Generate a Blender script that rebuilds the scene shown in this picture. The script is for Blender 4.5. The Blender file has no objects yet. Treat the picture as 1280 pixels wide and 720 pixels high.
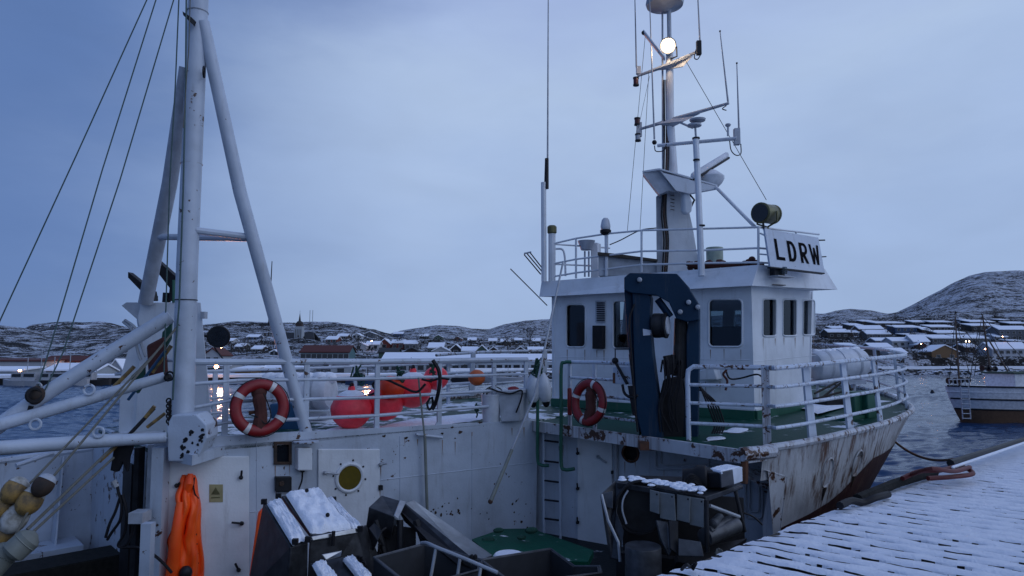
import bpy, bmesh, math, random
from math import sin, cos, pi, radians, atan, sqrt
from mathutils import Vector as V, Matrix
from mathutils.geometry import tessellate_polygon
from mathutils import noise as mn
random.seed(7)
S = bpy.context.scene
COL = S.collection

# ---------------------------------------------------------------- camera
FOC = 850.0
PW = atan(92/850)            # camera pitch in the world
PF = atan(65/850)            # camera pitch in the boat's own (slightly listing) frame
EYE = V((0, 0, 4.0))
cam_d = bpy.data.cameras.new('camera'); cam = bpy.data.objects.new('camera', cam_d); COL.objects.link(cam)
cam_d.sensor_width = 36; cam_d.lens = 36*FOC/1280
cam_d.clip_start = 0.1; cam_d.clip_end = 8000
cam.location = EYE; cam.rotation_euler = (pi/2 + PW, 0, 0)
S.camera = cam

# ---------------------------------------------------------------- sky and light (dusk, overcast)
w = bpy.data.worlds.new('World'); S.world = w; w.use_nodes = True
nt = w.node_tree; nt.nodes.clear()
def wn(t, **k):
    n = nt.nodes.new(t)
    for a, b in k.items(): setattr(n, a, b)
    return n
SUN_EL, SUN_AZ = radians(34), radians(112)     # azimuth clockwise from +Y
sky = wn('ShaderNodeTexSky'); sky.sky_type = 'NISHITA'; sky.sun_disc = False
sky.sun_elevation = SUN_EL; sky.sun_rotation = SUN_AZ
tc = wn('ShaderNodeTexCoord'); sep = wn('ShaderNodeSeparateXYZ'); nt.links.new(tc.outputs['Generated'], sep.inputs[0])
# cloud sheet: pale near the horizon, deep blue overhead, broken softly by noise
mp = wn('ShaderNodeMapping'); mp.inputs['Scale'].default_value = (1.0, 1.0, 2.6); mp.inputs['Rotation'].default_value = (0.1, 0.35, 0.3)
nt.links.new(tc.outputs['Generated'], mp.inputs[0])
nz = wn('ShaderNodeTexNoise'); nz.inputs['Scale'].default_value = 2.0; nz.inputs['Detail'].default_value = 6; nz.inputs['Roughness'].default_value = .55
nt.links.new(mp.outputs[0], nz.inputs['Vector'])
def wm(op, a, b):
    n = wn('ShaderNodeMath', operation=op)
    for s_, v_ in zip(n.inputs, (a, b)):
        if isinstance(v_, (int, float)): s_.default_value = v_
        else: nt.links.new(v_, s_)
    return n.outputs[0]
nc = wm('SUBTRACT', nz.outputs['Fac'], .5)
rp = wn('ShaderNodeValToRGB'); nt.links.new(wm('ADD', sep.outputs['Z'], wm('MULTIPLY', nc, .38)), rp.inputs[0])
e = rp.color_ramp.elements
e[0].position = 0.0; e[0].color = (.335, .460, .72, 1)
e[1].position = 0.95; e[1].color = (.265, .375, .73, 1)
x = e.new(.20); x.color = (.365, .495, .765, 1)
x = e.new(.36); x.color = (.445, .575, .82, 1)
x = e.new(.62); x.color = (.35, .455, .78, 1)
mr = wn('ShaderNodeMapRange'); mr.interpolation_type = 'SMOOTHSTEP'; mr.inputs[1].default_value = .16; mr.inputs[2].default_value = .66
nt.links.new(wm('ADD', wm('ADD', wm('MULTIPLY', sep.outputs['X'], -1.0), wm('MULTIPLY', wm('MAXIMUM', wm('SUBTRACT', sep.outputs['Z'], .24), 0.0), .7)), wm('MULTIPLY', nc, .40)), mr.inputs[0])
mc = wn('ShaderNodeMix', data_type='RGBA'); nt.links.new(mr.outputs[0], mc.inputs[0]); nt.links.new(rp.outputs[0], mc.inputs[6]); mc.inputs[7].default_value = (.115, .205, .455, 1)
bw = wn('ShaderNodeBackground'); bw.inputs[1].default_value = 1.03; nz2 = wn('ShaderNodeTexNoise'); nz2.inputs['Scale'].default_value = 5.5; nz2.inputs['Detail'].default_value = 6; nz2.inputs['Distortion'].default_value = .4
nt.links.new(mp.outputs[0], nz2.inputs['Vector'])
vm = wn('ShaderNodeVectorMath', operation='SCALE'); nt.links.new(mc.outputs[2], vm.inputs[0]); nt.links.new(wm('ADD', wm('MULTIPLY', nz2.outputs['Fac'], .18), .89), vm.inputs['Scale'])
nt.links.new(vm.outputs[0], bw.inputs[0])
bs = wn('ShaderNodeBackground'); bs.inputs[1].default_value = 0.05; nt.links.new(sky.outputs[0], bs.inputs[0])
mx = wn('ShaderNodeMixShader'); mx.inputs[0].default_value = 0.90
nt.links.new(bs.outputs[0], mx.inputs[1]); nt.links.new(bw.outputs[0], mx.inputs[2])
wo = wn('ShaderNodeOutputWorld'); nt.links.new(mx.outputs[0], wo.inputs[0])
sd = bpy.data.lights.new('sun', 'SUN'); so = bpy.data.objects.new('sun', sd); COL.objects.link(so)
sd.energy = 0.50; sd.angle = radians(60); sd.color = (.80, .86, 1)
so.rotation_euler = V((-sin(SUN_AZ)*cos(SUN_EL), -cos(SUN_AZ)*cos(SUN_EL), -sin(SUN_EL))).to_track_quat('-Z', 'Y').to_euler()
so.location = (0, -5, 30)
S.view_settings.view_transform = 'Standard'; S.view_settings.look = 'None'
S.view_settings.exposure = 0; S.view_settings.gamma = 1
S.render.engine = 'CYCLES'
S.cycles.max_bounces = 6; S.cycles.caustics_reflective = False; S.cycles.caustics_refractive = False
S.cycles.sample_clamp_indirect = 4

# ---------------------------------------------------------------- frames and unprojection
SHIP = Matrix.Translation(EYE) @ Matrix.Rotation(PW-PF, 4, 'X')
def ray(px, py, p=PF):
    c, s = cos(p), sin(p); x = (px-640)/FOC; y = (360-py)/FOC
    return V((x, c - y*s, s + y*c))
def at(px, py, Y):  r = ray(px, py); return r*(Y/r.y)              # boat frame, at depth Y
def atz(px, py, Z): r = ray(px, py); return r*(Z/r.z)
def onp(px, py, pl): r = ray(px, py); return r*(pl[0].dot(pl[1])/r.dot(pl[1]))
def W(px, py, Y):   r = ray(px, py, PW); return EYE + r*(Y/r.y)    # world
def Wz(px, py, z):  r = ray(px, py, PW); return EYE + r*((z-4)/r.z)
def UV(u, v, z=0): return V((.731*u - .682*v, .682*u + .731*v, z))
def vplane(a, b):
    a = V((a[0], a[1], 0)); b = V((b[0], b[1], 0)); d = (b-a).normalized()
    n = V((d.y, -d.x, 0))
    if n.dot(a) > 0: n = -n                     # facing the camera
    return (a, n, d)
UP = V((0, 0, 1))

# ---------------------------------------------------------------- mesh builder
def spline(pts, k=6):
    pts = [V(p) for p in pts]; out = []
    P = [pts[0]*2-pts[1]] + pts + [pts[-1]*2-pts[-2]]
    for i in range(1, len(P)-2):
        a, b, c, d = P[i-1:i+3]
        for j in range(k):
            t = j/k
            out.append(.5*((2*b) + (c-a)*t + (2*a-5*b+4*c-d)*t*t + (3*b-a-3*c+d)*t*t*t))
    out.append(pts[-1]); return out
def frame(d):
    d = d.normalized(); a = V((0, 0, 1)) if abs(d.z) < .9 else V((1, 0, 0))
    x = d.cross(a).normalized(); return x, x.cross(d).normalized()
class MB:
    def __init__(s): s.v = []; s.f = []
    def add(s, vs, fs):
        o = len(s.v); s.v += [V(p) for p in vs]; s.f += [tuple(i+o for i in f) for f in fs]; return s
    def par(s, o, a, b, c):      # parallelepiped from a corner and three edge vectors
        o = V(o); a = V(a); b = V(b); c = V(c)
        vs = [o, o+a, o+a+b, o+b, o+c, o+a+c, o+a+b+c, o+b+c]
        fs = [(0,3,2,1),(4,5,6,7),(0,1,5,4),(1,2,6,5),(2,3,7,6),(3,0,4,7)]
        if a.cross(b).dot(c) < 0: fs = [f[::-1] for f in fs]
        return s.add(vs, fs)
    def box(s, c, sx, sy, sz, d=None, up=UP):   # centre, sizes along d, across, up
        d = V(d or (1,0,0)).normalized(); y = up.cross(d).normalized()
        c = V(c); return s.par(c - d*sx/2 - y*sy/2 - up*sz/2, d*sx, y*sy, up*sz)
    def prism(s, poly, e):
        poly = [V(p) for p in poly]; e = V(e); n = len(poly)
        nn = V((0,0,0))
        for i in range(n): nn += poly[i].cross(poly[(i+1) % n])
        if nn.dot(e) > 0: poly = poly[::-1]
        vs = poly + [p+e for p in poly]
        fs = [tuple(range(n)), tuple(range(2*n-1, n-1, -1))] + [(i, n+i, n+(i+1) % n, (i+1) % n) for i in range(n)]
        fs = fs[:2] + [f[::-1] if False else f for f in fs[2:]]
        return s.add(vs, fs)
    def tube(s, pts, r, n=8, cap=True):
        pts = [V(p) for p in pts]; m = len(pts); rs = r if isinstance(r, (list, tuple)) else [r]*m
        x, y = frame(pts[1]-pts[0]); o = []
        for i, p in enumerate(pts):
            t = (pts[min(i+1, m-1)] - pts[max(i-1, 0)]).normalized()
            x = (x - t*x.dot(t)).normalized(); y = t.cross(x)
            o += [p + (x*cos(2*pi*k/n) + y*sin(2*pi*k/n))*rs[i] for k in range(n)]
        fs = [(i*n+k, i*n+(k+1) % n, (i+1)*n+(k+1) % n, (i+1)*n+k) for i in range(m-1) for k in range(n)]
        if cap: fs += [tuple(range(n-1, -1, -1)), tuple((m-1)*n+k for k in range(n))]
        return s.add(o, fs)
    def bar(s, a, b, r, n=8, r2=None): return s.tube([a, b], [r, r if r2 is None else r2], n)
    def lathe(s, prof, o, ax=UP, n=16, sx=1.0):
        o = V(o); ax = V(ax).normalized(); x, y = frame(ax); vs = []
        for r, h in prof: vs += [o + ax*h + (x*cos(2*pi*k/n)*sx + y*sin(2*pi*k/n))*max(r, 1e-4) for k in range(n)]
        m = len(prof)
        fs = [(i*n+k, i*n+(k+1) % n, (i+1)*n+(k+1) % n, (i+1)*n+k) for i in range(m-1) for k in range(n)]
        fs += [tuple(range(n-1, -1, -1)), tuple((m-1)*n+k for k in range(n))]
        return s.add(vs, fs)
    def ball(s, c, r, ax=UP, n=16, k=9, e=1.0):     # e: stretch along ax
        return s.lathe([(r*sin(pi*i/k), -r*e*cos(pi*i/k)) for i in range(k+1)], c, ax, n)
    def torus(s, c, nrm, R, r, a0=0, a1=2*pi, n=36, k=12, sq=1.0):
        x, y = frame(V(nrm)); nrm = V(nrm).normalized(); c = V(c); vs = []
        full = abs(a1-a0-2*pi) < 1e-6; cnt = n if full else n+1
        for i in range(cnt):
            a = a0 + (a1-a0)*i/n; d = x*cos(a) + y*sin(a)
            vs += [c + d*(R + r*cos(2*pi*j/k)) + nrm*(r*sq*sin(2*pi*j/k)) for j in range(k)]
        fs = [(i*k+j, ((i+1) % cnt)*k+j, ((i+1) % cnt)*k+(j+1) % k, i*k+(j+1) % k) for i in range(n) for j in range(k)]
        return s.add(vs, fs)
    def panel(s, pl, outer, holes, th):     # pl=(pt,normal,dir): wall sheet with holes, given as lists of points on the plane
        o, n, d = pl
        rings = [outer] + holes
        rings = [[V(p) for p in r] for r in rings]
        tris = tessellate_polygon([[V((p.dot(d), p.z, 0)) for p in r] for r in rings])
        flat = [p for r in rings for p in r]; N = len(flat)
        vs = flat + [p - n*th for p in flat]; fs = []
        for t in tris:
            a, b, c = [flat[i] for i in t]
            if (b-a).cross(c-a).dot(n) < 0: t = t[::-1]
            fs += [tuple(t), tuple(i+N for i in t[::-1])]
        k = 0
        for r in rings:
            L = len(r)
            for i in range(L): a, b = k+i, k+(i+1) % L; fs.append((a, a+N, b+N, b))
            k += L
        return s.add(vs, fs)
    def build(s, name, m, parent=None, base=None, fr='S', smooth=35, bevel=0, fix=True):
        if parent is not None: base = parent['_b']; off = V(base)
        else: off = V(base) if base is not None else V((0,0,0))
        me = bpy.data.meshes.new(name)
        me.from_pydata([tuple(p-off) for p in s.v], [], s.f)
        if fix:
            bm = bmesh.new(); bm.from_mesh(me); bmesh.ops.recalc_face_normals(bm, faces=bm.faces); bm.to_mesh(me); bm.free()
        me.materials.append(m)
        if smooth: me.shade_smooth(); me.set_sharp_from_angle(angle=radians(smooth))
        o = bpy.data.objects.new(name, me); COL.objects.link(o)
        if bevel:
            b = o.modifiers.new('bevel', 'BEVEL'); b.width = bevel; b.segments = 2; b.limit_method = 'ANGLE'; b.angle_limit = radians(40)
        if parent is not None: o.parent = parent; o['_b'] = list(off)
        else:
            o.matrix_world = (SHIP @ Matrix.Translation(off)) if fr == 'S' else Matrix.Translation(off)
            o['_b'] = list(off)
        return o
def tag(o, label=None, cat=None, group=None, kind=None):
    for k, v_ in (('label', label), ('category', cat), ('group', group), ('kind', kind)):
        if v_: o[k] = v_
    return o
def thing(name, base, label, cat, group=None, fr='S'):
    o = bpy.data.objects.new(name, None); COL.objects.link(o); o.empty_display_size = .2
    b = V(base); o.matrix_world = (SHIP @ Matrix.Translation(b)) if fr == 'S' else Matrix.Translation(b)
    o['_b'] = list(b); return tag(o, label, cat, group)
def share(src, name, parent, loc, rot=None, scale=None):   # another object with the same mesh, placed in the parent's own frame
    o = bpy.data.objects.new(name, src); COL.objects.link(o); o.parent = parent; o.location = loc
    if rot is not None: o.rotation_euler = rot
    if scale is not None: o.scale = scale
    return o

# ---------------------------------------------------------------- materials
class NT:
    def __init__(s, name):
        s.m = bpy.data.materials.new(name); s.m.use_nodes = True; s.t = s.m.node_tree
        s.b = s.t.nodes['Principled BSDF']; s.c = s.t.nodes.new('ShaderNodeTexCoord')
    def n(s, t, **k):
        x = s.t.nodes.new(t)
        for a, b in k.items(): setattr(x, a, b)
        return x
    def put(s, sock, v):
        if hasattr(v, 'is_linked') or isinstance(v, bpy.types.NodeSocket): s.t.links.new(v, sock)
        elif isinstance(v, (tuple, list)) and len(v) == 3 and sock.type == 'RGBA': sock.default_value = (*v, 1)
        else: sock.default_value = v
    def co(s, sc=(1,1,1), rot=(0,0,0), world=False):
        m = s.n('ShaderNodeMapping'); m.inputs['Scale'].default_value = sc; m.inputs['Rotation'].default_value = rot
        if world: g = s.n('ShaderNodeNewGeometry'); s.t.links.new(g.outputs['Position'], m.inputs[0])
        else: s.t.links.new(s.c.outputs['Object'], m.inputs[0])
        return m.outputs[0]
    def noise(s, scale, detail=4, rough=.55, co=None, dist=0):
        x = s.n('ShaderNodeTexNoise'); x.inputs['Scale'].default_value = scale; x.inputs['Detail'].default_value = detail
        x.inputs['Roughness'].default_value = rough; x.inputs['Distortion'].default_value = dist
        s.t.links.new(co if co is not None else s.co(), x.inputs['Vector']); return x.outputs['Fac']
    def step(s, v, a, b):
        x = s.n('ShaderNodeMapRange'); x.inputs[1].default_value = a; x.inputs[2].default_value = b; s.put(x.inputs[0], v)
        x.interpolation_type = 'SMOOTHSTEP'; return x.outputs[0]
    def math(s, op, a, b=0.0):
        x = s.n('ShaderNodeMath', operation=op); s.put(x.inputs[0], a); s.put(x.inputs[1], b); x.use_clamp = False; return x.outputs[0]
    def mix(s, f, a, b):
        x = s.n('ShaderNodeMix', data_type='RGBA'); s.put(x.inputs[0], f); s.put(x.inputs[6], a); s.put(x.inputs[7], b); return x.outputs[2]
    def bump(s, h, st=.3, d=.02):
        x = s.n('ShaderNodeBump'); x.inputs['Strength'].default_value = st; x.inputs['Distance'].default_value = d
        s.put(x.inputs['Height'], h); s.t.links.new(x.outputs[0], s.b.inputs['Normal'])
    def sep(s):
        x = s.n('ShaderNodeSeparateXYZ'); s.t.links.new(s.c.outputs['Object'], x.inputs[0]); return x.outputs
    def done(s, col=None, rough=.6, metal=0, spec=None):
        if col is not None: s.put(s.b.inputs['Base Color'], col)
        s.put(s.b.inputs['Roughness'], rough); s.put(s.b.inputs['Metallic'], metal)
        if spec is not None: s.put(s.b.inputs['Specular IOR Level'], spec)
        return s.m
RUST = (.10, .036, .014); DARKR = (.018, .012, .010)
def paint(name, base, chips=.5, streak=.0, rough=.42, dirt=.35, chipc=DARKR, cs=12.0):
    t = NT(name)
    d = t.noise(1.3, 5, .6); col = t.mix(t.step(d, .35, .75), base, tuple(c*(1-dirt*.45) for c in base))
    g = t.noise(2.2, 6, .7, t.co((3, 3, .35))); col = t.mix(t.math('MULTIPLY', t.step(g, .52, .8), dirt*.8), col, (.14, .12, .10))
    h = t.noise(30, 3)
    if streak:
        s1 = t.noise(1.8, 7, .70, t.co((6, 6, .17))); s2 = t.noise(.8, 3, .5)
        f = t.math('MULTIPLY', t.step(s1, .60-.12*streak, .76-.1*streak), t.step(s2, .30, .55))
        col = t.mix(f, col, t.mix(t.noise(4, 3), (.15, .075, .045), (.05, .028, .02)))
    if chips:
        c1 = t.noise(cs, 8, .62, dist=.3); c2 = t.noise(.9, 3, .5)
        th = t.math('ADD', c1, t.math('MULTIPLY', c2, .35))
        lo = .985 - .15*chips
        f0 = t.step(th, lo-.035, lo); f1 = t.step(th, lo, lo+.012)
        col = t.mix(f0, col, tuple(.6*a + .4*b for a, b in zip(base, RUST))) if streak else col
        col = t.mix(f1, col, t.mix(t.noise(14, 4), chipc, RUST))
        h = t.math('SUBTRACT', h, t.math('MULTIPLY', f1, 2.0))
    h = t.math('ADD', h, t.math('MULTIPLY', t.noise(1.7, 2, .5), 9.0))      # gently buckled plating
    t.bump(h, .22, .012)
    return t.done(col, rough)
def plain(name, c, rough=.6, metal=0, var=.25, sc=6.0, bump=.1, c2=None, spec=None):
    t = NT(name); f = t.noise(sc, 5, .6)
    col = t.mix(t.step(f, .3, .7), c, c2 or tuple(x*(1-var) for x in c)); t.bump(t.noise(sc*5, 4), bump, .01)
    return t.done(col, rough, metal, spec)
M = {}
M['white'] = paint('white_ship_paint', (.46, .525, .62), .9, 0, .42, .6)
M['whitec'] = paint('white_chipped_paint', (.46, .525, .62), 1.45, 0, .45, .4, cs=6)
M['whiter'] = paint('white_rusty_rail_paint', (.54, .61, .71), 1.35, .8, .45, .5, cs=16)
M['house'] = paint('wheelhouse_paint', (.66, .70, .75), .3, 0, .40, .45)
M['hull'] = paint('rusty_hull_paint', (.50, .52, .55), .7, 1.3, .5, .9)
M['boot'] = paint('dark_red_boot_topping', (.040, .009, .010), .9, .9, .6, .8)
M['edge'] = paint('rusted_deck_edge_paint', (.52, .55, .60), 1.6, 1.0, .5, .6, cs=6)
M['green'] = paint('green_deck_paint', (.012, .10, .062), .5, 0, .5, .5)
M['blue'] = paint('blue_crane_paint', (.003, .024, .056), .45, 0, .5, .4); M['blue'].node_tree.nodes['Principled BSDF'].inputs['Specular IOR Level'].default_value = .15
M['red'] = plain('red_buoy_plastic', (1.0, .060, .085), .42, var=.2, sc=7, bump=.06, c2=(.80, .04, .06))
M['orange'] = plain('orange_buoy_plastic', (.85, .055, .010), .42, var=.2, sc=3, bump=.05)
M['dull'] = plain('dull_orange_plastic', (.50, .10, .02), .5)
M['ring'] = plain('lifebuoy_red', (.25, .008, .012), .5, c2=(.17, .008, .010))
M['tape'] = plain('reflective_tape', (.62, .62, .62), .3)
M['coat'] = plain('orange_raincoat', (1.0, .115, .006), .5, var=.3, sc=4, bump=.3, c2=(1.0, .075, .004))
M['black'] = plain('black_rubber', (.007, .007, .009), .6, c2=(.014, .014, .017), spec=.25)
M['drip'] = plain('rust_drip_stain', (.20, .12, .08), .8, c2=(.28, .20, .15))
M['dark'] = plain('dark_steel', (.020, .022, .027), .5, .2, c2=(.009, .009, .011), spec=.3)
M['iron'] = plain('brown_corroded_iron', (.06, .032, .02), .8, c2=(.02, .016, .014))
M['rust'] = plain('rust', (.15, .06, .03), .85, c2=(.05, .028, .02))
M['steel'] = plain('stainless_steel', (.42, .44, .47), .28, .9, c2=(.28, .29, .31))
M['dsteel'] = plain('stained_stainless', (.050, .053, .060), .42, .5, c2=(.012, .013, .016))
M['galv'] = plain('galvanised_steel', (.38, .41, .45), .5, .3, c2=(.28, .30, .33))
M['grey'] = plain('grey_paint', (.42, .46, .52), .5)
M['wire'] = plain('green_wire_rope', (.05, .10, .10), .6)
M['rope'] = plain('green_rope', (.015, .07, .05), .9, sc=60, bump=.5)
M['ropew'] = plain('grey_rope', (.16, .16, .14), .9, sc=60, bump=.5)
M['canvas'] = plain('brown_canvas', (.085, .025, .02), .9, sc=9, bump=.6)
M['yellow'] = plain('stained_yellow_float', (.34, .21, .06), .6, c2=(.10, .07, .035), sc=12)
M['fwhite'] = plain('stained_white_float', (.50, .51, .50), .55, c2=(.16, .15, .12), sc=9)
M['raft'] = plain('liferaft_fibreglass', (.60, .64, .70), .4, c2=(.48, .52, .57))
M['drum'] = plain('pale_green_plastic', (.42, .50, .42), .5)
M['brass'] = plain('dull_olive_brass', (.16, .15, .07), .4, .5, c2=(.09, .085, .04))
M['amber'] = plain('yellow_port_glass', (.13, .095, .012), .12, c2=(.09, .07, .015))
M['sticker'] = plain('faded_yellow_sticker', (.30, .27, .14), .6)
M['bluep'] = plain('blue_plastic', (.012, .07, .16), .5)
M['plate'] = plain('scuffed_steel_plate', (.085, .092, .105), .45, .3, c2=(.035, .038, .045))
M['pipe'] = plain('grey_green_pipe', (.20, .22, .20), .6)
M['wood'] = plain('weathered_wood', (.055, .048, .040), .85, sc=12, bump=.4)
M['oldwood'] = plain('dark_wet_timber', (.020, .019, .017), .8, sc=14, bump=.5, c2=(.009, .010, .009), spec=.2)
M['brick'] = plain('maroon_paint', (.07, .02, .022), .7)
M['letter'] = plain('black_letter_paint', (.004, .004, .006), .8, spec=.05)
def snowm(name, scale=1.0, dirt=0.0):
    t = NT(name); f = t.noise(5, 5, .6)
    col = t.mix(f, (.88, .91, .97), (.80, .84, .92))
    if dirt: col = t.mix(t.step(t.noise(9, 5, .6), .62-dirt*.15, .72), col, (.20, .20, .20))
    h = t.math('ADD', t.noise(26*scale, 6, .7), t.math('MULTIPLY', t.noise(5*scale, 3), 1.5)); t.bump(h, .55, .05)
    t.b.inputs['Subsurface Weight'].default_value = 0
    return t.done(col, .75, spec=.25)
M['snow'] = snowm('snow'); M['snowd'] = snowm('thin_snow', 1, .6)
def snowdeck(name, base, amt, sc=3.0):      # paint with a thin broken skin of lying snow
    t = NT(name)
    a = t.noise(sc, 7, .68); b = t.noise(sc*.35, 3)
    f = t.step(t.math('ADD', t.math('MULTIPLY', a, .7), t.math('MULTIPLY', b, .5)), .72-.25*amt, .78-.22*amt)
    c = t.mix(t.noise(8, 4), base, tuple(x*.5 for x in base))
    t.bump(t.math('ADD', t.noise(20, 5), f), .3, .02)
    return t.done(t.mix(f, c, (.72, .76, .82)), t.math('ADD', t.math('MULTIPLY', f, .3), .5), spec=.15)
M['deck'] = snowdeck('green_deck_with_snow', (.004, .065, .042), .16)
M['deck2'] = snowdeck('green_deck_heavier_snow', (.010, .06, .045), .55)
M['hatchg'] = snowdeck('bare_green_deck', (.004, .10, .058), .0, 6)
M['floor'] = snowdeck('dark_working_deck', (.015, .018, .02), .02)
def glassm():
    t = NT('window_glass'); t.t.nodes.remove(t.b)
    g = t.n('ShaderNodeBsdfGlossy'); g.inputs['Roughness'].default_value = .03; g.inputs['Color'].default_value = (.5, .56, .62, 1)
    tr = t.n('ShaderNodeBsdfTransparent'); tr.inputs['Color'].default_value = (.55, .62, .66, 1)
    fr = t.n('ShaderNodeFresnel'); fr.inputs['IOR'].default_value = 1.5
    mx_ = t.n('ShaderNodeMixShader'); t.t.links.new(fr.outputs[0], mx_.inputs[0]); t.t.links.new(tr.outputs[0], mx_.inputs[1]); t.t.links.new(g.outputs[0], mx_.inputs[2])
    t.t.links.new(mx_.outputs[0], t.t.nodes['Material Output'].inputs[0]); return t.m
M['glass'] = glassm()
M['dglass'] = plain('dark_window_glass', (.012, .016, .022), .08)
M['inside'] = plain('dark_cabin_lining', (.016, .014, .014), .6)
def emit(name, c, st):
    t = NT(name); t.b.inputs['Emission Color'].default_value = (*c, 1); t.b.inputs['Emission Strength'].default_value = st
    return t.done(c, .5)
M['lamp'] = emit('lit_floodlight', (1, .70, .40), 16)
M['lampr'] = emit('reflector_glow', (1, .62, .34), 2.2)  # ring emits weakly, imitating lamp light falling off towards the rim
M['street'] = emit('lit_street_lamp', (1, .42, .20), 60)
M['porch'] = emit('lit_porch_lamp', (1, .80, .62), 12)
M['redl'] = plain('red_lamp_glass', (.09, .006, .008), .2)

# ================================================================ WATER
def waterm():
    t = NT('harbour_water')
    t.b.inputs['IOR'].default_value = 1.33
    t.bump(t.noise(3.0, 4, .6, t.co((.6, 1.2, 1), world=True)), .5, .05)
    return t.done((.006, .040, .110), .12, spec=.30)
M['water'] = waterm()
ys = [8.5]
while ys[-1] < 270: ys.append(ys[-1] + max(.10, .0052*ys[-1]))
NX = 640
def wz(X, Y):
    h = .16*mn.noise(V((X*.12, Y*.45, 0))) + .26*mn.noise(V((X*.5+3, Y*1.5, 2))) + .18*mn.noise(V((X*1.3, Y*3.0, 5))) + .07*mn.noise(V((X*3.0, Y*5.5, 9)))
    return h*.62*(.55 + .6*(mn.noise(V((X*.02, Y*.03, 11)))+.5))
wm_ = MB()
for Y in ys:
    for i in range(NX):
        X = ((-340+1980*i/(NX-1))-640)/FOC*Y; wm_.v.append(V((X, Y, wz(X, Y))))
wm_.f = [(j*NX+i, j*NX+i+1, (j+1)*NX+i+1, (j+1)*NX+i) for j in range(len(ys)-1) for i in range(NX-1)]
L0_ = 8.5; L1_ = ys[-1]
xa, xb = (-340-640)/FOC, (1640-640)/FOC; o_ = len(wm_.v)
wm_.v += [V((-4000, -60, -.12)), V((4000, -60, -.12)), V((4000, 6000, -.12)), V((-4000, 6000, -.12))]; wm_.f += [(o_, o_+1, o_+2, o_+3)]
tag(wm_.build('water', M['water'], fr='W', base=(0, 0, 0), smooth=180, fix=False), kind='structure')

# ================================================================ TERRAIN
def lerp_tab(tab, x):
    if x <= tab[0][0]: return tab[0][1]
    for (a, p), (b, q) in zip(tab, tab[1:]):
        if x <= b: f = (x-a)/(b-a); return p + (q-p)*f
    return tab[-1][1]
shore = [(-400,118),(0,121),(170,125),(300,128),(470,135),(690,150),(900,190),(1030,205),(1300,215),(1700,220)]
basey = [(-400,450),(0,448),(250,448),(330,445),(470,446),(600,440),(700,440),(900,446),(1030,444),(1300,446),(1700,448)]
based = [(-400,230),(0,220),(300,220),(500,215),(690,215),(1030,240),(1300,240),(1700,240)]
ridgey = [(-400,410),(0,407),(30,409),(60,415),(120,412),(160,409),(260,406),(330,405),(395,403),(425,405),(450,411),(480,420),(520,423),(690,426),(900,412),(1030,402),(1120,399),(1180,392),(1280,386),(1700,380)]
ridged = [(-400,560),(0,540),(260,600),(400,620),(480,560),(690,470),(1030,430),(1280,470),(1700,500)]
def pz(py, d): return 4 + d*(452-py)/FOC          # height that shows at row py from distance d (axis distance)
def rowtab(px):
    s = lerp_tab(shore, px); b = lerp_tab(based, px); r = lerp_tab(ridged, px)
    zb = pz(lerp_tab(basey, px), b); zr = pz(lerp_tab(ridgey, px), r)
    return [(s-3, -1.5), (s, .2), (s+3.5, 1.4), (s+25, 1.8), (b, zb), (b+(r-b)*.5, zb+(zr-zb)*.46), (r, zr), (r+120, zr-10), (r+500, zr-40)]
def ground(px, d, amp=1.0):
    t = rowtab(px); z = lerp_tab(t, d); X = (px-640)/FOC*d
    k = min(1, max(0, (d-t[3][0])/120))
    return z + amp*k*(mn.noise(V((X/45, d/45, 0)))*3.2 + mn.noise(V((X/15, d/15, 3)))*1.3)
def rockm(name, s=1.0, snow=.5, far=0.0, hz=(.10, .15, .24), zz=2.6):
    t = NT(name)
    co = t.co((1, 1, zz), world=True)
    a = t.noise(.035*s, 9, .66, co, .3); b = t.noise(.16*s, 7, .72, co, .2); c = t.noise(.9*s, 4, .65, co)
    v = t.math('ADD', t.math('ADD', t.math('MULTIPLY', a, .7), t.math('MULTIPLY', b, .9)), t.math('MULTIPLY', c, .65))
    f = t.step(v, 1.17-.10*snow, 1.215-.09*snow)
    rock = t.mix(t.noise(.3*s, 4, .6, co), (.014, .016, .018), (.045, .042, .040))
    snowc = t.mix(t.noise(.05*s, 3, .5, co), (.78, .83, .92), (.55, .60, .70))
    col = t.mix(f, rock, snowc)
    if far: col = t.mix(far, col, hz)
    t.bump(v, .9, 4.0)
    return t.done(col, .85, spec=.2)
M['slope'] = rockm('snow_streaked_rock', 1.3, .45)
M['hill'] = rockm('snow_dusted_hill', 2.0, .75, zz=1.1)
def grid_mesh(name, cols, rows, fn, m, kind='structure'):
    vs = [fn(i, j) for j in range(rows) for i in range(cols)]
    fs = [(j*cols+i, j*cols+i+1, (j+1)*cols+i+1, (j+1)*cols+i) for j in range(rows-1) for i in range(cols-1)]
    b = MB(); b.v = vs; b.f = fs
    return tag(b.build(name, m, fr='W', base=(0, 0, 0), smooth=180, fix=False), kind=kind)
NR = 150
def tf(i, j):
    px = -420 + i*2130/520; t = rowtab(px)
    if j < 6: d = t[min(j, 3)][0] if j < 4 else t[3][0] + (t[4][0]-t[3][0])*(j-3)/6
    else: d = t[3][0] + (t[4][0]-t[3][0])*.5 + (t[-1][0]-t[3][0]-(t[4][0]-t[3][0])*.5)*((j-6)/(NR-7))**1.3
    z = ground(px, d) if j > 3 else t[j][1]
    return V(((px-640)/FOC*d, d, z))
grid_mesh('hillside', 521, NR, tf, M['slope'])
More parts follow.
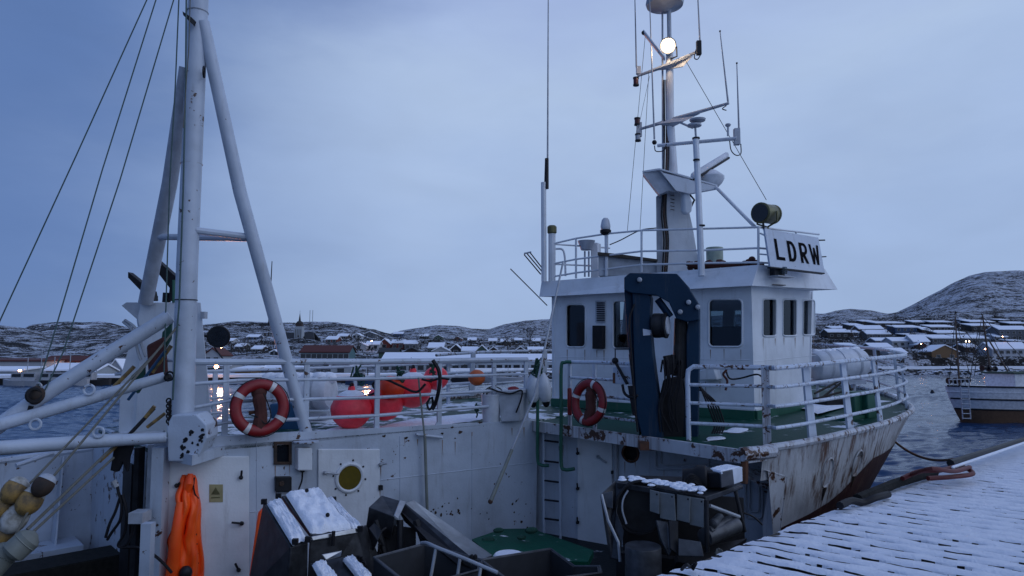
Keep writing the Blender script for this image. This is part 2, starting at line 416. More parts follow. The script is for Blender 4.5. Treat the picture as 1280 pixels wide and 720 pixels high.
# farther hills
fh1 = [(-400,440),(20,425),(35,409),(60,404),(85,401),(105,403),(125,402),(145,406),(165,411),(200,425),(1700,470)]
fh2 = [(300,440),(440,430),(480,419),(500,414),(520,410),(545,408),(570,408),(590,411),(612,412),(630,407),(655,403),(690,401),(780,399),(900,396),(985,391),(1030,393),(1045,389),(1065,387),(1090,389),(1110,392),(1122,390),(1150,377),(1180,363),(1200,353),(1215,346),(1235,341),(1250,339),(1280,337),(1340,341),(1500,352),(1700,360)]
def far(name, tab, p0, p1, d0, d1, seed, m, n=300, r=46, base=440, amp=1.0):
    def fn(i, j):
        px = p0 + (p1-p0)*i/(n-1); y = lerp_tab(tab, px); k = j/(r-1)
        d = d0 + (d1-d0)*k/.75
        kk = min(1, k/.75); zr = pz(y, d1) ; zb = pz(base, d0)
        z = zb + (zr-zb)*(kk**.8) if k <= .75 else zr - (k-.75)*4*(zr+10)*.5
        X = (px-640)/FOC*d
        z += amp*(mn.noise(V((X/90, d/60, seed)))*9 + mn.noise(V((X/28, d/22, seed+5)))*3.4)*min(1, kk*1.4)*(1-.6*max(0, kk-.5)*2)
        return V((X, d, z))
    grid_mesh(name, n, r, fn, m)
M['hilld'] = rockm('bare_dark_hill', .5, .12)
far('far_hill', fh1, -420, 330, 700, 1100, 2, M['hilld'], 160)
far('far_hill', fh2, 300, 1700, 560, 1000, 9, M['hill'], 420, 60)

def place(px, py):      # distance at which the slope shows at image row py
    t = rowtab(px); d = t[3][0]; best = d
    while d < t[6][0]:
        if 452 - (ground(px, d)-4)*FOC/d <= py: return d
        d += 2.0
    return t[6][0]

# ---------------------------------------------------------------- buildings
M['w_white'] = plain('white_weatherboard', (.42, .44, .48), .7); M['w_dark'] = plain('dark_weatherboard', (.020, .019, .022), .7)
M['w_brown'] = plain('brown_weatherboard', (.05, .03, .024), .7); M['w_grey'] = plain('grey_render', (.11, .12, .14), .8)
M['w_blue'] = plain('blue_weatherboard', (.035, .075, .16), .7); M['w_teal'] = plain('teal_weatherboard', (.09, .19, .22), .7)
M['w_red'] = plain('red_weatherboard', (.16, .03, .02), .7); M['w_ochre'] = plain('ochre_weatherboard', (.17, .10, .045), .7)
M['w_green'] = plain('dull_green_weatherboard', (.06, .10, .075), .7); M['w_pale'] = plain('pale_grey_cladding', (.38, .42, .46), .6)
M['roofsnow'] = snowm('roof_snow', .4); M['roofdark'] = plain('dark_roofing', (.03, .032, .037), .8); M['roofred'] = plain('maroon_roofing', (.10, .025, .02), .8)
M['stone'] = plain('grey_stone', (.16, .16, .165), .85)
WIN = {}
def winmesh(wd, ht, key='w_frame'):
    k = (round(wd, 1), round(ht, 1))
    if k not in WIN:
        b = MB().box((0, 0, 0), k[0], .12, k[1]); f = b.build('win', M['dglass'], fr='W', base=(0, 0, 0), smooth=0)
        me = f.data; bpy.data.objects.remove(f)
        b = MB()
        for s in (-1, 1):
            b.box((s*(k[0]/2+.035), 0, 0), .07, .2, k[1]+.14); b.box((0, 0, s*(k[1]/2+.035)), k[0], .2, .07)
        f = b.build('frame', M['w_white'], fr='W', base=(0, 0, 0), smooth=0); mf = f.data; bpy.data.objects.remove(f)
        WIN[k] = (me, mf)
    return WIN[k]
def house(name, label, cat, px0, px1, yt, ye, yb, wall, roof='roofsnow', kind='flat', dep=None, wins=0, wrow=.55, ws=None, group=None, d=None, snow_t=.3, chim=False, rows=1, gsnow=True):
    """px0..px1 wide, eave at ye, ground at yb; roof top at yt. The front wall faces the camera."""
    pc = (px0+px1)/2
    if d is None: d = place(pc, yb)
    k = d/FOC; x0 = (px0-640)*k; x1 = (px1-640)*k; zb = 4+(452-yb)*k; ze = 4+(452-ye)*k; zt = 4+(452-yt)*k
    w_ = x1-x0; dep = dep or max(7.5, min(w_*.6, 14)); h = ze-zb
    if name is None: name = cat
    r = thing(name, ((x0+x1)/2, d, zb), label, cat, group, 'W')
    c = V(((x0+x1)/2, d+dep/2, 0)); o = .35
    b = MB()
    if kind == 'gable':     # gable end towards the water
        b.prism([(x0, d, zb-3), (x1, d, zb-3), (x1, d, ze), ((x0+x1)/2, d, zt), (x0, d, ze)], (0, dep, 0)); b.build('wall', M[wall], r, smooth=0)
        for sx, xe in ((-1, x0-o), (1, x1+o)):
            xm = (x0+x1)/2; sl = (zt-ze)/(w_/2); ze2 = ze - sl*o
            q = [V((xe, d-o, ze2+.02)), V((xm, d-o, zt+.02)), V((xm, d-o, zt+.32)), V((xe, d-o, ze2+.32))]
            MB().prism(q, (0, dep+2*o, 0)).build('roof', M[roof], r, smooth=0)
    elif kind == 'side':    # ridge across the view: long roof slope seen as a white band
        zr = max(zt, ze+dep*.16)
        b.prism([(x0, d, zb-3), (x0, d+dep, zb-3), (x0, d+dep, ze), (x0, d+dep/2, zr), (x0, d, ze)], (w_, 0, 0)); b.build('wall', M[wall], r, smooth=0)
        sl = (zr-ze)/(dep/2)
        for ya, yb_ in ((d-o, d+dep/2), (d+dep+o, d+dep/2)):
            q = [V((x0-o, ya, ze-sl*o+.02)), V((x0-o, yb_, zr+.02)), V((x0-o, yb_, zr+.02+snow_t)), V((x0-o, ya, ze-sl*o+.02+snow_t))]
            MB().prism(q, (w_+2*o, 0, 0)).build('roof', M[roof], r, smooth=0)
    else:                   # low mono-pitch roof
        zr = max(zt, ze+.25)
        b.prism([(x0, d, zb-3), (x0, d+dep, zb-3), (x0, d+dep, zr), (x0, d, ze)], (w_, 0, 0)); b.build('wall', M[wall], r, smooth=0)
        sl = (zr-ze)/dep
        q = [V((x0-o, d-o, ze-sl*o+.02)), V((x0-o, d+dep+o, zr+sl*o+.02)), V((x0-o, d+dep+o, zr+.02+snow_t)), V((x0-o, d-o, ze+.02+snow_t))]
        MB().prism(q, (w_+2*o, 0, 0)).build('roof', M[roof], r, smooth=0)
    if wins:
        s = ws or (1.3, 1.2); me, mf = winmesh(*s)
        for rr in range(rows):
            z = (h*(wrow if rows == 1 else (.22+.5*rr/(rows-1))))
            for i in range(wins):
                x = -w_/2 + w_*(i+.5)/wins
                g = share(me, 'window', r, (x, -.01, z)); share(mf, 'frame', g, (0, -.02, 0))
    if chim:
        MB().box((c.x+w_*.18, d+dep*.5, zt+.5), .8, .8, 1.6).build('chimney', M['stone'], r, smooth=0)
    return r
# right bank, from the enlarged crop (4.5x, origin 1020,320)
HR = [
 ('dark snow-roofed house at the left end of the right bank, lower of a pair', 66,182,412,430,470,'w_dark','side',3),
 ('small dark snow-roofed house just above the leftmost low house', 92,182,394,410,424,'w_dark','flat',0),
 ('dark house at the top left of the right bank with a low roof', 187,262,378,392,424,'w_dark','flat',2),
 ('brown house with a wide snowy roof above the grey one near the wheelhouse', 242,378,392,412,440,'w_brown','side',3),
 ('grey house with a white roof low beside dark bushes near the wheelhouse', 283,415,418,440,466,'w_grey','side',3),
 ('long dark house in the top row of the right bank, above the blue one', 336,500,366,380,402,'w_dark','flat',4),
 ('blue wooden house with a thin snowy roof high on the right bank', 445,590,388,404,432,'w_blue','flat',4),
 ('dark square house in the top row behind the blue house', 545,632,360,374,392,'w_dark','flat',2),
 ('white house with a snowy roof standing left of its twin mid slope', 422,538,460,480,516,'w_white','side',3),
 ('white house with a steep snowy roof left of the ochre one, mid slope', 542,630,446,482,518,'w_white','side',2),
 ('dark terraced house with white roof above the grey flats', 642,780,386,402,428,'w_dark','flat',4),
 ('narrow dark house on the top row left of the taller mast', 645,765,362,374,388,'w_dark','flat',2),
 ('dark brick coloured house with broad snowy roof behind the first mast', 680,832,417,436,460,'w_brown','flat',3),
 ('grey two storey flats with flat snowy roof above the ochre house', 648,782,443,465,512,'w_grey','flat',4),
 ('grey house with a lit porch lamp under its snowy roof', 800,962,443,465,498,'w_grey','flat',4),
 ('dark house highest on the right bank between the two boat masts', 868,1005,358,373,386,'w_dark','flat',3),
 ('long dark house with white roof behind the second boat mast', 875,1030,378,395,428,'w_dark','flat',4),
 ('large grey house with two rows of windows at the right edge', 1027,1190,395,415,474,'w_grey','side',5),
 ('ochre wooden house with a wide snowy gable near the water', 640,790,503,538,598,'w_ochre','gable',2),
 ('white house with snowy roof and window row near the water at the right edge', 980,1190,488,523,588,'w_white','side',6),
 ('dark low house behind the liferaft canister on the foredeck', 150,235,490,510,535,'w_dark','flat',2),
 ('dark low house with snowy roof right of the liferaft canister', 305,420,492,514,540,'w_dark','side',3),
 ('dark gabled boathouse seen through the bow railing', 245,350,512,535,570,'w_dark','gable',0),
 ('white boathouse seen through the bow railing beside the shore road', 400,500,520,545,580,'w_white','side',2),
 ('snowy roofed house high at the right edge of the photo', 1090,1190,368,382,398,'w_dark','flat',2),
]
HR += [
 ('small dark cabin topmost above the brown house on the right bank', 262,330,360,370,384,'w_dark','flat',1),
 ('low brown house wedged between the dark pair and the brown house', 188,240,418,432,452,'w_brown','side',1),
 ('little dark shed below the blue house roof', 500,560,436,446,464,'w_dark','flat',1),
 ('small dark house in the gap right of the blue house', 596,638,404,416,436,'w_brown','side',1),
 ('grey cottage half hidden below the grey house near the wheelhouse', 330,410,464,478,496,'w_grey','side',1),
 ('dark cottage right above the ochre house roof', 720,790,474,486,502,'w_dark','flat',1),
 ('dark house low between the ochre house and the second mast', 830,900,500,514,544,'w_brown','side',1),
 ('small white house right of the second boat mast, above the long white one', 1000,1070,440,456,482,'w_white','side',2),
 ('dark cottage at the right edge below the large grey house', 1100,1190,470,482,500,'w_dark','flat',2),
 ('tiny house on the skyline row left of the second mast', 830,864,352,362,374,'w_grey','flat',1),
 ('tiny dark house on the skyline row at the right edge', 1036,1086,352,362,374,'w_dark','flat',1),
 ('small red house in the middle of the right bank beside bushes', 560,612,486,500,520,'w_red','gable',1),
]
for (lb, a, b_, yt, ye, yb, wl, kd, wn_) in HR:
    f = lambda v: 320+v/4.5
    house('house', lb, 'house', 1020+a/4.5, 1020+b_/4.5, f(yt), f(ye), f(yb), wl, kind=kd, wins=wn_, ws=(1.3, 1.0) , rows=2 if '474' in str(yb) or yb in (588, 512) else 1, group='houses on the right bank')
M['canvas2'] = plain('red_brown_hose', (.11, .010, .010), .6)
# middle of the far shore
HM = [
 ('long teal warehouse with a maroon roof below the church', 'warehouse', 377,437,432.5,440.5,450,'w_teal','side','roofred',9,205),
 ('small white house left of the red one on the slope above the warehouse', 'house', 440,458,428,432,437,'w_white','gable','roofsnow',1,None),
 ('white house with two windows right of the teal warehouse roof', 'house', 458,474,427,431,437,'w_white','side','roofsnow',2,None),
 ('red gabled house left of a second red one above the quay sheds', 'house', 474,488,424,430,436,'w_red','gable','roofsnow',1,None),
 ('dark red house with a bright snowy roof above the quay sheds', 'house', 490,505,425,429,437,'w_red','side','roofsnow',2,None),
 ('broad white roofed house in the middle of the slope', 'house', 506,522,426,430,437,'w_grey','side','roofsnow',2,None),
 ('dark green shed below the middle houses, beside the red ones', 'shed', 474,497,436,441,447,'w_green','side','roofdark',0,None),
 ('brown shed with grey roof right of the dark green shed', 'shed', 505,526,436,441,447,'w_brown','gable','roofdark',1,None),
 ('pale green house with a snowy roof left of the twin dark gables', 'house', 536,554,429,435,442,'w_green','side','roofsnow',2,None),
 ('white house below the pale green one', 'house', 541,562,434,439,445,'w_white','gable','roofsnow',1,None),
 ('dark gabled house under a snowy ridge, first of the row above the long hall', 'house', 562,578,431,438,443,'w_dark','gable','roofsnow',1,None),
 ('low dark house with a snowy roof in the row above the long hall', 'house', 578,596,436,439,443,'w_dark','side','roofsnow',2,None),
 ('green gabled house in the row above the long hall', 'house', 595,610,432,439,443,'w_green','gable','roofsnow',1,None),
 ('dark brown gabled house right of the green one above the long hall', 'house', 609,625,434,440,443,'w_brown','gable','roofsnow',1,None),
 ('wide dark gabled house above the right part of the long hall', 'house', 640,661,434,441,444,'w_dark','gable','roofsnow',2,None),
 ('dark low house beside the wheelhouse above the long hall', 'house', 661,680,434,438,443,'w_dark','flat','roofsnow',2,None),
 ('white gabled house with a red roof left of the mast foot spotlight', 'house', 257,277,436,444,455,'w_white','gable','roofred',2,None),
 ('pale timber shed behind the aft railing, under the church', 'shed', 330,352,460,463,470,'w_ochre','side','roofsnow',0,150),
 ('yellow walled kiosk with a snowy roof behind the aft railing', 'kiosk', 296,316,459,462,471,'w_ochre','flat','roofsnow',0,142),
 ('white shop with a snowy roof between the kiosk and mast', 'shop', 262,290,452,457,470,'w_white','side','roofsnow',3,150),
 ('long low snowy shed behind the aft railing right of the kiosk', 'shed', 318,372,459,462,470,'w_grey','flat','roofsnow',0,148),
 ('grey tank house by the quay left of the red buoys', 'shed', 415,440,452,457,471,'w_pale','gable','roofsnow',1,150),
 ('white hall with small windows left of the long pale hall', 'warehouse', 478,586,444.5,452,466,'w_white','side','roofsnow',10,165),
 ('long pale hall with a row of square windows behind the buoys', 'warehouse', 586,760,443,452,467,'w_pale','flat','roofsnow',16,160),
 # left shore
 ('long white quayside warehouse at the left edge of the photo', 'warehouse', -60,57,449,452,463,'w_white','flat','roofred',0,160),
 ('white house with red roof and three dark windows on the left shore', 'house', 56,103,448,452,458.5,'w_white','side','roofred',3,168),
 ('grey shed with snowy roof at the left edge below the warehouse', 'shed', -40,26,460,464,474,'w_pale','flat','roofsnow',0,134),
 ('pale boat shed with a snowy roof behind the small moored boats', 'shed', 62,88,458.5,463,474,'w_grey','side','roofsnow',1,136),
 ('pale boat shed right of the moored boats, partly behind the derrick boom', 'shed', 92,123,459,464,474,'w_pale','side','roofsnow',1,135),
 ('white tent shaped store with a steep snowy roof on the left shore', 'store', 140,156,450,460.5,464,'w_white','gable','roofsnow',0,150),
 ('narrow white house beside the tent shaped store on the left shore', 'house', 124,140,449,452,464,'w_white','flat','roofdark',1,152),
]
for (lb, cat, a, b_, yt, ye, yb, wl, kd, rf, wn_, d) in HM:
    house(cat, lb, cat, a, b_, yt, ye, yb, wl, roof=rf, kind=kd, wins=wn_, d=d, ws=(1.3, 1.2) if d is None else (1.5, 1.3), wrow=.5, group='buildings on the far shore')
# rows of farther small houses higher up, low roofs catching the snow
rr = random.Random(5); far_lab = ['behind the church', 'left of the church', 'near the valley', 'below the twin hills', 'by the wheelhouse']
spots = [(285,430),(300,437),(316,425),(322,440),(344,444),(415,428),(428,424),(446,423),(462,421),(498,421),(530,424),(548,425),(572,427),(590,429),(616,430),(632,431),(648,429),(670,430)]
cl = ['w_white','w_red','w_dark','w_grey','w_brown','w_green','w_blue']
wordc = {'w_white':'white','w_red':'red','w_dark':'dark','w_grey':'grey','w_brown':'brown','w_green':'green','w_blue':'blue'}
for i, (px, py) in enumerate(spots):
    wd = rr.uniform(9, 14); c = cl[i*3 % 7]
    w1 = 'left of the church' if px < 330 else 'under the church' if px < 380 else 'right of the church' if px < 440 else 'in the valley between the hills' if px < 520 else 'above the long pale hall' if px < 640 else 'close to the wheelhouse'
    house('house', f'tiny {wordc[c]} snow roofed house {w1}, {"upper" if py < 427 else "lower"} row', 'house', px-wd/2, px+wd/2, py-6, py-3.5, py, c, kind=rr.choice(['side', 'gable', 'side']), wins=2, ws=(1.3, 1.1), group='small houses up the slope')
# church
d = 330; k = d/FOC; cx = (374.5-640)*k; zb = 4+(452-433.5)*k; base = V((cx, d, zb))
ch = thing('church', base, 'grey church with a tall pointed spire and steep dark roof on the slope', 'church', None, 'W')
def z_(y): return 4+(452-y)*k
def x_(p): return (p-640)*k
MB().box((cx, d, (zb-3+z_(408.5))/2), 9.6*k, 9.6*k, z_(408.5)-zb+3).build('tower', M['w_pale'], ch, smooth=0)
for i in range(4):
    MB().box((cx+(-3.3+2.2*i)*k, d-4.85*k, (z_(431)+z_(412))/2), .9*k, .25, z_(412)-z_(431)).build('louvre', M['stone'], ch, smooth=0)
MB().box((cx, d, (z_(408.5)+z_(404.5))/2), 7.4*k, 7.4*k, z_(404.5)-z_(408.5)).build('belfry', M['w_brown'], ch, smooth=0)
MB().lathe([(4.6*k, 0), (3.2*k, .9), (1.5*k, 3.0*k), (0.02, z_(391)-z_(404.5))], (cx, d, z_(404.5)), UP, 4).build('spire', M['roofdark'], ch, smooth=0)
MB().box((cx, d+6, z_(430)), 22*k, 5, 7*k).build('nave_wall', M['w_white'], ch, smooth=0)
MB().prism([(x_(335), d+1, z_(429.5)), (x_(352), d+8, z_(415)), (x_(386), d+8, z_(415)), (x_(393), d+1, z_(428.5))], (0, 1.2, 0)).build('roof', M['roofdark'], ch, smooth=0)
MB().prism([(x_(335), d+15, z_(429.5)), (x_(352), d+9.2, z_(415)), (x_(386), d+9.2, z_(415)), (x_(393), d+15, z_(428.5))], (0, 1.2, 0)).build('roof', M['roofdark'], ch, smooth=0)
for a, b_ in ((337, 353), (380.5, 391.5)):
    MB().par((x_(a), d-.2, z_(434)-1), (x_(b_)-x_(a), 0, 0), (0, 12, 0), (0, 0, z_(428.3)-z_(434)+1)).build('aisle_wall', M['w_white'], ch, smooth=0)
me, mf = winmesh(.9, 1.5)
for p in (340, 344.5, 349, 382.5, 385.5, 388.7):
    share(me, 'window', ch, (x_(p)-cx, -.24, z_(431)-zb))
MB().bar((cx, d, z_(391)-.1), (cx, d, z_(388.5)), .06).build('cross', M['dark'], ch)
# masts on the ridge
mm = thing('radio_mast', (x_(388)*1.8, 595, 33), 'pair of thin radio masts on the ridge right of the church spire', 'mast', None, 'W')
k2 = 595/FOC
for p, y1 in ((387, 388), (390.5, 388)): MB().bar(((p-640)*k2, 595, pz(406, 595)), ((p-640)*k2, 595, pz(y1, 595)), .18).build('pole', M['dark'], mm)
MB().par(((383-640)*k2, 594, pz(405.5, 595)-2), (9*k2, 0, 0), (0, 4, 0), (0, 0, 3)).build('hut', M['dark'], mm, smooth=0)
m4 = thing('chimney_stack', ((336-640)*.5, 420, pz(407, 420)), 'single tall dark mast rising behind the tripod leg', 'mast', None, 'W')
k3 = 560/FOC; MB().tube([((336-640)*k3, 560, pz(410, 560)), ((337-640)*k3, 560, pz(326, 560))], [.75, .35]).build('pole', M['dark'], m4)
MB().par(((324-640)*k3, 560, pz(408, 560)), (13*k3, 0, 0), (0, 5, 0), (0, 0, 2.6)).build('hut', M['roofdark'], m4, smooth=0)
bpy.context.view_layer.update()

# trees: bare dark shrubs and small birches among the houses
def tree(px, py, h, lb, seed):
    rg = random.Random(seed); d = place(px, py); k = d/FOC; b0 = V(((px-640)*k, d, pz(py, d)))
    t = thing('birch_tree', b0, lb, 'tree', 'bare trees on the far shore', 'W')
    tr = MB(); tr.tube([b0, b0+V((.15, 0, h*.5)), b0+V((.1, 0, h))], [.16, .1, .03], 5); cr = MB()
    for i in range(46):
        a = rg.uniform(0, 6.28); z = rg.uniform(.2, .9)*h; r = h*.42*(1-abs(z/h-.5))*rg.uniform(.6, 1.1)
        s = b0+V((.1, 0, z*.8)); e_ = b0+V((cos(a)*r, sin(a)*r, z+h*.22))
        if i < 12: tr.bar(s, e_, .05, 4, .015)
        for q in range(5):
            p = s.lerp(e_, rg.uniform(.4, 1.1)) + V((rg.uniform(-.3, .3), rg.uniform(-.3, .3), rg.uniform(-.2, .4)))
            u_ = V((rg.uniform(-1, 1), rg.uniform(-1, 1), rg.uniform(-.3, 1)))*.34; v_ = V((rg.uniform(-1, 1), rg.uniform(-1, 1), rg.uniform(-1, 1)))*.2
            cr.add([p, p+u_, p+u_*.6+v_, p+v_], [(0, 1, 2, 3)])
    tr.build('trunk', M['wood'], t); cr.build('crown', M['bush'], t, smooth=0, fix=False)
M['bush'] = plain('bare_twigs', (.022, .020, .018), .9, c2=(.045, .035, .03))
TR = [(1063,425,6,'bare bush between the two leftmost snow roofed houses on the right bank'),(1076,428,5,'dark bush right of the leftmost houses'),(1112,423,6,'bare tree beside the grey house near the wheelhouse'),
 (1120,405,5,'small tree beside the blue house'),(1150,452,6,'bare tree left of the ochre house'),(1206,448,8,'dark spreading tree right of the ochre house by the shore'),(1214,452,7,'dark spreading bush under the lit porch'),
 (1160,425,5,'tree above the white twin houses'),(1245,400,5,'dark tree between long terraced houses at the right'),(1140,430,5,'bush behind the bow railing below the blue house'),(1270,440,6,'tree at the right edge behind the white house'),
 (448,440,5,'bare bush beside the teal warehouse gable'),(500,436,5,'bush between the red houses'),(526,436,6,'dark shrubs left of the pale green house'),(570,433,5,'dark shrub row behind the first dark gable'),(634,440,5,'bush behind the brown gable'),(662,434,5,'lone dark tree on the snowy terrace near the wheelhouse'),(310,445,5,'bare bush left of the church below the slope'),(290,450,5,'dark shrub behind the dark spotlight')]
for i, (px, py, h, lb) in enumerate(TR): tree(px, py, h, lb, i)
# low scrub between the houses: uncountable
rs = random.Random(41); sc_ = MB()
for i in range(900):
    px = rs.uniform(1025, 1400) if i < 520 else rs.uniform(430, 700) if i < 760 else rs.uniform(240, 430); t_ = rowtab(px); d = rs.uniform(t_[4][0]-5, t_[6][0]-20) if i < 520 else rs.uniform(t_[4][0], t_[6][0]-60)
    z = ground(px, d); p0_ = V(((px-640)/FOC*d, d, z-.1)); s_ = rs.uniform(.5, 1.7)
    for q_ in range(9):
        p = p0_ + V((rs.gauss(0, 1.3)*s_, rs.gauss(0, .8)*s_, rs.uniform(0, 1.0)*s_)); u_ = V((rs.uniform(-1, 1), rs.uniform(-1, 1), rs.uniform(0, 1)))*.7*s_; v_ = V((rs.uniform(-1, 1), rs.uniform(-1, 1), rs.uniform(-1, 1)))*.5*s_
        sc_.add([p, p+u_, p+u_*.6+v_, p+v_], [(0, 1, 2, 3)])
tag(sc_.build('scrub', M['bush'], fr='W', base=(0, 0, 0), smooth=0, fix=False), 'dark leafless scrub growing between the houses of the far shore', 'scrub', kind='stuff')

# breakwater rocks with snow along the right shore, kerb lines, road
rk = random.Random(3); b = MB(); bs_ = MB()
for i in range(420):
    px = rk.uniform(560, 1500) if i > 90 else rk.uniform(560, 700); s_ = lerp_tab(shore, px)
    t_ = rk.uniform(0, 1); d = s_ - .8 + t_*5; z = -.1 + t_*1.7; X = (px-640)/FOC*d; r = rk.uniform(.45, 1.0)
    vs = []; o = len(b.v)
    b.ball((X, d, z), r*.9, V((rk.uniform(-.3, .3), rk.uniform(-.3, .3), 1)), 6, 4, .7)
    if z > .3: bs_.ball((X, d+.15, z+r*.42), r*.72, UP, 6, 3, .45)
tag(b.build('shore_rocks', M['roofdark'], fr='W', base=(0, 0, 0), smooth=0), 'dark boulders of the breakwater along the right shore', 'rocks', kind='stuff')
tag(bs_.build('snow_on_rocks', M['roofsnow'], fr='W', base=(0, 0, 0), smooth=40), 'snow lying on the breakwater boulders', 'snow', kind='stuff')
def strip(name, p0, p1, off0, off1, z, m, hgt=.3, n=60):
    b = MB(); vs = []
    for i in range(n+1):
        px = p0+(p1-p0)*i/n; s_ = lerp_tab(shore, px)
        for o_ in (off0, off1): d = s_+o_; vs.append(V(((px-640)/FOC*d, d, z)))
    top = [v+V((0, 0, hgt)) for v in vs]; m_ = len(vs); fs = []
    for i in range(n):
        a = 2*i; fs += [(m_+a, m_+a+2, m_+a+3, m_+a+1), (a, a+2, m_+a+2, m_+a), (a+1, m_+a+1, m_+a+3, a+3)]
    b.add(vs+top, fs); return tag(b.build(name, M[m], fr='W', base=(0, 0, 0), smooth=0), kind='structure')
strip('far_quay', -400, 560, -4, 3, -1.2, 'oldwood', 2.3)
strip('far_quay_snow', -400, 560, -3.8, 10, 1.15, 'roofsnow', .5)
strip('shore_road', 560, 1700, 5.5, 14, 1.6, 'roofsnow', .9)
# small boats moored along the left shore
def mini(px, py, L, lb, hull='w_white', up=2.2, d=None):
    d = d or 113; k = d/FOC; b0 = V(((px-640)*k, d, 0)); t = thing('moored_boat', b0, lb, 'boat', 'boats moored on the left shore', 'W')
    def hl(f, z): return [b0+V((L*(-.5+q/8), f*sqrt(max(0, 1-((q/8-.5)*1.9)**2))*1.3+.02, z + .35*abs(q/8-.5)**2*3)) for q in range(9)]
    vs = []; lv = [hl(.7, -.3), hl(1, .9)]
    for l in lv: vs += l + [V((p.x, 2*b0.y-p.y, p.z)) for p in l[::-1]]
    n = 18; fs = [(i, (i+1) % n, n+(i+1) % n, n+i) for i in range(n)] + [tuple(range(n, 2*n))]
    MB().add(vs, fs).build('hull', M[hull], t, smooth=30)
    MB().box(b0+V((-L*.1, 0, 1.5)), L*.3, 1.5, 1.4).build('cabin', M['w_white'], t, smooth=0)
    MB().box(b0+V((-L*.1, -.78, 1.75)), L*.24, .06, .5).build('window', M['dglass'], t, smooth=0)
    MB().bar(b0+V((L*.1, 0, .9)), b0+V((L*.1, 0, up+2.6)), .06, 6).build('mast', M['grey'], t)
mini(34, 472, 6, 'small white boat with dark cabin, left of those moored on the left shore')
mini(50, 472, 7, 'white boat with a mast moored behind the pulley wires', up=3.4)
mini(68, 472, 5, 'low dark boat between two white ones on the left shore', 'w_dark')
mini(85, 472, 8, 'white boat nearest the raised boom on the left shore', up=3)
mini(120, 472, 6, 'dark boat moored just behind the raised boom', 'w_dark', d=115)
mini(455, 472, 6, 'dark hulled boat moored behind the red buoys', 'w_blue', d=122)
mini(510, 472, 7, 'boat lying between the big red buoys and the white hall', 'w_dark', d=126)
mini(630, 472, 8, 'white boat with snow on deck in front of the long pale hall', d=132)
mini(585, 472, 6, 'dark boat behind the dull orange float', 'w_dark', d=130)
# lit lamps of the far quay
def lamp(px, py, d, lb, r=.22, m='street', pole=True):
    k = d/FOC; p = V(((px-640)*k, d, 4+(452-py)*k)); g = 1.2
    t = thing('street_lamp', (p.x, p.y, g), lb, 'lamp', None, 'W')
    MB().ball(p, r, UP, 10, 6).build('bulb', M[m], t)
    if pole: MB().bar((p.x+.1, p.y+.3, g), (p.x+.1, p.y+.3, p.z+.2), .09, 6).build('pole', M['dark'], t); MB().box(p+V((.05, .1, r+.06)), r*3, r*3, .12).build('hood', M['dark'], t, smooth=0)
lamp(273, 458, 122, 'warm street lamp beside the mast foot whose light streaks the water', .34)
for px, py, d, pw in ((275, 448, 113, 26000), (460, 450, 118, 5000)):
    ld_ = bpy.data.lights.new('street_lamp_light', 'SPOT'); lo_ = bpy.data.objects.new('street_lamp_light', ld_); COL.objects.link(lo_)
    ld_.energy = pw; ld_.color = (1, .42, .22); ld_.shadow_soft_size = .35; ld_.spot_size = radians(70); ld_.spot_blend = .6; lo_.location = W(px, py, d)
    lo_.rotation_euler = (V((-20, 40, 0)) - lo_.location).to_track_quat('-Z', 'Y').to_euler()
lamp(278, 435.5, 200, 'small warm lamp above the white gabled house by the dark spotlight', .2)
lamp(460, 450, 128, 'warm street lamp on the far quay above the first red buoy', .22)
lamp(83, 457.3, 165, 'yellow lamp on the white house with three windows', .2, pole=False)
lamp(465, 426.5, 260, 'tiny orange lamp on the slope behind the red buoys', .18)
for px_, py_, d_, lb_ in ((112, 461, 140, 'small warm lamp on the pale boat shed behind the raised boom'), (30, 463, 134, 'small warm lamp on the grey shed at the left edge'), (302, 446, 210, 'small warm lamp below the slope left of the church'), (405, 452, 190, 'small warm lamp before the teal warehouse'), (524, 441, 240, 'small warm lamp beside the brown shed'), (648, 446, 215, 'small warm lamp above the long pale hall by the wheelhouse'), (1150, 430, 232, 'small warm lamp by the white twin houses'), (1252, 421, 245, 'small warm lamp by the large grey house at the right')):
    lamp(px_, py_, d_, lb_, .13, 'street', False)
lamp(1206, 427, 232, 'bright porch lamp under the grey flats on the right bank', .2, 'porch', False)
lamp(1210, 427, 232, 'second bright porch lamp, just right of the first', .2, 'porch', False)
lamp(1229, 436.5, 232, 'small warm lamp behind the second mast of the far boat', .16, 'street', False)

# ================================================================ QUAY
e0 = Wz(820, 720, 2.4); e1 = Wz(1080, 622, 2.4); ed = (e1-e0); ed.z = 0; ed.normalize(); en = V((ed.y, -ed.x, 0))   # along the edge, away from the water
pd = (en*.985 + ed*.02).normalized()
qb = e0 - ed*5.5
tag(MB().par(qb + V((0, 0, -2.6)), ed*46, en*22, V((0, 0, 2.45))).build('quay', M['oldwood'], fr='W', base=(0, 0, 0), smooth=0), kind='structure')
q = thing('quay_decking', qb, 'snow covered wooden plank deck of the quay in the lower right', 'quay deck', None, 'W'); 
PWD = .235; pm = None; rq = random.Random(2)
for i in range(194):
    if pm is None:
        o_ = MB().par(qb+V((0, 0, -.12)), ed*(PWD-.03), pd*20, V((0, 0, .10))).build('plank', M['wood'], q, smooth=0); pm = o_.data
    else: share(pm, 'plank', q, ed*(PWD*i) + V((0, 0, rq.uniform(-.004, .004))))
SS = [4.4 + .0175*i for i in range(900)]
while SS[-1] < 45: SS.append(SS[-1] + .0175*1.02**(len(SS)-899))
TT = [16*(j/219)**1.45 for j in range(220)]
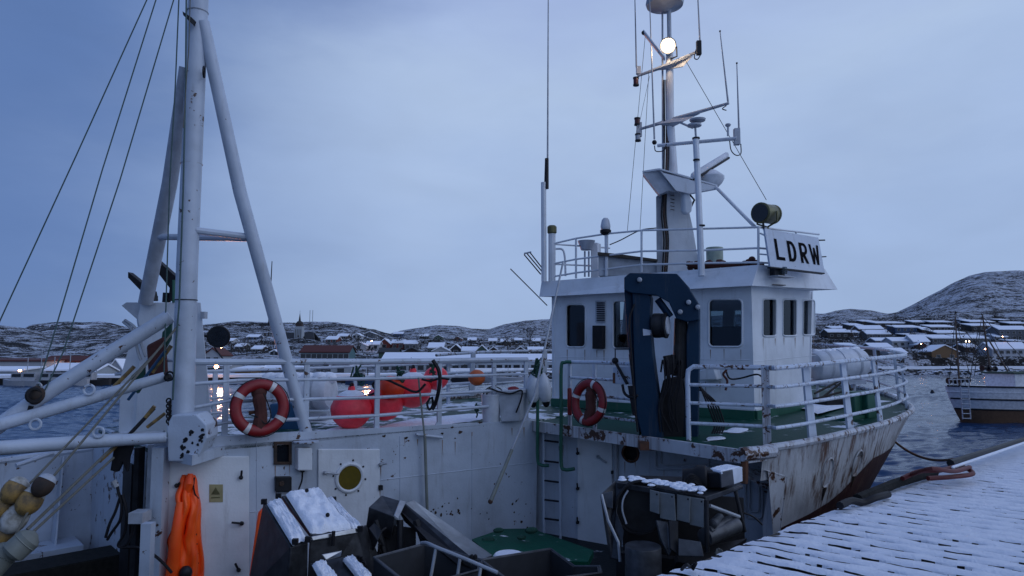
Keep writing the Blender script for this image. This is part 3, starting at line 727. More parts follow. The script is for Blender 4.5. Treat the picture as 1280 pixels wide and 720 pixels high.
def qs(s_, t_):
    p = qb + ed*s_ + pd*t_
    wob = .030*mn.noise(V((s_*1.3, t_*2.2, 1)))
    ph = ((s_+wob) % PWD)/PWD; g = min(ph, 1-ph)*2           # 0 at the joint, 1 in the middle of the plank
    nz_ = mn.noise(V((s_*2.2, t_*.9, 0))); n3 = mn.noise(V((s_*5, t_*3.4, 5))); n4 = mn.noise(V((s_*.5, t_*.5, 8)))
    n5 = mn.noise(V((s_*14, t_*9, 2)))
    gw = .13 + .75*n3 + .50*n4 + .30*n5                 # how far the snow has fallen into the joint
    if g < min(.27, gw) and s_ < 34: cut = True
    else: cut = False
    h = .004 + .034*min(1, max(0, (g-min(.27, max(gw, -.20)))/.55))**.5 + .007*nz_ + .006*n3 + .009*n5 + .006*n4
    edge = min(1, (t_ + .10*mn.noise(V((s_*1.7, 3, 3))) + .06*mn.noise(V((s_*6, 1, 3))))/.20); h = h*max(-.3, edge) if edge < 1 else h
    far_ = min(1, max(0, (s_-24)/12)); h = h*(1-far_) + .02*far_
    if cut: h = -.06
    return p + V((0, 0, h-.012))
NS, NTT = len(SS), len(TT)
b = MB(); b.v = [qs(s_, t_) for t_ in TT for s_ in SS]; hz = [v.z-2.4 for v in b.v]
b.f = [f_ for j in range(NTT-1) for i in range(NS-1) for f_ in [(j*NS+i, j*NS+i+1, (j+1)*NS+i+1, (j+1)*NS+i)] if sum(hz[k_] for k_ in f_)/4 > -.016]
M['qsnow'] = snowm('trodden_snow', 1.6)
sn = b.build('snow', M['qsnow'], q, smooth=180, fix=False); sn['kind'] = 'stuff'
# kerb timbers, hoses along the edge
kr = thing('kerb_timber', e0, 'dark mossy kerb timber along the quay edge, snow on its top', 'kerb', None, 'W')
def qp(px, py, z): return Wz(px, py, z)
MB().tube([qp(1072, 624, 2.45), qp(1120, 604, 2.5), qp(1168, 590, 2.5)], .06, 8).build('timber', M['oldwood'], kr)
MB().tube([qp(1188, 579, 2.62), qp(1232, 565, 2.62), qp(1290, 547, 2.62), qp(1420, 512, 2.6)], .05, 8).build('timber', M['dark'], kr)
rg = random.Random(4); sb = MB()
A = [qp(1190, 577.5, 2.73), qp(1290, 545, 2.73), qp(1420, 511, 2.71)]
for s0, s1 in zip(A, A[1:]):
    for i in range(60): sb.ball(s0.lerp(s1, (i+.5)/60)+V((0, 0, -.068)), .022, ed, 8, 5, 2.2+rg.random())
sb.build('snow_crust', M['snow'], kr, smooth=60)['kind'] = 'stuff'
h1 = [qp(*p) for p in ((1128,598,2.56),(1150,589,2.62),(1175,588,2.62),(1200,583,2.60),(1216,592,2.55),(1190,596,2.55),(1160,598,2.55))]
h2 = [qp(*p) for p in ((1140,593,2.6),(1165,586,2.75),(1192,589,2.66),(1212,584,2.6))]
hs = thing('red_hose', h1[0], 'red brown hose heaped on the quay edge beside the kerb', 'hose', None, 'W')
MB().tube(spline(h1), .030, 8).build('hose_coil', M['canvas2'], hs); MB().tube(spline(h2), .028, 8).build('hose_coil', M['canvas2'], hs)
h3 = [qp(*p) for p in ((1050,632,2.5),(1064,626,2.5),(1078,628,2.46),(1095,622,2.5),(1110,618,2.48))]
tag(MB().tube(spline(h3), .04, 8).build('rope_end', M['black'], fr='W', base=h3[0]), 'short black rope lying on the quay edge under the bow', 'rope')
h4 = [qp(*p) for p in ((852,712,2.46),(858,706,2.52),(864,709,2.46),(870,704,2.5),(866,712,2.45))]
tag(MB().tube(spline(h4), .012, 6).build('twig', M['black'], fr='W', base=h4[0]), 'small dark scrap of twine on the snow at the bottom of the quay', 'scrap')
# ================================================================ FAR FISHING BOAT (right edge)
D = 44.0; kb = D/FOC
fb = thing('small_fishing_boat', (15+18, D+1, 0), 'white and brown wooden fishing boat with two masts moored at the right edge', 'boat', None, 'W')
def fx(px, py, d=D): return W(px, py, d)
Ax = V((.985, .17, 0)); Ay = V((-.17, .985, 0)); o0 = V(((1204-640)*kb, D+2.0, 0))
def ring_(z, s0, hw, L, sheer=0):
    pts = []
    for i in range(13):
        t_ = i/12; w_ = hw*(sin(min(1, t_*1.9+.12)*pi/2)**.75) if t_ < .5 else hw*(1-.55*max(0, t_-.75)*4*.6)
        if i == 0: w_ = .03
        pts.append((s0 + (L-s0)*t_, w_, z + sheer*(1-t_)**2))
    return pts
def hullpart(name, lv, mat_, th, base_mb=None, cap=False):
    vs = []; n = 26
    for l in lv:
        vs += [o0 + Ax*a - Ay*w_ + UP*z for a, w_, z in l] + [o0 + Ax*a + Ay*w_ + UP*z for a, w_, z in l[::-1]]
    fs = [(q_*n+i, q_*n+(i+1) % n, (q_+1)*n+(i+1) % n, (q_+1)*n+i) for q_ in range(len(lv)-1) for i in range(n)]
    if cap: fs.append(tuple((len(lv)-1)*n+i for i in range(n)))
    return MB().add(vs, fs).build(name, mat_, th, smooth=50)
L0 = ring_(-.5, 1.1, 1.5, 10.5); L1 = ring_(.80, .35, 2.0, 11.4, .1); L2 = ring_(1.45, .1, 2.25, 11.7, .12); L3 = ring_(2.28, -.1, 2.45, 12.0, .12)
hullpart('bottom', [L0, L1], plain('brown_boat_bottom', (.17, .095, .055), .6), fb)
M['fboat'] = plain('pale_boat_paint', (.74, .76, .80), .5)
hullpart('planking', [L1, L2], M['fboat'], fb); hullpart('bulwark', [L2, L3], M['fboat'], fb)
hullpart('deck', [[(a, w_*.98, 2.0) for a, w_, z in L3], [(a, w_*.97, 2.02) for a, w_, z in L3]], M['snowd'], fb, cap=True)
for L_, r_ in ((L1, .05), (L2, .055), (L3, .06)):
    pts = [o0 + Ax*a - Ay*(w_+.02) + UP*z for a, w_, z in L_]; MB().tube(pts, r_, 6).build('rubbing_strake', M['dark'], fb)
# boarding ladder on the bow
for s_ in (0, 1): MB().bar(fx(1200.5+10*s_, 483, D-.1), fx(1203.5+10*s_, 524, D-.0), .035, 6).build('ladder_rail', M['grey'], fb)
for i in range(7):
    y = 487+6*i; MB().bar(fx(1200.7+.07*(y-483), y, D-.1), fx(1210.7+.07*(y-483), y, D-.1), .03, 6).build('rung', M['grey'], fb)
cb = o0 + Ax*1.7 + UP*2.0
cp = V((fx(1217,0,D+2).x, D+.9, 2.0)); 
MB().par(cp, V((2.35, .2, 0)), V((-.3, 2.4, 0)), V((0, 0, 1.2))).build('wheelhouse', M['fboat'], fb, bevel=.03)
MB().par(cp+V((-.15, -.12, 1.2)), V((2.65, .2, 0)), V((-.3, 2.7, 0)), V((0, 0, .12))).build('roof', M['w_green'], fb, bevel=.02)
wl = MB().box(cp+V((1.55, .05, .72)), .42, .1, .42); o_ = wl.build('window', M['dglass'], fb, bevel=.04)
MB().torus(cp+V((1.55, .04, .72)), (0, -1, 0), .27, .035, n=16, k=6).build('window_frame', M['grey'], fb)
# masts, booms and rigging
m1_, m1t = fx(1199, 478, D+2.2), fx(1194, 396, D+2.2); m2_, m2t = fx(1239, 462, D+3), fx(1228, 394, D+3)
M['mastwood'] = plain('varnished_mast_wood', (.09, .06, .045), .6)
MB().bar(m1_-UP*.6, m1t, .07, 8, .04).build('mast', M['mastwood'], fb); MB().bar(m2_-UP*1, m2t, .08, 8, .045).build('mast', M['mastwood'], fb)
MB().bar(fx(1222, 408, D+3), fx(1236, 408, D+3), .05, 6).build('crosstree', M['mastwood'], fb)
MB().bar(fx(1236, 425, D+3), fx(1262, 468, D+2.5), .05, 6).build('boom', M['mastwood'], fb)
for a, b_ in (((1227,396),(1218,470)),((1229,400),(1268,475)),((1194,398),(1186,480)),((1195,400),(1212,468)),((1194,400),(1236,448)),((1223,410),(1212,476)),((1228,396),(1300,470))):
    MB().bar(fx(*a, D+2.6), fx(*b_, D+2.2), .022, 5).build('stay', M['dark'], fb)
for (px, py, rx, lb_) in ((1190,476,.22,'net_drum'),(1206,475,.2,'winch'),(1232,460,.2,'lamp_cluster'),(1240,461,.18,'deck_gear')):
    c = fx(px, py, D+1.6); MB().lathe([(rx, -.3), (rx, -.22), (rx*.6, -.2), (rx*.6, .2), (rx, .22), (rx, .3)], c, (1, .2, 0), 10).build(lb_, M['dark'], fb)
for i in range(6): MB().bar(fx(1187+5*i, 482, D+.4), fx(1186+5*i, 474, D+.4), .03, 5).build('stanchion', M['grey'], fb)
MB().bar(fx(1187, 474.5, D+.4), fx(1212, 474, D+.4), .03, 5).build('rail', M['grey'], fb)
tag(MB().lathe([(.02, -.2), (.22, -.1), (.26, .1), (.12, .34), (.05, .4)], Wz(1165.5, 491, 0), UP, 12).build('mooring_buoy', M['dark'], fr='W', base=Wz(1165.5, 491, 0)), 'small dark mooring buoy afloat left of the far boat', 'buoy')

# ================================================================ THE FISHING BOAT (boat frame)
ZD = -1.36                                   # raised deck level under the eye
P1 = V((.37, 11.35, 0))
PLA = vplane(P1, P1 + V((-2.65, -1.75, 0)))  # casing wall, facing the camera
PLB = vplane((.37, 11.35), (2.80, 8.40))     # edge of the foredeck, facing aft
PLL = vplane((.45, 11.50), (3.90, 9.25))     # lower wall under the foredeck
boat = thing('fishing_boat', UV(6, 8, -4), 'large white fishing boat with rust streaked bow and tripod mast, moored at the quay', 'fishing boat')
def A_(px, py, off=0): p = onp(px, py, (PLA[0] + PLA[1]*off, PLA[1])); return p
def B_(px, py, off=0): return onp(px, py, (PLB[0] + PLB[1]*off, PLB[1]))
def L_(px, py, off=0): return onp(px, py, (PLL[0] + PLL[1]*off, PLL[1]))
def plate(fn, x0, y0, x1, y1, th, off=0, mb=None):   # box standing proud of a wall, given by its image rectangle
    m_ = mb or MB(); q = [fn(x0, y0, off), fn(x1, y0, off), fn(x1, y1, off), fn(x0, y1, off)]
    n = {A_: PLA, B_: PLB, L_: PLL}[fn][1]
    return m_.prism(q, -n*th if off else n*th)
def rrect(fn, x0, y0, x1, y1, r, n=4, **k):    # rounded rectangle on a wall
    out = []
    for cx_, cy_, a0 in ((x1-r, y0+r, -90), (x1-r, y1-r, 0), (x0+r, y1-r, 90), (x0+r, y0+r, 180)):
        for i in range(n+1):
            a = radians(a0 + 90*i/n); out.append(fn(cx_+r*cos(a), cy_+r*sin(a), **k))
    return out

# ---- hull
gun = [(8.15,4.15,-1.37),(8.8,3.98,-1.35),(9.5,3.86,-1.32),(11,3.76,-1.28),(12.5,3.9,-1.27),(13.86,4.18,-1.27),(15,4.66,-1.25),(16.5,5.55,-1.2),(17.7,6.75,-1.15),(18.5,8.1,-1.1)]
l15 = [(8.15,4.2,-1.75),(8.8,4.05,-1.75),(9.5,3.95,-1.75),(11,3.87,-1.75),(12.5,4.08,-1.75),(13.6,4.4,-1.75),(14.7,4.95,-1.75),(15.9,5.85,-1.75),(17.0,7.0,-1.75),(17.8,8.1,-1.75)]
l3 = [(8.15,4.3,-3.0),(8.8,4.28,-3.0),(9.5,4.25,-3.0),(10.6,4.3,-3.0),(12,4.6,-3.0),(13,4.95,-3.0),(14,5.5,-3.0),(15,6.25,-3.0),(16,7.2,-3.0),(16.6,8.1,-3.0)]
l43 = [(8.15,4.5,-4.4),(8.8,4.5,-4.4),(9.5,4.55,-4.4),(10.4,4.7,-4.4),(11.6,5.15,-4.4),(12.5,5.6,-4.4),(13.4,6.15,-4.4),(14.2,6.8,-4.4),(15,7.5,-4.4),(15.5,8.1,-4.4)]
l55 = [(u-.2, v+.5 if v < 7.6 else v, -5.6) for u, v, z in l43]
def both(l): return [UV(*p) for p in l] + [UV(u, 16.2-v, z) for u, v, z in l[::-1][1:]]
def loft(levels, m_=None):
    m_ = m_ or MB(); n = len(levels[0]); vs = [p for l in levels for p in l]
    return m_.add(vs, [(q*n+i, q*n+i+1, (q+1)*n+i+1, (q+1)*n+i) for q in range(len(levels)-1) for i in range(n-1)])
def dense(l, k=4): return [tuple(p) for p in spline([V(x) for x in l], k)]
G, H1, H3, H4, H5 = map(dense, (gun, l15, l3, l43, l55))
CUT = 5                                      # the shell below the gunwale starts at the cut edge
h = loft([both(G), both(H1)])
h.build('hull_top_strake', M['hull'], boat, smooth=60)
sl = 3
hs_ = lambda l, z_: [UV(*p) for p in l[sl:]]
h = MB()
for side in (0, 1):
    lv = []
    for l in (H1, H3, H4):
        s_ = l[sl:] if side == 0 else l
        lv.append([UV(u, v if side == 0 else 16.2-v, z) for u, v, z in s_])
    loft(lv, h)
h.build('hull', M['hull'], boat, smooth=60)
h = loft([both(H4), both(H5)]); h.build('hull_bottom', M['brick'], boat, smooth=60)
# dark red boot topping: everything below a line that climbs towards the stem
def hullpt(px, py):
    r = ray(px, py); best = None
    ls = [G, H1, H3, H4]
    for l0, l1 in zip(ls, ls[1:]):
        for i in range(len(l0)-1):
            q = [UV(*l0[i]), UV(*l0[i+1]), UV(*l1[i+1]), UV(*l1[i])]
            for t in ((q[0], q[1], q[2]), (q[0], q[2], q[3])):
                n = (t[1]-t[0]).cross(t[2]-t[0])
                if abs(r.dot(n)) < 1e-9: continue
                s_ = t[0].dot(n)/r.dot(n)
                if s_ <= 0: continue
                p = r*s_; ok = True
                for a, c in ((0,1),(1,2),(2,0)):
                    if (t[c]-t[a]).cross(p-t[a]).dot(n) < -1e-9: ok = False
                if ok and (best is None or s_ < best[0]): best = (s_, p, n.normalized() if n.dot(r) < 0 else -n.normalized())
    return best
bl_ = []
for px, py in ((985,655),(1010,643),(1035,628),(1056,610),(1076,588),(1095,563),(1110,545)):
    h_ = hullpt(px, py)
    if h_: p = h_[1]; bl_.append((.731*p.x+.682*p.y, p.z))
bl_.sort(); bl_ = [(7.0, bl_[0][1]-.25)] + bl_ + [(bl_[-1][0]+.8, min(-1.5, bl_[-1][1]+.1)), (20, -1.5)]
lv0 = []; lv1 = []; lvm = []
for i in range(sl, len(H3)):
    line = [V(H1[i]), V(H3[i]), V(H4[i])]
    zt_ = lerp_tab(bl_, line[0].x)
    zt_ = lerp_tab(bl_, line[0].lerp(line[1], min(1, max(0, (-1.75-zt_)/1.25))).x)
    def pz2(z):
        a, b_ = (line[0], line[1]) if z > -3 else (line[1], line[2])
        k = (a.z-z)/(a.z-b_.z); p = a.lerp(b_, max(0, min(1, k))); return UV(p.x+.002, p.y-.006, p.z)
    zt_ = min(-1.76, zt_)
    lv0.append(pz2(zt_)); lvm.append(pz2(min(-3.0, zt_-.02))); lv1.append(pz2(-4.4))
loft([lv0, lvm, lv1]).build('boot_topping', M['boot'], boat, smooth=60)
# inner flange at the cut edge and the aft low shell
u8 = G[sl][0]
fl = [UV(H1[sl][0], H1[sl][1], -1.75), UV(H3[sl][0], H3[sl][1], -3.0), UV(H4[sl][0], H4[sl][1], -4.2), UV(H4[sl][0], H4[sl][1]+.16, -4.2), UV(H3[sl][0], H3[sl][1]+.14, -3.0), UV(H3[sl][0], H3[sl][1]+.15, -2.4), UV(H1[sl][0]-.03, H1[sl][1]+.25, -1.95), UV(H1[sl][0]-.4, H1[sl][1]+.6, -1.66), UV(H1[sl][0]-.45, H1[sl][1]+.05, -1.62)]
MB().prism(fl, UV(.04, 0, 0)).build('hull_web_frame', M['edge'], boat, smooth=0)
aft = MB()
us = [8.7, 7, 5, 3, 1, -1, -3, -4.5]
loft([[UV(u, 4.25, -2.75) for u in us], [UV(u, 4.3, -3.4) for u in us], [UV(u, 4.5, -4.4) for u in us], [UV(u, 5.2, -5.6) for u in us]], aft)
loft([[UV(u, 4.37, -2.75) for u in us], [UV(u, 4.40, -3.35) for u in us]], aft)
loft([[UV(u, 4.25, -2.75) for u in us], [UV(u, 4.37, -2.75) for u in us]], aft)
aft.build('low_bulwark', M['whitec'], boat, smooth=40)
# port shell with bulwark, seen from inside
def pz_(u): return -1.93 + .035*(u+4) + .02*max(0, u)**1.2*.6
us2 = [-4.5, -3, -1, 0, 1, 2, 3, 4.5, 6, 7.5, 8.2]
prt = MB()
loft([[UV(u, 12.0, pz_(u)) for u in us2], [UV(u, 11.95, -3.15) for u in us2]], prt)
loft([[UV(u, 12.09, pz_(u)) for u in us2], [UV(u, 12.04, -3.15) for u in us2], [UV(u, 11.7, -4.4) for u in us2], [UV(u, 11.0, -5.6) for u in us2]], prt)
prt.build('port_bulwark', M['white'], boat, smooth=40)
MB().tube([UV(u, 12.04, pz_(u)+.02) for u in us2], .055, 8).build('bulwark_rail', M['white'], boat)
for u in (-1.2, -.1, 1.0, 2.1):      # stays inside the bulwark
    MB().prism([UV(u, 11.99, pz_(u)-.02), UV(u, 11.93, pz_(u)-.02), UV(u-.12, 11.55, -3.1), UV(u-.12, 11.97, -3.1)], UV(.02, 0, 0)).build('bulwark_stay', M['white'], boat, smooth=0)
for u in (-.5, .75):
    c = UV(u, 11.75, 0); MB().lathe([(.13, -3.0), (.10, -2.97), (.09, -2.62), (.15, -2.60), (.15, -2.57)], c, UV(0, 0, 1), 12).build('bollard', M['whitec'], boat)
    MB().box(UV(u+.02, 11.65, -2.78), .10, .02, .26, UV(1, 0)).build('rust_patch', M['rust'], boat)
    MB().box(UV(u+.1, 11.94, -2.45), .42, .02, .22, UV(1, 0)).build('freeing_port', M['grey'], boat, bevel=.08)
MB().par(UV(-4, 11.35, -2.98), UV(6.3, 0), UV(0, .62), V((0, 0, .09))).build('side_ledge', M['whitec'], boat, smooth=0)
MB().par(UV(-4, 11.37, -3.14), UV(6.3, 0), UV(0, .60), V((0, 0, .155))).build('ledge_face', M['brick'], boat, smooth=0)
MB().prism([UV(-4.5, 4.3, -3.22), UV(8.9, 4.2, -3.22), UV(8.9, 12.0, -3.22), UV(-4.5, 12.0, -3.22)], V((0, 0, .06))).build('working_deck', M['floor'], boat, smooth=0)
MB().prism([UV(-4.5, 4.5, -4.3), UV(-4.5, 4.3, -2.9), UV(-4.5, 12.0, -2.9), UV(-4.5, 11.7, -4.3)], UV(-.05, 0)).build('stern_plate', M['white'], boat, smooth=0)
# raised timber hatch side in the lower left
MB().box(UV(.6, 10.25, -2.99), 4.2, .08, .34, UV(1, 0)).build('hatch_coaming', M['oldwood'], boat, smooth=0)
MB().box(UV(.6, 10.5, -2.84), 4.2, .55, .06, UV(1, 0)).build('hatch_cover', M['oldwood'], boat, smooth=0)
MB().box(UV(-.6, 9.9, -3.05), 3.4, .7, .25, UV(1, .05)).build('hatch_side', M['oldwood'], boat, smooth=0)

# ---- casing (port superstructure) and its deck
e_l = UV(2.47, 8.98); e_r = P1.copy()
door_holes = []
MB().panel(PLA, [A_(195, 549), A_(672, 525), V((P1.x+.02, P1.y+.013, -3.16)), V((*A_(195, 700).xy, -3.16))],
           [[A_(344.5, 554), A_(361.5, 554), A_(361.5, 579), A_(344.5, 579)]], .05).build('casing_wall', M['white'], boat, smooth=0)
cw0 = A_(195, 549)
MB().prism([V((cw0.x, cw0.y, ZD+.06)), UV(2.5, 12.0, ZD+.06), UV(2.5, 12.0, -3.16), V((cw0.x, cw0.y, -3.16))], UV(.05, 0)).build('casing_aft_wall', M['whitec'], boat, smooth=0)
MB().par(UV(2.44, 9.55, -3.1), UV(-.02, 0), UV(0, .40), V((0, 0, 1.55))).build('doorway_shade', M['black'], boat, smooth=0)  # black slab on the wall, painted shade of the opening
dk = [V((cw0.x, cw0.y, 0)), P1, UV(9.6, 8.4), UV(9.6, 11.9), UV(2.5, 11.9)]
for p in dk: p.z = ZD-.02
MB().prism(dk, V((0, 0, .05))).build('casing_deck', M['deck2'], boat, smooth=0)
# lip along the deck edge, chipped
def lip(fn, xs, ys, th, ht, m, name):
    b = MB(); nn = {A_: PLA, B_: PLB}[fn][1]
    for (x0, y0), (x1, y1) in zip(zip(xs, ys), zip(xs[1:], ys[1:])):
        p, q_ = fn(x0, y0), fn(x1, y1); b.prism([p, q_, q_-V((0,0,ht)), p-V((0,0,ht))], nn*th)
    return b.build(name, M[m], boat, smooth=0)
# mast foot platform
pf = [at(196, 578, 8.5), at(240, 578, 8.0), at(283, 556, 8.75), at(283, 548, 9.35), at(196, 548, 9.2)]
for p in pf: p.z = ZD+.03
MB().prism(pf, V((0, 0, -.12))).build('mast_platform', M['white'], boat, smooth=0)
MB().par(at(190, 560, 8.15), V((.14, 0, 0)), V((0, .16, 0)), V((0, 0, -1.95))).build('corner_post', M['whitec'], boat, smooth=0)
MB().par(at(176, 655, 7.6), V((.11, 0, 0)), V((0, .1, 0)), V((0, 0, -1.2))).build('stub_post', M['white'], boat, smooth=0)

# fittings of the casing wall -------------------------------------------------
def door(fn, x0, y0, x1, y1, name='door', **k):
    d_ = plate(fn, x0, y0, x1, y1, .028).build(name, M[k.get('m', 'house')], boat, smooth=0, bevel=.012)
    return d_
def handle(fn, x, y, dx, dy, par, kn=True):
    n = {A_: PLA, L_: PLL, B_: PLB}[fn][1]; p = fn(x, y) + n*.06; q_ = fn(x+dx, y+dy) + n*.10
    b = MB(); b.bar(fn(x, y), p, .022, 8); b.bar(p, q_, .014, 6); b.ball(p, .028, n, 8, 5); b.build('handle', M['dark'] if kn else M['galv'], par)
d1 = door(A_, 206, 570, 311, 724)
handle(A_, 300, 596, 0, -9, d1); handle(A_, 301, 653, -13, -2, d1); handle(A_, 297, 711, -5, -9, d1); handle(A_, 220, 606, 3, -4, d1)
plate(A_, 261, 605, 278, 627, .034).build('warning_plate', M['sticker'], d1, smooth=0)
MB().prism([A_(264, 618, .036), A_(275, 618, .036), A_(269.5, 609, .036)], PLA[1]*.002).build('triangle_mark', M['brass'], d1, smooth=0)
MB().prism([A_(264, 621.5, .036), A_(275, 621, .036), A_(275, 622.3, .036), A_(264, 622.8, .036)], PLA[1]*.002).build('text_line', M['brass'], d1, smooth=0)
# small dark window with frame
f = MB()
for a in ((342,552,364,555.5), (342,577,364,580.5), (342,555.5,345.5,577), (360.5,555.5,364,577)): plate(A_, *a, .03, 0, f)
wf = f.build('window_frame', M['iron'], boat, smooth=0)
MB().prism([A_(344, 555, -.02), A_(362, 555, -.02), A_(362, 579, -.02), A_(344, 579, -.02)], PLA[1]*-.01).build('pane', M['dglass'], wf, smooth=0)
plate(A_, 343, 595, 363, 614, .07).build('socket_box', M['dark'], boat, smooth=0, bevel=.01)
MB().lathe([(.035, 0), (.03, .012)], A_(352, 604.5, .07), PLA[1], 10).build('socket_knob', M['iron'], boat)
bx = plate(A_, 368, 558, 386, 586, .16).build('junction_box', M['house'], boat, smooth=0, bevel=.015)
cbl = spline([A_(378, 586, .08), A_(378, 594, .09), A_(377, 602, .05), A_(374, 610, .1), A_(372, 618, .2)])
MB().tube(cbl, .012, 6).build('cable', M['black'], bx)
MB().lathe([(.03, 0), (.035, .06)], A_(378, 590, .08), UP, 8).build('gland', M['black'], bx)
# hatch door with a round yellow port
d2 = door(A_, 397, 561, 474, 690)
pc = A_(437, 597, .03)
MB().torus(pc, PLA[1], .185, .028, n=32, k=8).build('port_ring', M['house'], d2)
MB().lathe([(.17, 0), (.17, .012)], pc, PLA[1], 28).build('port_glass', M['amber'], d2)
for i in range(8):
    x, y = frame(PLA[1]); a = 2*pi*i/8+.2; MB().ball(pc + (x*cos(a)+y*sin(a))*.235, .016, PLA[1], 6, 4).build('bolt', M['dark'], d2)
handle(A_, 405, 590, 15, 1, d2, False); handle(A_, 474, 580, 6, -2, boat, False)
for y in (609, 680): plate(A_, 472, y-3, 477, y+3, .05).build('hinge', M['dark'], d2, smooth=0)
# vertical pipe and bracket
MB().bar(A_(531, 545, .10), A_(534, 640, .10), .022).build('drain_pipe', M['pipe'], boat)
MB().bar(A_(520, 543, .06), A_(553, 547, .06), .022).build('pipe_bracket', M['whitec'], boat)
MB().bar(A_(523, 472, .12), A_(531, 548, .12), .014).build('thin_post', M['pipe'], boat)
rg = random.Random(11)
cp_ = MB()
for i in range(30):      # flaked paint spots on the lower casing wall
    if i < 20: x, y = rg.gauss(563, 15), rg.gauss(638, 7)
    else: x, y = rg.uniform(600, 665), rg.gauss(640, 10)
    if y > 662 or x > 668: continue
    p = A_(x, y, .003); r = rg.uniform(.006, .026); n_ = 7; xx, yy = frame(PLA[1])
    cp_.add([p + (xx*cos(2*pi*k/n_)+yy*sin(2*pi*k/n_))*r*rg.uniform(.5, 1.3) for k in range(n_)], [tuple(range(n_))])
for x, y in ((553,542),(569,548),(565,534),(575,540),(540,546),(480,545),(507,548),(600,528)):
    p = A_(x, y, .003); r = rg.uniform(.02, .05); n_ = 9; xx, yy = frame(PLA[1])
    cp_.add([p + (xx*cos(2*pi*k/n_)+yy*sin(2*pi*k/n_)*.6)*r*rg.uniform(.4, 1.2) for k in range(n_)], [tuple(range(n_))])
cp_.build('flaked_paint', M['iron'], boat, smooth=0, fix=False)['kind'] = 'stuff'
# green deck patch at the foot of the ladder, raised
gp = [atz(597, 672, -3.02), atz(648, 661, -3.02), atz(735, 690, -3.02), atz(700, 712, -3.02), atz(640, 700, -3.02), atz(612, 693, -3.02)]
MB().prism([at(590, 674, 9.6), at(628, 661, 10.6), at(664, 660.5, 10.9), at(742, 688, 9.2), at(735, 702, 8.6), at(620, 700, 8.3)], V((0, 0, -.08))).build('green_hatch', M['hatchg'], boat, smooth=0)

# ---- lower wall under the foredeck, ladder, door, frames
q0 = PLL[0]; MB().panel(PLL, [V((*L_(668, 500).xy, ZD-.05)), V((*L_(1000, 560).xy, ZD-.05)), V((*L_(1000, 600).xy, -3.16)), V((*L_(668, 600).xy, -3.16))],
    [[L_(788+12.0*cos(a/12*2*pi), 566.5+9.5*sin(a/12*2*pi)) for a in range(12)]], .05).build('fore_wall', M['white'], boat, smooth=0)
MB().torus(L_(788, 566.5), PLL[1], .13, .02, n=20, k=6).build('port_rim', M['rust'], boat)
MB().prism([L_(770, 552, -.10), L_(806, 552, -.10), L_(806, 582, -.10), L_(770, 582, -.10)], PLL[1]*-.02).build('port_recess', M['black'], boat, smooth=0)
d3 = door(L_, 722.5, 545, 766, 684)
for y in (566, 610, 652): handle(L_, 724, y, 1, -7, d3)
handle(L_, 749, 570, 12, 7, d3, False)
for y in (590, 607, 660): plate(L_, 765, y-2, 769, y+2, .04).build('hinge', M['dark'], d3, smooth=0)
MB().tube([L_(770, 540, .03), L_(770, 700, .03)], .035, 8).build('door_post', M['grey'], boat)
fr_ = MB(); pts = rrect(L_, 819, 556, 928, 586, 5, n=3, off=.03); fr_.tube(pts + [pts[0]], .022, 6); fr_.build('panel_frame', M['white'], boat)
pts = rrect(L_, 826, 558, 922, 581, 4, n=3, off=.02); MB().tube(pts + [pts[0]], .014, 6).build('panel_frame', M['grey'], boat)
MB().tube([L_(886, 552, .03), L_(886, 584, .03)], .012, 6).build('panel_rib', M['grey'], boat)
for a in ((932, 592, 953, 648), (937, 600, 949, 640)):
    pts = rrect(L_, *a, 4, n=3, off=.02); MB().tube(pts + [pts[0]], .015, 6).build('hatch_frame', M['grey'], boat)
# ladder
ld = MB()
for x in (679.5, 700): MB().bar(L_(x, 532, .16), L_(x+.5, 674, .16), .022).build('ladder_rail', M['whitec'], boat)
for y in (550.5, 576, 600.5, 624.5, 648): MB().bar(L_(679.5, y, .16), L_(700.5, y+2.5, .16), .016, 6).build('rung', M['dark'], boat)

# ---- foredeck: plating, lip, underside
fd = [UV(*p) for p in G] + [UV(u, 16.2-v, z) for u, v, z in G[::-1][1:]]
fdp = [V((P1.x, P1.y, 0)), V((2.80, 8.40, 0))] + [V((p.x, p.y, 0)) for p in [UV(u-(.05 if u > 18 else 0), v+.06*(1 if v < 7.9 else 0), z) for u, v, z in G] + [UV(u, 16.14-v, z) for u, v, z in G[::-1][1:]][:-1]] + [UV(9.0, 11.9)]
b = MB(); n = len(fdp)
def zof(p): return ZD + .0 + max(0, (.731*p.x+.682*p.y)-11)*.022
vt = [V((p.x, p.y, zof(p)+.01)) for p in fdp]
tr = tessellate_polygon([vt]); b.add(vt + [p - V((0, 0, .06)) for p in vt], [tuple(t) for t in tr] + [tuple(i+n for i in t) for t in tr] + [(i, (i+1) % n, n+(i+1) % n, n+i) for i in range(n)])
b.build('foredeck', M['deck'], boat, smooth=0)
MB().tube([UV(u, v, z+.02) for u, v, z in G] + [UV(u, 16.2-v, z+.02) for u, v, z in G[::-1][1:]], .05, 8).build('gunwale', M['edge'], boat)
E0, E1 = B_(668, 520), B_(826, 542); E2 = V((2.80, 8.40, 0)); g0 = UV(*G[0])
for p, q_, nm in ((P1, V((*B_(826, 540).xy, 0)), 'deck_edge'), (V((*B_(826, 540).xy, 0)), E2, 'deck_edge'), (E2, V((g0.x, g0.y, 0)), 'deck_edge'), ):
    dn = (q_-p); dn.z = 0; nn = V((dn.y, -dn.x, 0)).normalized(); nn = nn if nn.dot(p) < 0 else -nn
    MB().prism([V((p.x, p.y, ZD+.035)), V((q_.x, q_.y, ZD+.035)), V((q_.x, q_.y, ZD-.13)), V((p.x, p.y, ZD-.13))], nn*.05).build(nm, M['edge'], boat, smooth=0)
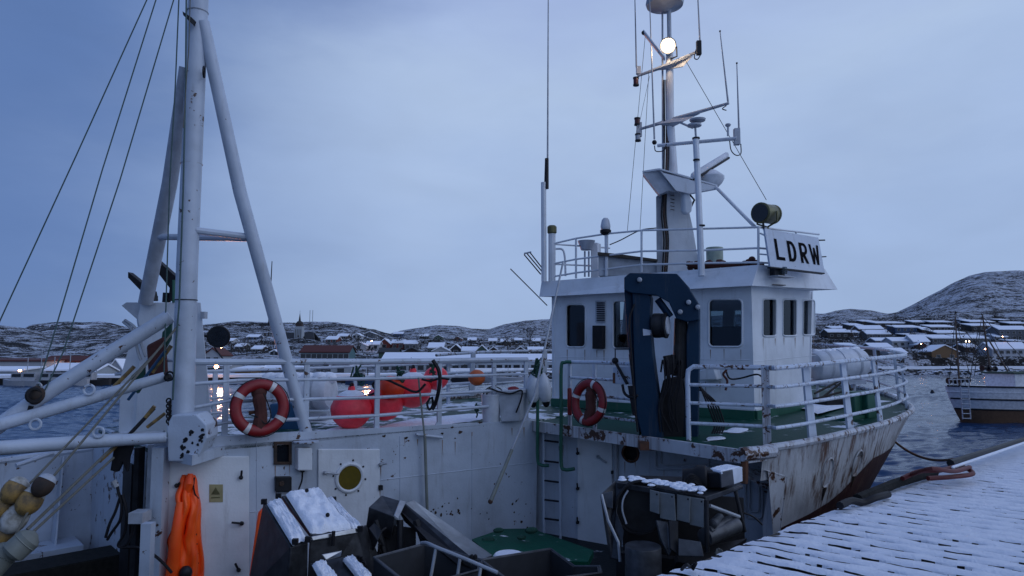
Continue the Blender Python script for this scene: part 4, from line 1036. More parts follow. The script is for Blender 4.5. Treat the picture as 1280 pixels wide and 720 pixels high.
c0 = V((2.80, 8.40, ZD-.02)); MB().bar(c0 + V((-.03, -.05, 0)), UV(8.3, 4.1, ZD-.02)+V((-.02, -.07, 0)), .085, 10).build('corner_pipe', M['edge'], boat)
MB().bar(c0+V((.02, -.02, 0)), c0+V((.02, .02, -.35)), .05, 8).build('corner_bracket', M['rust'], boat)
# teal snowless deck corner by the fenders + thin snow patches
def patch(pts, z, m, name='snow_patch', th=.02, seed=0):
    rg = random.Random(seed); P = [atz(x, y, z) for x, y in pts]; c = sum(P, V((0,0,0)))/len(P); ring = spline(P + [P[0]], 5)[:-1]
    n = len(ring); o = [c + (p-c)*(1+rg.uniform(-.06, .06)) for p in ring]; inn = [c + (p-c)*.86 + V((0, 0, th)) for p in o]
    f = [(i, (i+1) % n, n+(i+1) % n, n+i) for i in range(n)] + [(n+i, n+(i+1) % n, 2*n) for i in range(n)]
    return MB().add(o + inn + [c + V((0, 0, th*1.2))], f).build(name, m, boat, smooth=60)
patch([(470,541),(520,536),(585,527),(610,522),(604,517),(560,520),(500,527),(466,536)], ZD+.035, M['snow'], seed=1)
patch([(400,544),(440,541),(460,537),(440,533),(405,538)], ZD+.035, M['snow'], seed=2)
patch([(1020,518),(1062,508),(1120,503),(1128,497),(1100,489),(1060,489),(1030,494),(1000,507)], zof(UV(14, 6))+.02, M['snow'], seed=3)
patch([(884,551),(905,549),(903,546),(885,547)], ZD+.02, M['snow'], seed=4, th=.01)
patch([(905,540),(925,541),(935,536),(915,535)], ZD+.02, M['snow'], seed=5, th=.01)

# ---- railings
def rail_run(pts, hs, r, name='rail', m='white', par=boat, rt=None):
    for i, h_ in enumerate(hs):
        MB().tube([p + V((0, 0, h_)) for p in pts], rt if (rt and i == 0) else r, 8).build(name, M[m], par)
# casing rail (starboard side), straight segment with the measured heights
ar = [A_(238, 556, -.06), A_(330, 549, -.06), A_(470, 540, -.06), A_(659, 527, -.06)]
ar = [V((p.x, p.y, ZD)) for p in ar]; hA = [1.045, .76, .48, .205]
for k, ys in enumerate((((240,452.5),(470,452),(659,449.5)), ((240,480),(300,475.5),(470,473.5),(659,467.5)), ((240,510),(285,501.5),(470,497),(659,486)), ((240,536),(285,528),(470,519.5),(659,504)))):
    MB().tube([A_(x, y, -.05) for x, y in ys], .042 if k == 0 else .024, 8).build('rail', M['white'], boat)
for x, x2 in ((283.5,283.5),(384,384),(472,472),(551,548),(618,617),(658,657)):
    t0 = {283.5:452.5,384:452,472:452,551:451,618:450,658:449.5}[x]; p = A_(x, t0, -.05); q_ = V((p.x, p.y, ZD)) + (A_(x2, 500, -.05)-A_(x, 500, -.05)); q_.z = ZD
    MB().box((p+q_)/2, .07, .035, p.z-q_.z, PLA[2]).build('stanchion', M['white'], boat, smooth=0)
    MB().prism([q_ - PLA[2]*.09, q_ + PLA[2]*.09, q_ + PLA[2]*.03 + UP*.12, q_ - PLA[2]*.03 + UP*.12], PLA[1]*.02).build('stanchion_foot', M['whitec'], boat, smooth=0)
# port rail beyond
for z in (-.50, -.70, -.93, -1.17):
    MB().tube([UV(2.6, 11.35, z), UV(6, 11.4, z), UV(9.3, 11.3, z+.02)], .024, 8).build('rail', M['white'], boat)
for u in (2.9, 4.05, 5.3, 6.6, 7.9, 8.8): MB().box(UV(u, 11.38, (-.47+ZD)/2), .07, .04, -.47-ZD, UV(1, 0)).build('stanchion', M['white'], boat, smooth=0)
# foredeck aft rail behind the lifebuoy
for k, ys in enumerate((((703,452.5),(745,453),(808,455.5)), ((714,472),(808,477)), ((714,491.5),(808,501)), ((714,516),(808,528)))):
    MB().tube([B_(x, y, -.06) for x, y in ys], .028 if k == 0 else .022, 8).build('rail', M['whiter'], boat)
for x in (712, 743): p = B_(x, 453, -.06); MB().box((p + V((p.x, p.y, ZD)))/2, .06, .03, p.z-ZD, PLB[2]).build('stanchion', M['whiter'], boat, smooth=0)
# green grab pipes of the ladder
MB().tube(spline([B_(672, 464, .10), B_(672, 520, .12), B_(672, 572, .12), B_(676, 581, .12), B_(686, 582, .05)], 5), .026, 8).build('grab_pipe', M['green'], boat)
MB().tube(spline([B_(714, 452.5, .0), B_(706, 453, .06), B_(701.5, 460, .10), B_(701.5, 520, .12), B_(701.5, 578, .12), B_(706, 587, .12), B_(718, 586, .05)], 5), .028, 8).build('grab_pipe', M['green'], boat)
MB().box(B_(712, 502, .03), .07, .05, .42, PLB[2]).build('extinguisher_bracket', M['ring'], boat, bevel=.02)

# bow railing follows the gunwale
def gpt(i, zz=0, inn=.06):
    u, v, z = G[min(i, len(G)-1)] if i < len(G) else G[2*len(G)-2-i]
    if i < len(G): v2 = v + inn
    else: v2 = 16.2 - v - inn
    return UV(u, v2, z+zz)
NG = 2*len(G)-1; gi = list(range(0, NG-3))
r0 = [at(861, 553, 9.30)]; r0[0].z = ZD
hsr = (1.0, .755, .51, .24); top = []
b0 = V((r0[0].x, r0[0].y, ZD)); bb = gpt(0); bb = at(959, 556, 8.95); bb.z = ZD
for k, h_ in enumerate(hsr):
    seg = [gpt(i, h_, .07) for i in range(1, NG-6)]
    first = [b0 + V((0, 0, h_)), bb + V((0, 0, h_))]
    if k == 0: first = [b0 + V((0, 0, h_-.15)), b0 + V((.01, -.01, h_-.05)), b0 + (bb-b0)*.08 + V((0, 0, h_)), bb + V((0, 0, h_))]
    MB().tube(first[:-1] + [first[-1]] + seg[1:], .034 if k == 0 else .024, 8).build('rail', M['whiter'], boat)
MB().bar(b0, b0 + V((0, 0, .86)), .034).build('stanchion', M['whiter'], boat)
MB().box(bb + V((0, 0, .51)), .10, .05, 1.04, V((1, -.3, 0))).build('stanchion', M['edge'], boat, smooth=0)
def gnear(px):
    best = min(range(0, len(G)+3), key=lambda i: abs(640+FOC*gpt(i).x/gpt(i).y - px)); return best
for px in (1013, 1060, 1098):
    # find the gunwale point showing at this column, near side
    pts = [gpt(i*1.0 if False else i, 0, .07) for i in range(len(G)-10)]
    for a, b_ in zip(pts, pts[1:]):
        xa, xb = 640+FOC*a.x/(a.y*.997), 640+FOC*b_.x/(b_.y*.997)
        if (xa-px)*(xb-px) <= 0: p = a.lerp(b_, (px-xa)/(xb-xa) if xb != xa else 0); d_ = (b_-a).normalized(); break
    n_ = V((-d_.y, d_.x, 0)); n_.normalize()
    MB().prism([p - d_*.085, p + d_*.085, p + d_*.065 + n_*.08 + UP*1.0, p - d_*.065 + n_*.08 + UP*1.0], n_*.03).build('stanchion', M['whitec'], boat, smooth=0)
for i in (21, 24, 28, 31, 36, 41, 46, 51, 56, 62):
    if i >= NG-8: continue
    p = gpt(i, 0, .07); d_ = (gpt(i+1, 0, .07)-gpt(i-1, 0, .07)).normalized(); n_ = V((-d_.y, d_.x, 0)).normalized()
    MB().prism([p - d_*.085, p + d_*.085, p + d_*.065 + n_*.06 + UP*1.0, p - d_*.065 + n_*.06 + UP*1.0], n_*.03).build('stanchion', M['whitec'], boat, smooth=0)
# oval anchor pockets in the bow plating
for px, py, rr_ in ((1034, 591, .17), (1071, 579, .16)):
    hp = hullpt(px, py)
    if hp:
        p, n_ = hp[1], hp[2]; x, y = frame(n_)
        up = (UP - n_*n_.z).normalized(); sd_ = up.cross(n_)
        mb = MB(); k_ = 20; a = [p + n_*.004 + (up*cos(2*pi*i/k_)*rr_*1.35 + sd_*sin(2*pi*i/k_)*rr_*.9) for i in range(k_)]; c = [p + n_*-.02 + (up*cos(2*pi*i/k_)*rr_*1.1 + sd_*sin(2*pi*i/k_)*rr_*.66) for i in range(k_)]
        o2 = [p + n_*.016 + (up*cos(2*pi*i/k_)*rr_*1.22 + sd_*sin(2*pi*i/k_)*rr_*.78) for i in range(k_)]
        mb.add(a + o2, [(i, (i+1) % k_, k_+(i+1) % k_, k_+i) for i in range(k_)]); mb.add(o2 + [q + n_*.012 for q in c], [(i, (i+1) % k_, k_+(i+1) % k_, k_+i) for i in range(k_)]); pk_ = MB().add([q + n_*.013 for q in c], [tuple(range(k_))])
        hp_ = mb.build('hull_pocket', M['hull'], boat, smooth=50); pk_.build('pocket_shade', M['stone'], hp_, smooth=0, fix=False)  # inner face coloured darker to give the pocket its shadow
        MB().tube([p - up*(rr_*1.2) + n_*.004, p - up*(rr_*2.3) + n_*.012], [.035, .008], 5).build('rust_run', M['iron'], boat)
# bitts and winch on the foredeck
for px, py in ((1069, 520), (1085, 516)):
    c = at(px, py, 11.6); c.z = zof(c); MB().par(c, V((.22, .12, 0)), V((-.08, .16, 0)), V((0, 0, .42))).build('bitt', M['green'], boat, bevel=.02)
    MB().par(c + V((-.03, -.03, .42)), V((.28, .15, 0)), V((-.1, .21, 0)), V((0, 0, .035))).build('bitt_cap', M['green'], boat)
c = at(1076, 524, 11.4); c.z = zof(c); MB().par(c + V((-.3, -.1, 0)), V((.9, .62, 0)), V((-.2, .3, 0)), V((0, 0, .07))).build('bitt_base', M['green'], boat)

def drip(fn, x, y, L, wd, mb, **k):
    a, b_, c_ = fn(x-wd, y, .0035), fn(x+wd, y, .0035), fn(x+wd*.3, y+L, .003); mb.add([a, b_, fn(x+wd*.5, y+L*.6, .0035), c_, fn(x-wd*.6, y+L*.5, .0035)], [(0, 1, 2, 3, 4)])
dr_ = MB(); rg = random.Random(6)
for x, y in ((344,582),(362,581),(345,615),(361,614),(300,600),(286,656),(404,592),(476,582),(475,613),(475,684),(430,617),(445,616),(522,549),(553,550),(506,549),(569,552),(263,628),(640,535),(655,534),(590,540)): drip(A_, x, y, rg.uniform(8, 24), rg.uniform(.35, .8), dr_)
for x, y in ((724,569),(724,613),(724,655),(767,593),(767,663),(781,577),(794,577),(830,588),(870,590),(910,594),(704,556)): drip(L_, x, y, rg.uniform(8, 20), rg.uniform(.35, .8), dr_)
dr_.build('rust_drip', M['drip'], boat, smooth=0, fix=False)['kind'] = 'stuff'
sm_ = MB()
for x in (321, 500, 590): sm_.bar(A_(x, 552 if x < 400 else 545, .002), A_(x, 700, .002), .006, 5)
sm_.bar(A_(312, 640, .002), A_(396, 632, .002), .006, 5); sm_.bar(A_(476, 600, .002), A_(668, 578, .002), .006, 5)
sm_.build('weld_seam', M['white'], boat)
sm_ = MB(); sm_.bar(L_(775, 600, .002), L_(925, 625, .002), .006, 5); sm_.bar(L_(812, 545, .002), L_(812, 680, .002), .006, 5); sm_.build('weld_seam', M['white'], boat)

# ================================================================ WHEELHOUSE
wa, wb, wc = V((.83, 14.2, 0)), V((4.13, 11.7, 0)), V((5.75, 13.25, 0)); wd_ = wa + (wc-wb)
ZT = .95
SA = vplane(wa, wb); SB = vplane(wb, wc)
rg_ = random.Random(61)
def SAp(px, py, off=0): return onp(px, py, (SA[0] + SA[1]*off, SA[1]))
def SBp(px, py, off=0): return onp(px, py, (SB[0] + SB[1]*off, SB[1]))
def rr2(fn, x0, y0, x1, y1, r, n=4, off=0): return rrect(fn, x0, y0, x1, y1, r, n, off=off)
aw = [(707.5,380.5,732,434,5), (766,376,790,436,5), (886,374,928,433.5,6)]
MB().panel(SA, [V((wa.x, wa.y, ZT)), V((wb.x, wb.y, ZT)), V((wb.x, wb.y, ZD)), V((wa.x, wa.y, ZD))], [rr2(SAp, *a) for a in aw], .09).build('wheelhouse_aft_wall', M['house'], boat, smooth=0)
fcx = V((.10, .09, 0)); tilt = V((.22, .20, 0))
bwn = [(953,373.5,970,420.5,3.2), (978,374,995.5,420,3.2), (1003,375,1018,419,3)]
wct = wc + tilt
MB().panel(SB, [V((wb.x, wb.y, ZT)), V((wct.x, wct.y, ZT+.07)), V((wc.x, wc.y, ZD)), V((wb.x, wb.y, ZD))], [rr2(SBp, *a) for a in bwn], .09).build('wheelhouse_side_wall', M['house'], boat, smooth=0)
# forward and port walls with their own windows, so light shows through
SD = (wc, (wc-wb).normalized(), (wc-wd_).normalized()); SP = (wa, -(wb-wa).normalized(), (wc-wb).normalized())
def wallp(a, b_, fx0, fx1, z0, z1, lean=V((0,0,0))):
    def q(f, z): return a.lerp(b_, f) + V((0, 0, z)) + lean*((z-ZD)/(ZT-ZD))
    return [q(fx0, z0), q(fx1, z0), q(fx1, z1), q(fx0, z1)]
b = MB()
nF = (wc-wb).normalized()
segs = 5
def wall_strips(b, a, c_, nwin, lean, z0, z1, gap=.05):
    L = 1/nwin; e = (c_-a); nn = V((e.y, -e.x, 0)).normalized()*.07
    b.prism(wallp(a, c_, 0, 1, ZD, z0, lean), nn); b.prism(wallp(a, c_, 0, 1, z1, ZT+.05, lean), nn)
    for i in range(nwin+1):
        f0 = max(0, i*L-gap); f1 = min(1, i*L+gap)
        b.prism(wallp(a, c_, f0, f1, z0, z1, lean), nn)
wall_strips(b, wd_, wc, 5, tilt, -.25, .62, .028); b.build('wheelhouse_front_wall', M['house'], boat, smooth=0)
b = MB(); wall_strips(b, wa, wd_, 3, V((0,0,0)), -.15, .62, .08); b.build('wheelhouse_port_wall', M['house'], boat, smooth=0)
for i in range(5): MB().prism(wallp(wd_, wc, i/5+.028, (i+1)/5-.028, -.25, .62, tilt), (wc-wb).normalized()*.012).build('front_window', M['glass'], boat, smooth=0)
for i in range(3): MB().prism(wallp(wa, wd_, i/3+.08, (i+1)/3-.08, -.15, .62), (wb-wa).normalized()*.012).build('port_window', M['glass'], boat, smooth=0)
# floor, console, wheel, seat silhouettes
ci = (wa+wb+wc+wd_)/4
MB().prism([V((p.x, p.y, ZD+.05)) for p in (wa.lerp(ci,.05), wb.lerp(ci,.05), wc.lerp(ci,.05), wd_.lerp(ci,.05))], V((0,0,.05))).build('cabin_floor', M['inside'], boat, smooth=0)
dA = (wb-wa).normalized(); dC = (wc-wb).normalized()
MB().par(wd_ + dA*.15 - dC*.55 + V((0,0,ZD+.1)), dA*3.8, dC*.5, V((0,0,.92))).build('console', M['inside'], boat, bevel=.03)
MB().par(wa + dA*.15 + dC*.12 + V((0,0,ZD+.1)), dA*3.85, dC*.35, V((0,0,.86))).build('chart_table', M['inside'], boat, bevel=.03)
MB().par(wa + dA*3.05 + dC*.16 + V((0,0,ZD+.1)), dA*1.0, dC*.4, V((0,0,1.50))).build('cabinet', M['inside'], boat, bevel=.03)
MB().par(wa + dA*.12 + dC*.14 + V((0,0,ZD+.1)), dA*.75, dC*.05, V((0,0,2.1))).build('added_dark_sheet', M['black'], boat)  # black sheet added behind the pane so this window reads dark
for f in (.22, .6, .8):
    c = wa + dA*(4.14*f) + dC*1.2; MB().box(c + V((0,0,-.25)), .42, .12, .75, dA).build('seat_back', M['black'], boat, bevel=.05); MB().bar(c+V((0,0,ZD)), c+V((0,0,-.5)), .05).build('seat_post', M['dark'], boat)
MB().torus(wa + dA*3.5 + dC*1.1 + V((0,0,.05)), dC, .22, .02, n=20, k=6).build('steering_wheel', M['dark'], boat)
for f in (.45, .7): MB().box(wd_ + dA*(4.1*f) - dC*.35 + V((0,0,-.18)), .4, .06, .3, dA).build('monitor', M['black'], boat)
def rim(fn, a, pl, name='window', inset=.05):
    x0, y0, x1, y1, r = a
    ring = rr2(fn, x0, y0, x1, y1, r); mb = MB(); mb.tube(ring + [ring[0]], .02, 6, cap=False); w_ = mb.build(name, M['house'], boat, smooth=60)
    g = rr2(fn, x0, y0, x1, y1, r, off=-inset); MB().add(g + [p - pl[1]*.012 for p in g], [tuple(range(len(g))), tuple(range(2*len(g)-1, len(g)-1, -1))] + [(i, (i+1) % len(g), len(g)+(i+1) % len(g), len(g)+i) for i in range(len(g))]).build('pane', M['glass'], w_, smooth=0)
    g2 = rr2(fn, x0+.6, y0+.6, x1-.6, y1-.6, r, off=-inset+.01); MB().tube(g2 + [g2[0]], .012, 6, cap=False).build('gasket', M['black'], w_)
for a in aw: rim(SAp, a, SA)
for a in bwn: rim(SBp, a, SB)
dr_ = MB()
for x, y in ((709,437),(731,437),(888,437),(905,436),(926,437),(746,438),(755,438),(882,477),(900,476)): drip(SAp, x, y, rg_.uniform(8, 26), rg_.uniform(.3, .7), dr_)
for x, y in ((954,423),(969,423),(980,422),(994,422),(1004,421),(1017,421)): drip(SBp, x, y, rg_.uniform(6, 20), rg_.uniform(.25, .5), dr_)
dr_.build('rust_drip', M['drip'], boat, smooth=0, fix=False)['kind'] = 'stuff'
sm_ = MB(); sm_.bar(SAp(690, 446, .002), SAp(938, 450, .002), .005, 5); sm_.bar(SAp(840, 372, .002), SAp(840, 520, .002), .005, 5); sm_.bar(SBp(944, 452, .002), SBp(1020, 444, .002), .005, 5); sm_.build('weld_seam', M['house'], boat)
# green skirting at the foot
for p, q_, n_ in ((wa, wb, SA[1]), (wb, wc, SB[1])):
    MB().prism([V((p.x, p.y, ZD)), V((q_.x, q_.y, ZD)), V((q_.x, q_.y, ZD+.16)), V((p.x, p.y, ZD+.16))], n_*.05).build('skirting', M['green'], boat, smooth=0)
    MB().prism([V((p.x, p.y, ZD+.16)), V((q_.x, q_.y, ZD+.16)), V((q_.x, q_.y, ZD+.185)), V((p.x, p.y, ZD+.185))], n_*.03).build('skirting_bead', M['house'], boat, smooth=0)
# roof with its raked coaming
lo = [at(674, 371, 14.05), at(940, 357, 11.45), at(1047, 362, 13.05)]
lo.append(lo[0] + (lo[2]-lo[1]) + V((0,0,.0)))
hi = [at(677, 352, 14.15), at(948, 331, 11.62), at(1031, 336, 12.95)]; hi.append(hi[0] + (hi[2]-hi[1]))
b = MB(); n = 4
b.add(lo + hi, [(i, (i+1) % n, n+(i+1) % n, n+i) for i in range(n)])
inn = [p.lerp(sum(hi, V((0,0,0)))/4, .02) for p in hi]; inl = [V((p.x, p.y, p.z-.18)) for p in inn]
b.add(hi + inn, [(i, (i+1) % n, n+(i+1) % n, n+i) for i in range(n)]); b.add(inn + inl, [(i, (i+1) % n, n+(i+1) % n, n+i) for i in range(n)])
b.add(lo, [(3, 2, 1, 0)])
b.build('roof_coaming', M['house'], boat, smooth=0, fix=False)
MB().add([p + V((0,0,.0)) for p in inl], [(0,1,2,3)]).build('roof_deck', M['deck2'], boat, smooth=0, fix=False)
MB().box(lo[1].lerp(lo[2], .28) + V((0, -.03, .03)), .35, .05, .012, lo[2]-lo[1]).build('coaming_seam', M['iron'], boat)
# louvre and black box on the aft wall
b = MB(); lv = SAp(751, 388, .02); vent = MB().prism([SAp(745,376), SAp(757,376), SAp(757,403), SAp(745,403)], SA[1]*.03).build('vent', M['grey'], boat, smooth=0)
for i in range(9): y = 378+i*2.7; MB().prism([SAp(746,y,.03), SAp(756,y,.03), SAp(756,y+1.4,.045), SAp(746,y+1.4,.045)], SA[1]*.012).build('slat', M['dark'], vent, smooth=0)
MB().prism([SAp(744,407), SAp(757,407), SAp(757,436), SAp(744,436)], SA[1]*.12).build('control_box', M['black'], boat, bevel=.01)
b = MB().prism([SAp(880,463), SAp(897,457), SAp(900,462), SAp(903,474), SAp(881,475)], SA[1]*.25).build('lamp_box', M['house'], boat, bevel=.02)
# ---- roof railing
rt = [hi[0].lerp(hi[1], .02), hi[1].lerp(hi[0], .01)]
def RR(px, py): return onp(px, py, (hi[0]+V((0,.08,0)), vplane(hi[0], hi[1])[1]))
for ys in (((690,305),(720,298),(760,292),(802,288),(876,286),(948,284)), ((690,330),(720,324),(802,314),(876,313),(948,310)), ((690,346),(720,341),(802,331),(876,329),(948,328))):
    MB().tube([RR(*p) for p in ys], .019, 8).build('roof_rail', M['house'], boat)
for x, y0, y1 in ((720,298,348),(759,292,344),(802,288,340),(948,284,331)): MB().bar(RR(x, y0), RR(x, y1), .022).build('roof_stanchion', M['house'], boat)
k0 = [RR(948,284), RR(948,310), RR(948,328)]; dS = (hi[2]-hi[1]).normalized()
for p in k0: MB().bar(p, p + dS*2.0, .018).build('roof_rail', M['house'], boat)
for p in [RR(690,305), RR(690,330)]: MB().bar(p, p + dS*1.7, .018).build('roof_rail', M['house'], boat)
MB().bar(k0[0] + dS*1.2 , k0[0] + dS*1.2 - UP*.62, .02).build('roof_stanchion', M['house'], boat)
# roof furniture on the left: vent pipe, whip mast, dome, funnel, locker
MB().bar(RR(690, 291), RR(690, 352), .075).build('vent_pipe', M['house'], boat)
MB().lathe([(.08, 0), (.10, .02), (.10, .14), (.07, .17)], RR(690, 292), UP, 14).build('vent_cap', M['brass'], boat)
am = MB(); MB().bar(at(679.5, 228, 14.0), at(680, 352, 14.0), .055).build('antenna_post', M['house'], boat)
MB().bar(at(685.5, -40, 14.0), at(684.5, 205, 14.0), .012, 6, .022).build('whip_antenna', M['galv'], boat)
MB().bar(at(683.5, 198, 14.0), at(683, 236, 14.0), .04, 8, .05).build('antenna_base', M['dark'], boat)
MB().lathe([(.05, 0), (.09, .05), (.10, .12), (.075, .24), (.04, .28)], RR(757, 290), UP, 14).build('satellite_dome', M['raft'], boat)
MB().lathe([(.05, -.08), (.11, -.03), (.11, .02), (.05, .05)], RR(757, 289), UP, 14).build('dome_base', M['black'], boat)
MB().bar(RR(757.5, 291), RR(758, 345), .03).build('dome_post', M['house'], boat)
MB().par(at(738, 303, 14.6), V((.16, 0, 0)), V((.1, .2, 0)), V((0, 0, -.8))).build('funnel', M['house'], boat, bevel=.02)
MB().lathe([(.19, 0), (.14, -.14), (.12, -.2)], at(733, 301, 14.5), UP, 14).build('funnel_mouth', M['grey'], boat)
MB().bar(at(731, 314, 14.5), at(731, 346, 14.5), .02).build('pipe', M['grey'], boat); MB().bar(at(736, 314, 14.5), at(736, 346, 14.5), .02).build('pipe', M['grey'], boat)
MB().tube(spline([at(694, 311, 14.3), at(703, 312, 14.3), at(706, 322, 14.3), at(707, 345, 14.3)], 5), .022).build('bent_pipe', M['house'], boat)
MB().prism([at(748, 318, 13.4), at(792, 322, 13.4), at(822, 328, 13.4), at(822, 345, 13.4), at(748, 345, 13.4)], V((.15, .5, 0))).build('roof_locker', M['grey'], boat, bevel=.01)
MB().prism([at(747, 315, 13.3), at(770, 317, 13.3), at(822, 324, 13.3), at(822, 327, 13.3), at(747, 319, 13.3)], V((.17, .6, 0))).build('locker_lid', M['wood'], boat)
MB().tube(spline([at(820, 285, 13.3), at(800, 288, 13.2), at(776, 300, 13.2), at(762, 306, 13.2)], 5), .012, 6).build('cable', M['dark'], boat)
for a, b_ in (((655,318),(676,343)), ((658,316),(678,340)), ((662,315),(680,338))): MB().bar(at(*a, 14.1), at(*b_, 14.1), .014, 6).build('rod_holder', M['dark'], boat)
MB().bar(at(655, 317, 14.1), at(664, 315, 14.1), .02, 6).build('rod_clamp', M['grey'], boat)
MB().bar(at(638, 336, 14.0), at(684, 382, 14.0), .012, 6).build('thin_boom', M['dark'], boat)
# brown nets and drum on the roof
rg = random.Random(8)
b = MB()
for i in range(26): b.ball(at(rg.uniform(860, 905), rg.uniform(329, 335), 12.6), rg.uniform(.04, .09), V((rg.random(), rg.random(), .4)), 6, 4)
for i in range(14): b.ball(at(rg.uniform(925, 950), rg.uniform(327, 333), 12.2), rg.uniform(.03, .07), V((rg.random(), rg.random(), .4)), 6, 4)
b.ball(at(940, 325, 12.2), .07, UP, 8, 5); b.bar(at(862, 331, 12.5), at(955, 331, 12.2), .05, 6)
nb = tag(b.build('fishing_net', M['canvas'], fr='S', base=at(900, 334, 12.5), smooth=60), 'rust brown net heaped on the wheelhouse roof beside the pale green drum', 'net')
dr = MB().lathe([(.155, 0), (.16, .04), (.16, .26), (.165, .27), (.165, .30), (.15, .31)], at(893.5, 329, 13.2), UP, 20)
tag(dr.build('plastic_drum', M['drum'], fr='S', base=at(893.5, 329, 13.2)), 'pale green plastic drum on the wheelhouse roof', 'drum')

# ---- mast pylon
pyl = MB()
D1, D2 = 13.4, 14.1
q = [(828,262),(833,222),(841,218),(858,262),(863,290),(873,345),(823,345)]
def slab(pts, d_, th, name, m='house', par=boat, bev=0, side=.25): return MB().prism([at(x, y, d_) for x, y in pts], V((th*side, th, 0))).build(name, M[m], par, smooth=0, bevel=bev)
slab([(845,236),(856,240),(866,285),(876,345),(852,345),(851,290)], 13.35, .5, 'pylon_side')
slab([(826,214),(838,218),(846,238),(851,290),(852,345),(823,345),(824,252)], 13.33, .5, 'pylon')
slab([(820,246),(827,240),(829,345),(821,345)], 13.31, .06, 'pylon_edge', 'grey')
# cable run
for i, (x0, r) in enumerate(((829, .018), (832, .024), (834.5, .015))):
    MB().tube(spline([at(x0+1, 100, 13.6), at(x0+1.5, 160, 13.6), at(x0+1, 205, 13.4), at(x0-1+rg.uniform(-1, 1), 240, 13.2), at(x0-2, 270, 13.2), at(x0+1, 300, 13.2), at(x0-1, 340, 13.2)], 5), r, 6).build('cable', M['iron'] if i == 1 else M['dark'], boat)
for i in range(5): MB().bar(at(838, 244+4.4*i, 13.28), at(843, 245+4.4*i, 13.28), .008, 5).build('step_rung', M['iron'], boat)
# platform wing
slab([(803,216),(825,212.5),(843,240),(836,238),(824,243)], 13.0, .35, 'platform_bracket', 'grey')
slab([(825,213),(829,216),(897,233.5),(895,236),(862,242),(845,238)], 12.9, .10, 'platform_web')
MB().prism([at(803, 215.5, 13.0), at(825, 212.2, 12.9), at(897, 232.8, 12.9), at(880, 231, 14.0), at(822, 212, 14.0)], V((0,0,.03))).build('platform', M['house'], boat, smooth=0)
MB().bar(at(895, 234, 12.9), at(944, 284, 12.0), .032).build('pylon_brace', M['house'], boat)
MB().tube([at(862, 243, 13.1), at(868, 250, 13.1), at(862, 262, 13.1)], .02).build('brace', M['dark'], boat)
c = at(854, 254, 13.1); MB().prism([at(850,238,13.1), at(856,240,13.1), at(861,255,13.1), at(860,266,13.1), at(854,270,13.1), at(850,265,13.1)], V((.05,-.12,0))).build('loudhailer', M['house'], boat, bevel=.03)
# radar
rc = at(888, 226, 13.3)
MB().lathe([(.16, -.12), (.22, -.06), (.27, .03), (.27, .08), (.20, .14), (.12, .20)], rc, UP, 18, 1.0).build('radar_motor', M['raft'], boat)
ra, rb_ = at(865, 221, 12.9), at(909, 194, 13.7); dd = rb_-ra
MB().box((ra+rb_)/2 , dd.length, .13, .16, dd).build('radar_scanner', M['raft'], boat, bevel=.06)
MB().box((ra+rb_)/2 - V((0,0,.06)), dd.length*.98, .16, .05, dd).build('radar_underside', M['dark'], boat, bevel=.02)
# main pole
MB().tube([at(836, 5, 13.6), at(837, 62, 13.6)], .045).build('topmast', M['grey'], boat)
MB().tube([at(837, 62, 13.6), at(837.5, 150, 13.6), at(841, 222, 13.6)], [.075, .085, .11], 12).build('mast_pole', M['house'], boat)
MB().bar(at(828, 10, 13.65), at(828.5, 214, 13.65), .02).build('conduit', M['grey'], boat)
# satellite dish dome on top, seen from below
MB().lathe([(.06, -.10), (.12, -.05), (.37, .03), (.39, .09), (.36, .22), (.22, .38), (.05, .43)], at(831, 9, 13.6), UP, 24).build('satcom_dome', M['grey'], boat)
# yards: upper, middle
def yard(p, q_, c_, r=.035, nm='yard'):
    MB().tube([p, c_, q_], [r*.8, r*1.3, r*.8]).build(nm, M['grey'], boat)
yard(at(797, 95, 13.9), at(875, 63, 13.1), at(838, 80, 13.55)); yard(at(798, 162, 13.9), at(911, 129, 12.8), at(842, 149, 13.55))
MB().prism([at(815,88,13.6), at(838,79,13.5), at(866,70,13.2), at(854,83,13.3), at(838,86,13.5)], V((0,.03,0))).build('yard_gusset', M['grey'], boat, smooth=0)
MB().prism([at(820,155,13.6), at(842,148,13.5), at(875,142,13.2), at(856,151,13.3), at(842,158,13.5)], V((0,.03,0))).build('yard_gusset', M['grey'], boat, smooth=0)
MB().bar(at(843,150,13.5), at(866,160,13.2), .022).build('strut', M['grey'], boat)
# lit floodlight with its housing, and the switched-off twin shown edge on
flr = at(835, 57, 13.3)
fdir = (V((0,0,0)) - flr + V((-1.5, 0, -2))).normalized()
fh = MB().lathe([(.155, .0), (.165, -.02), (.14, -.16), (.08, -.22)], flr, fdir, 18).build('floodlight', M['dark'], boat)
MB().lathe([(.13, .002), (.13, .008)], flr, fdir, 20).build('reflector', M['lampr'], fh); MB().lathe([(.085, .004), (.08, .03), (.05, .045)], flr, fdir, 18).build('lens', M['lamp'], fh)
fl_ = bpy.data.lights.new('floodlight_lamp', 'POINT'); flo = bpy.data.objects.new('floodlight_lamp', fl_); COL.objects.link(flo); fl_.energy = 14; fl_.color = (1, .72, .45); fl_.shadow_soft_size = .07; flo.location = SHIP @ (flr + fdir*.13)
MB().torus(flr, fdir, .145, .014, n=24, k=6).build('rim', M['galv'], fh)
MB().tube([flr + V((.17, 0, -.02)), flr + V((.19, .05, -.2)), at(838, 74, 13.5)], .016, 6).build('bracket', M['dark'], fh)
MB().box(at(817.5, 56.5, 13.1), .70, .10, .08, at(833, 75, 13.1)-at(805, 40, 13.1)).build('lamp_reflector', M['raft'], boat, bevel=.02)
MB().ball(at(804.5, 41, 13.1), .045, UP, 8, 5).build('lamp_end', M['dark'], boat)
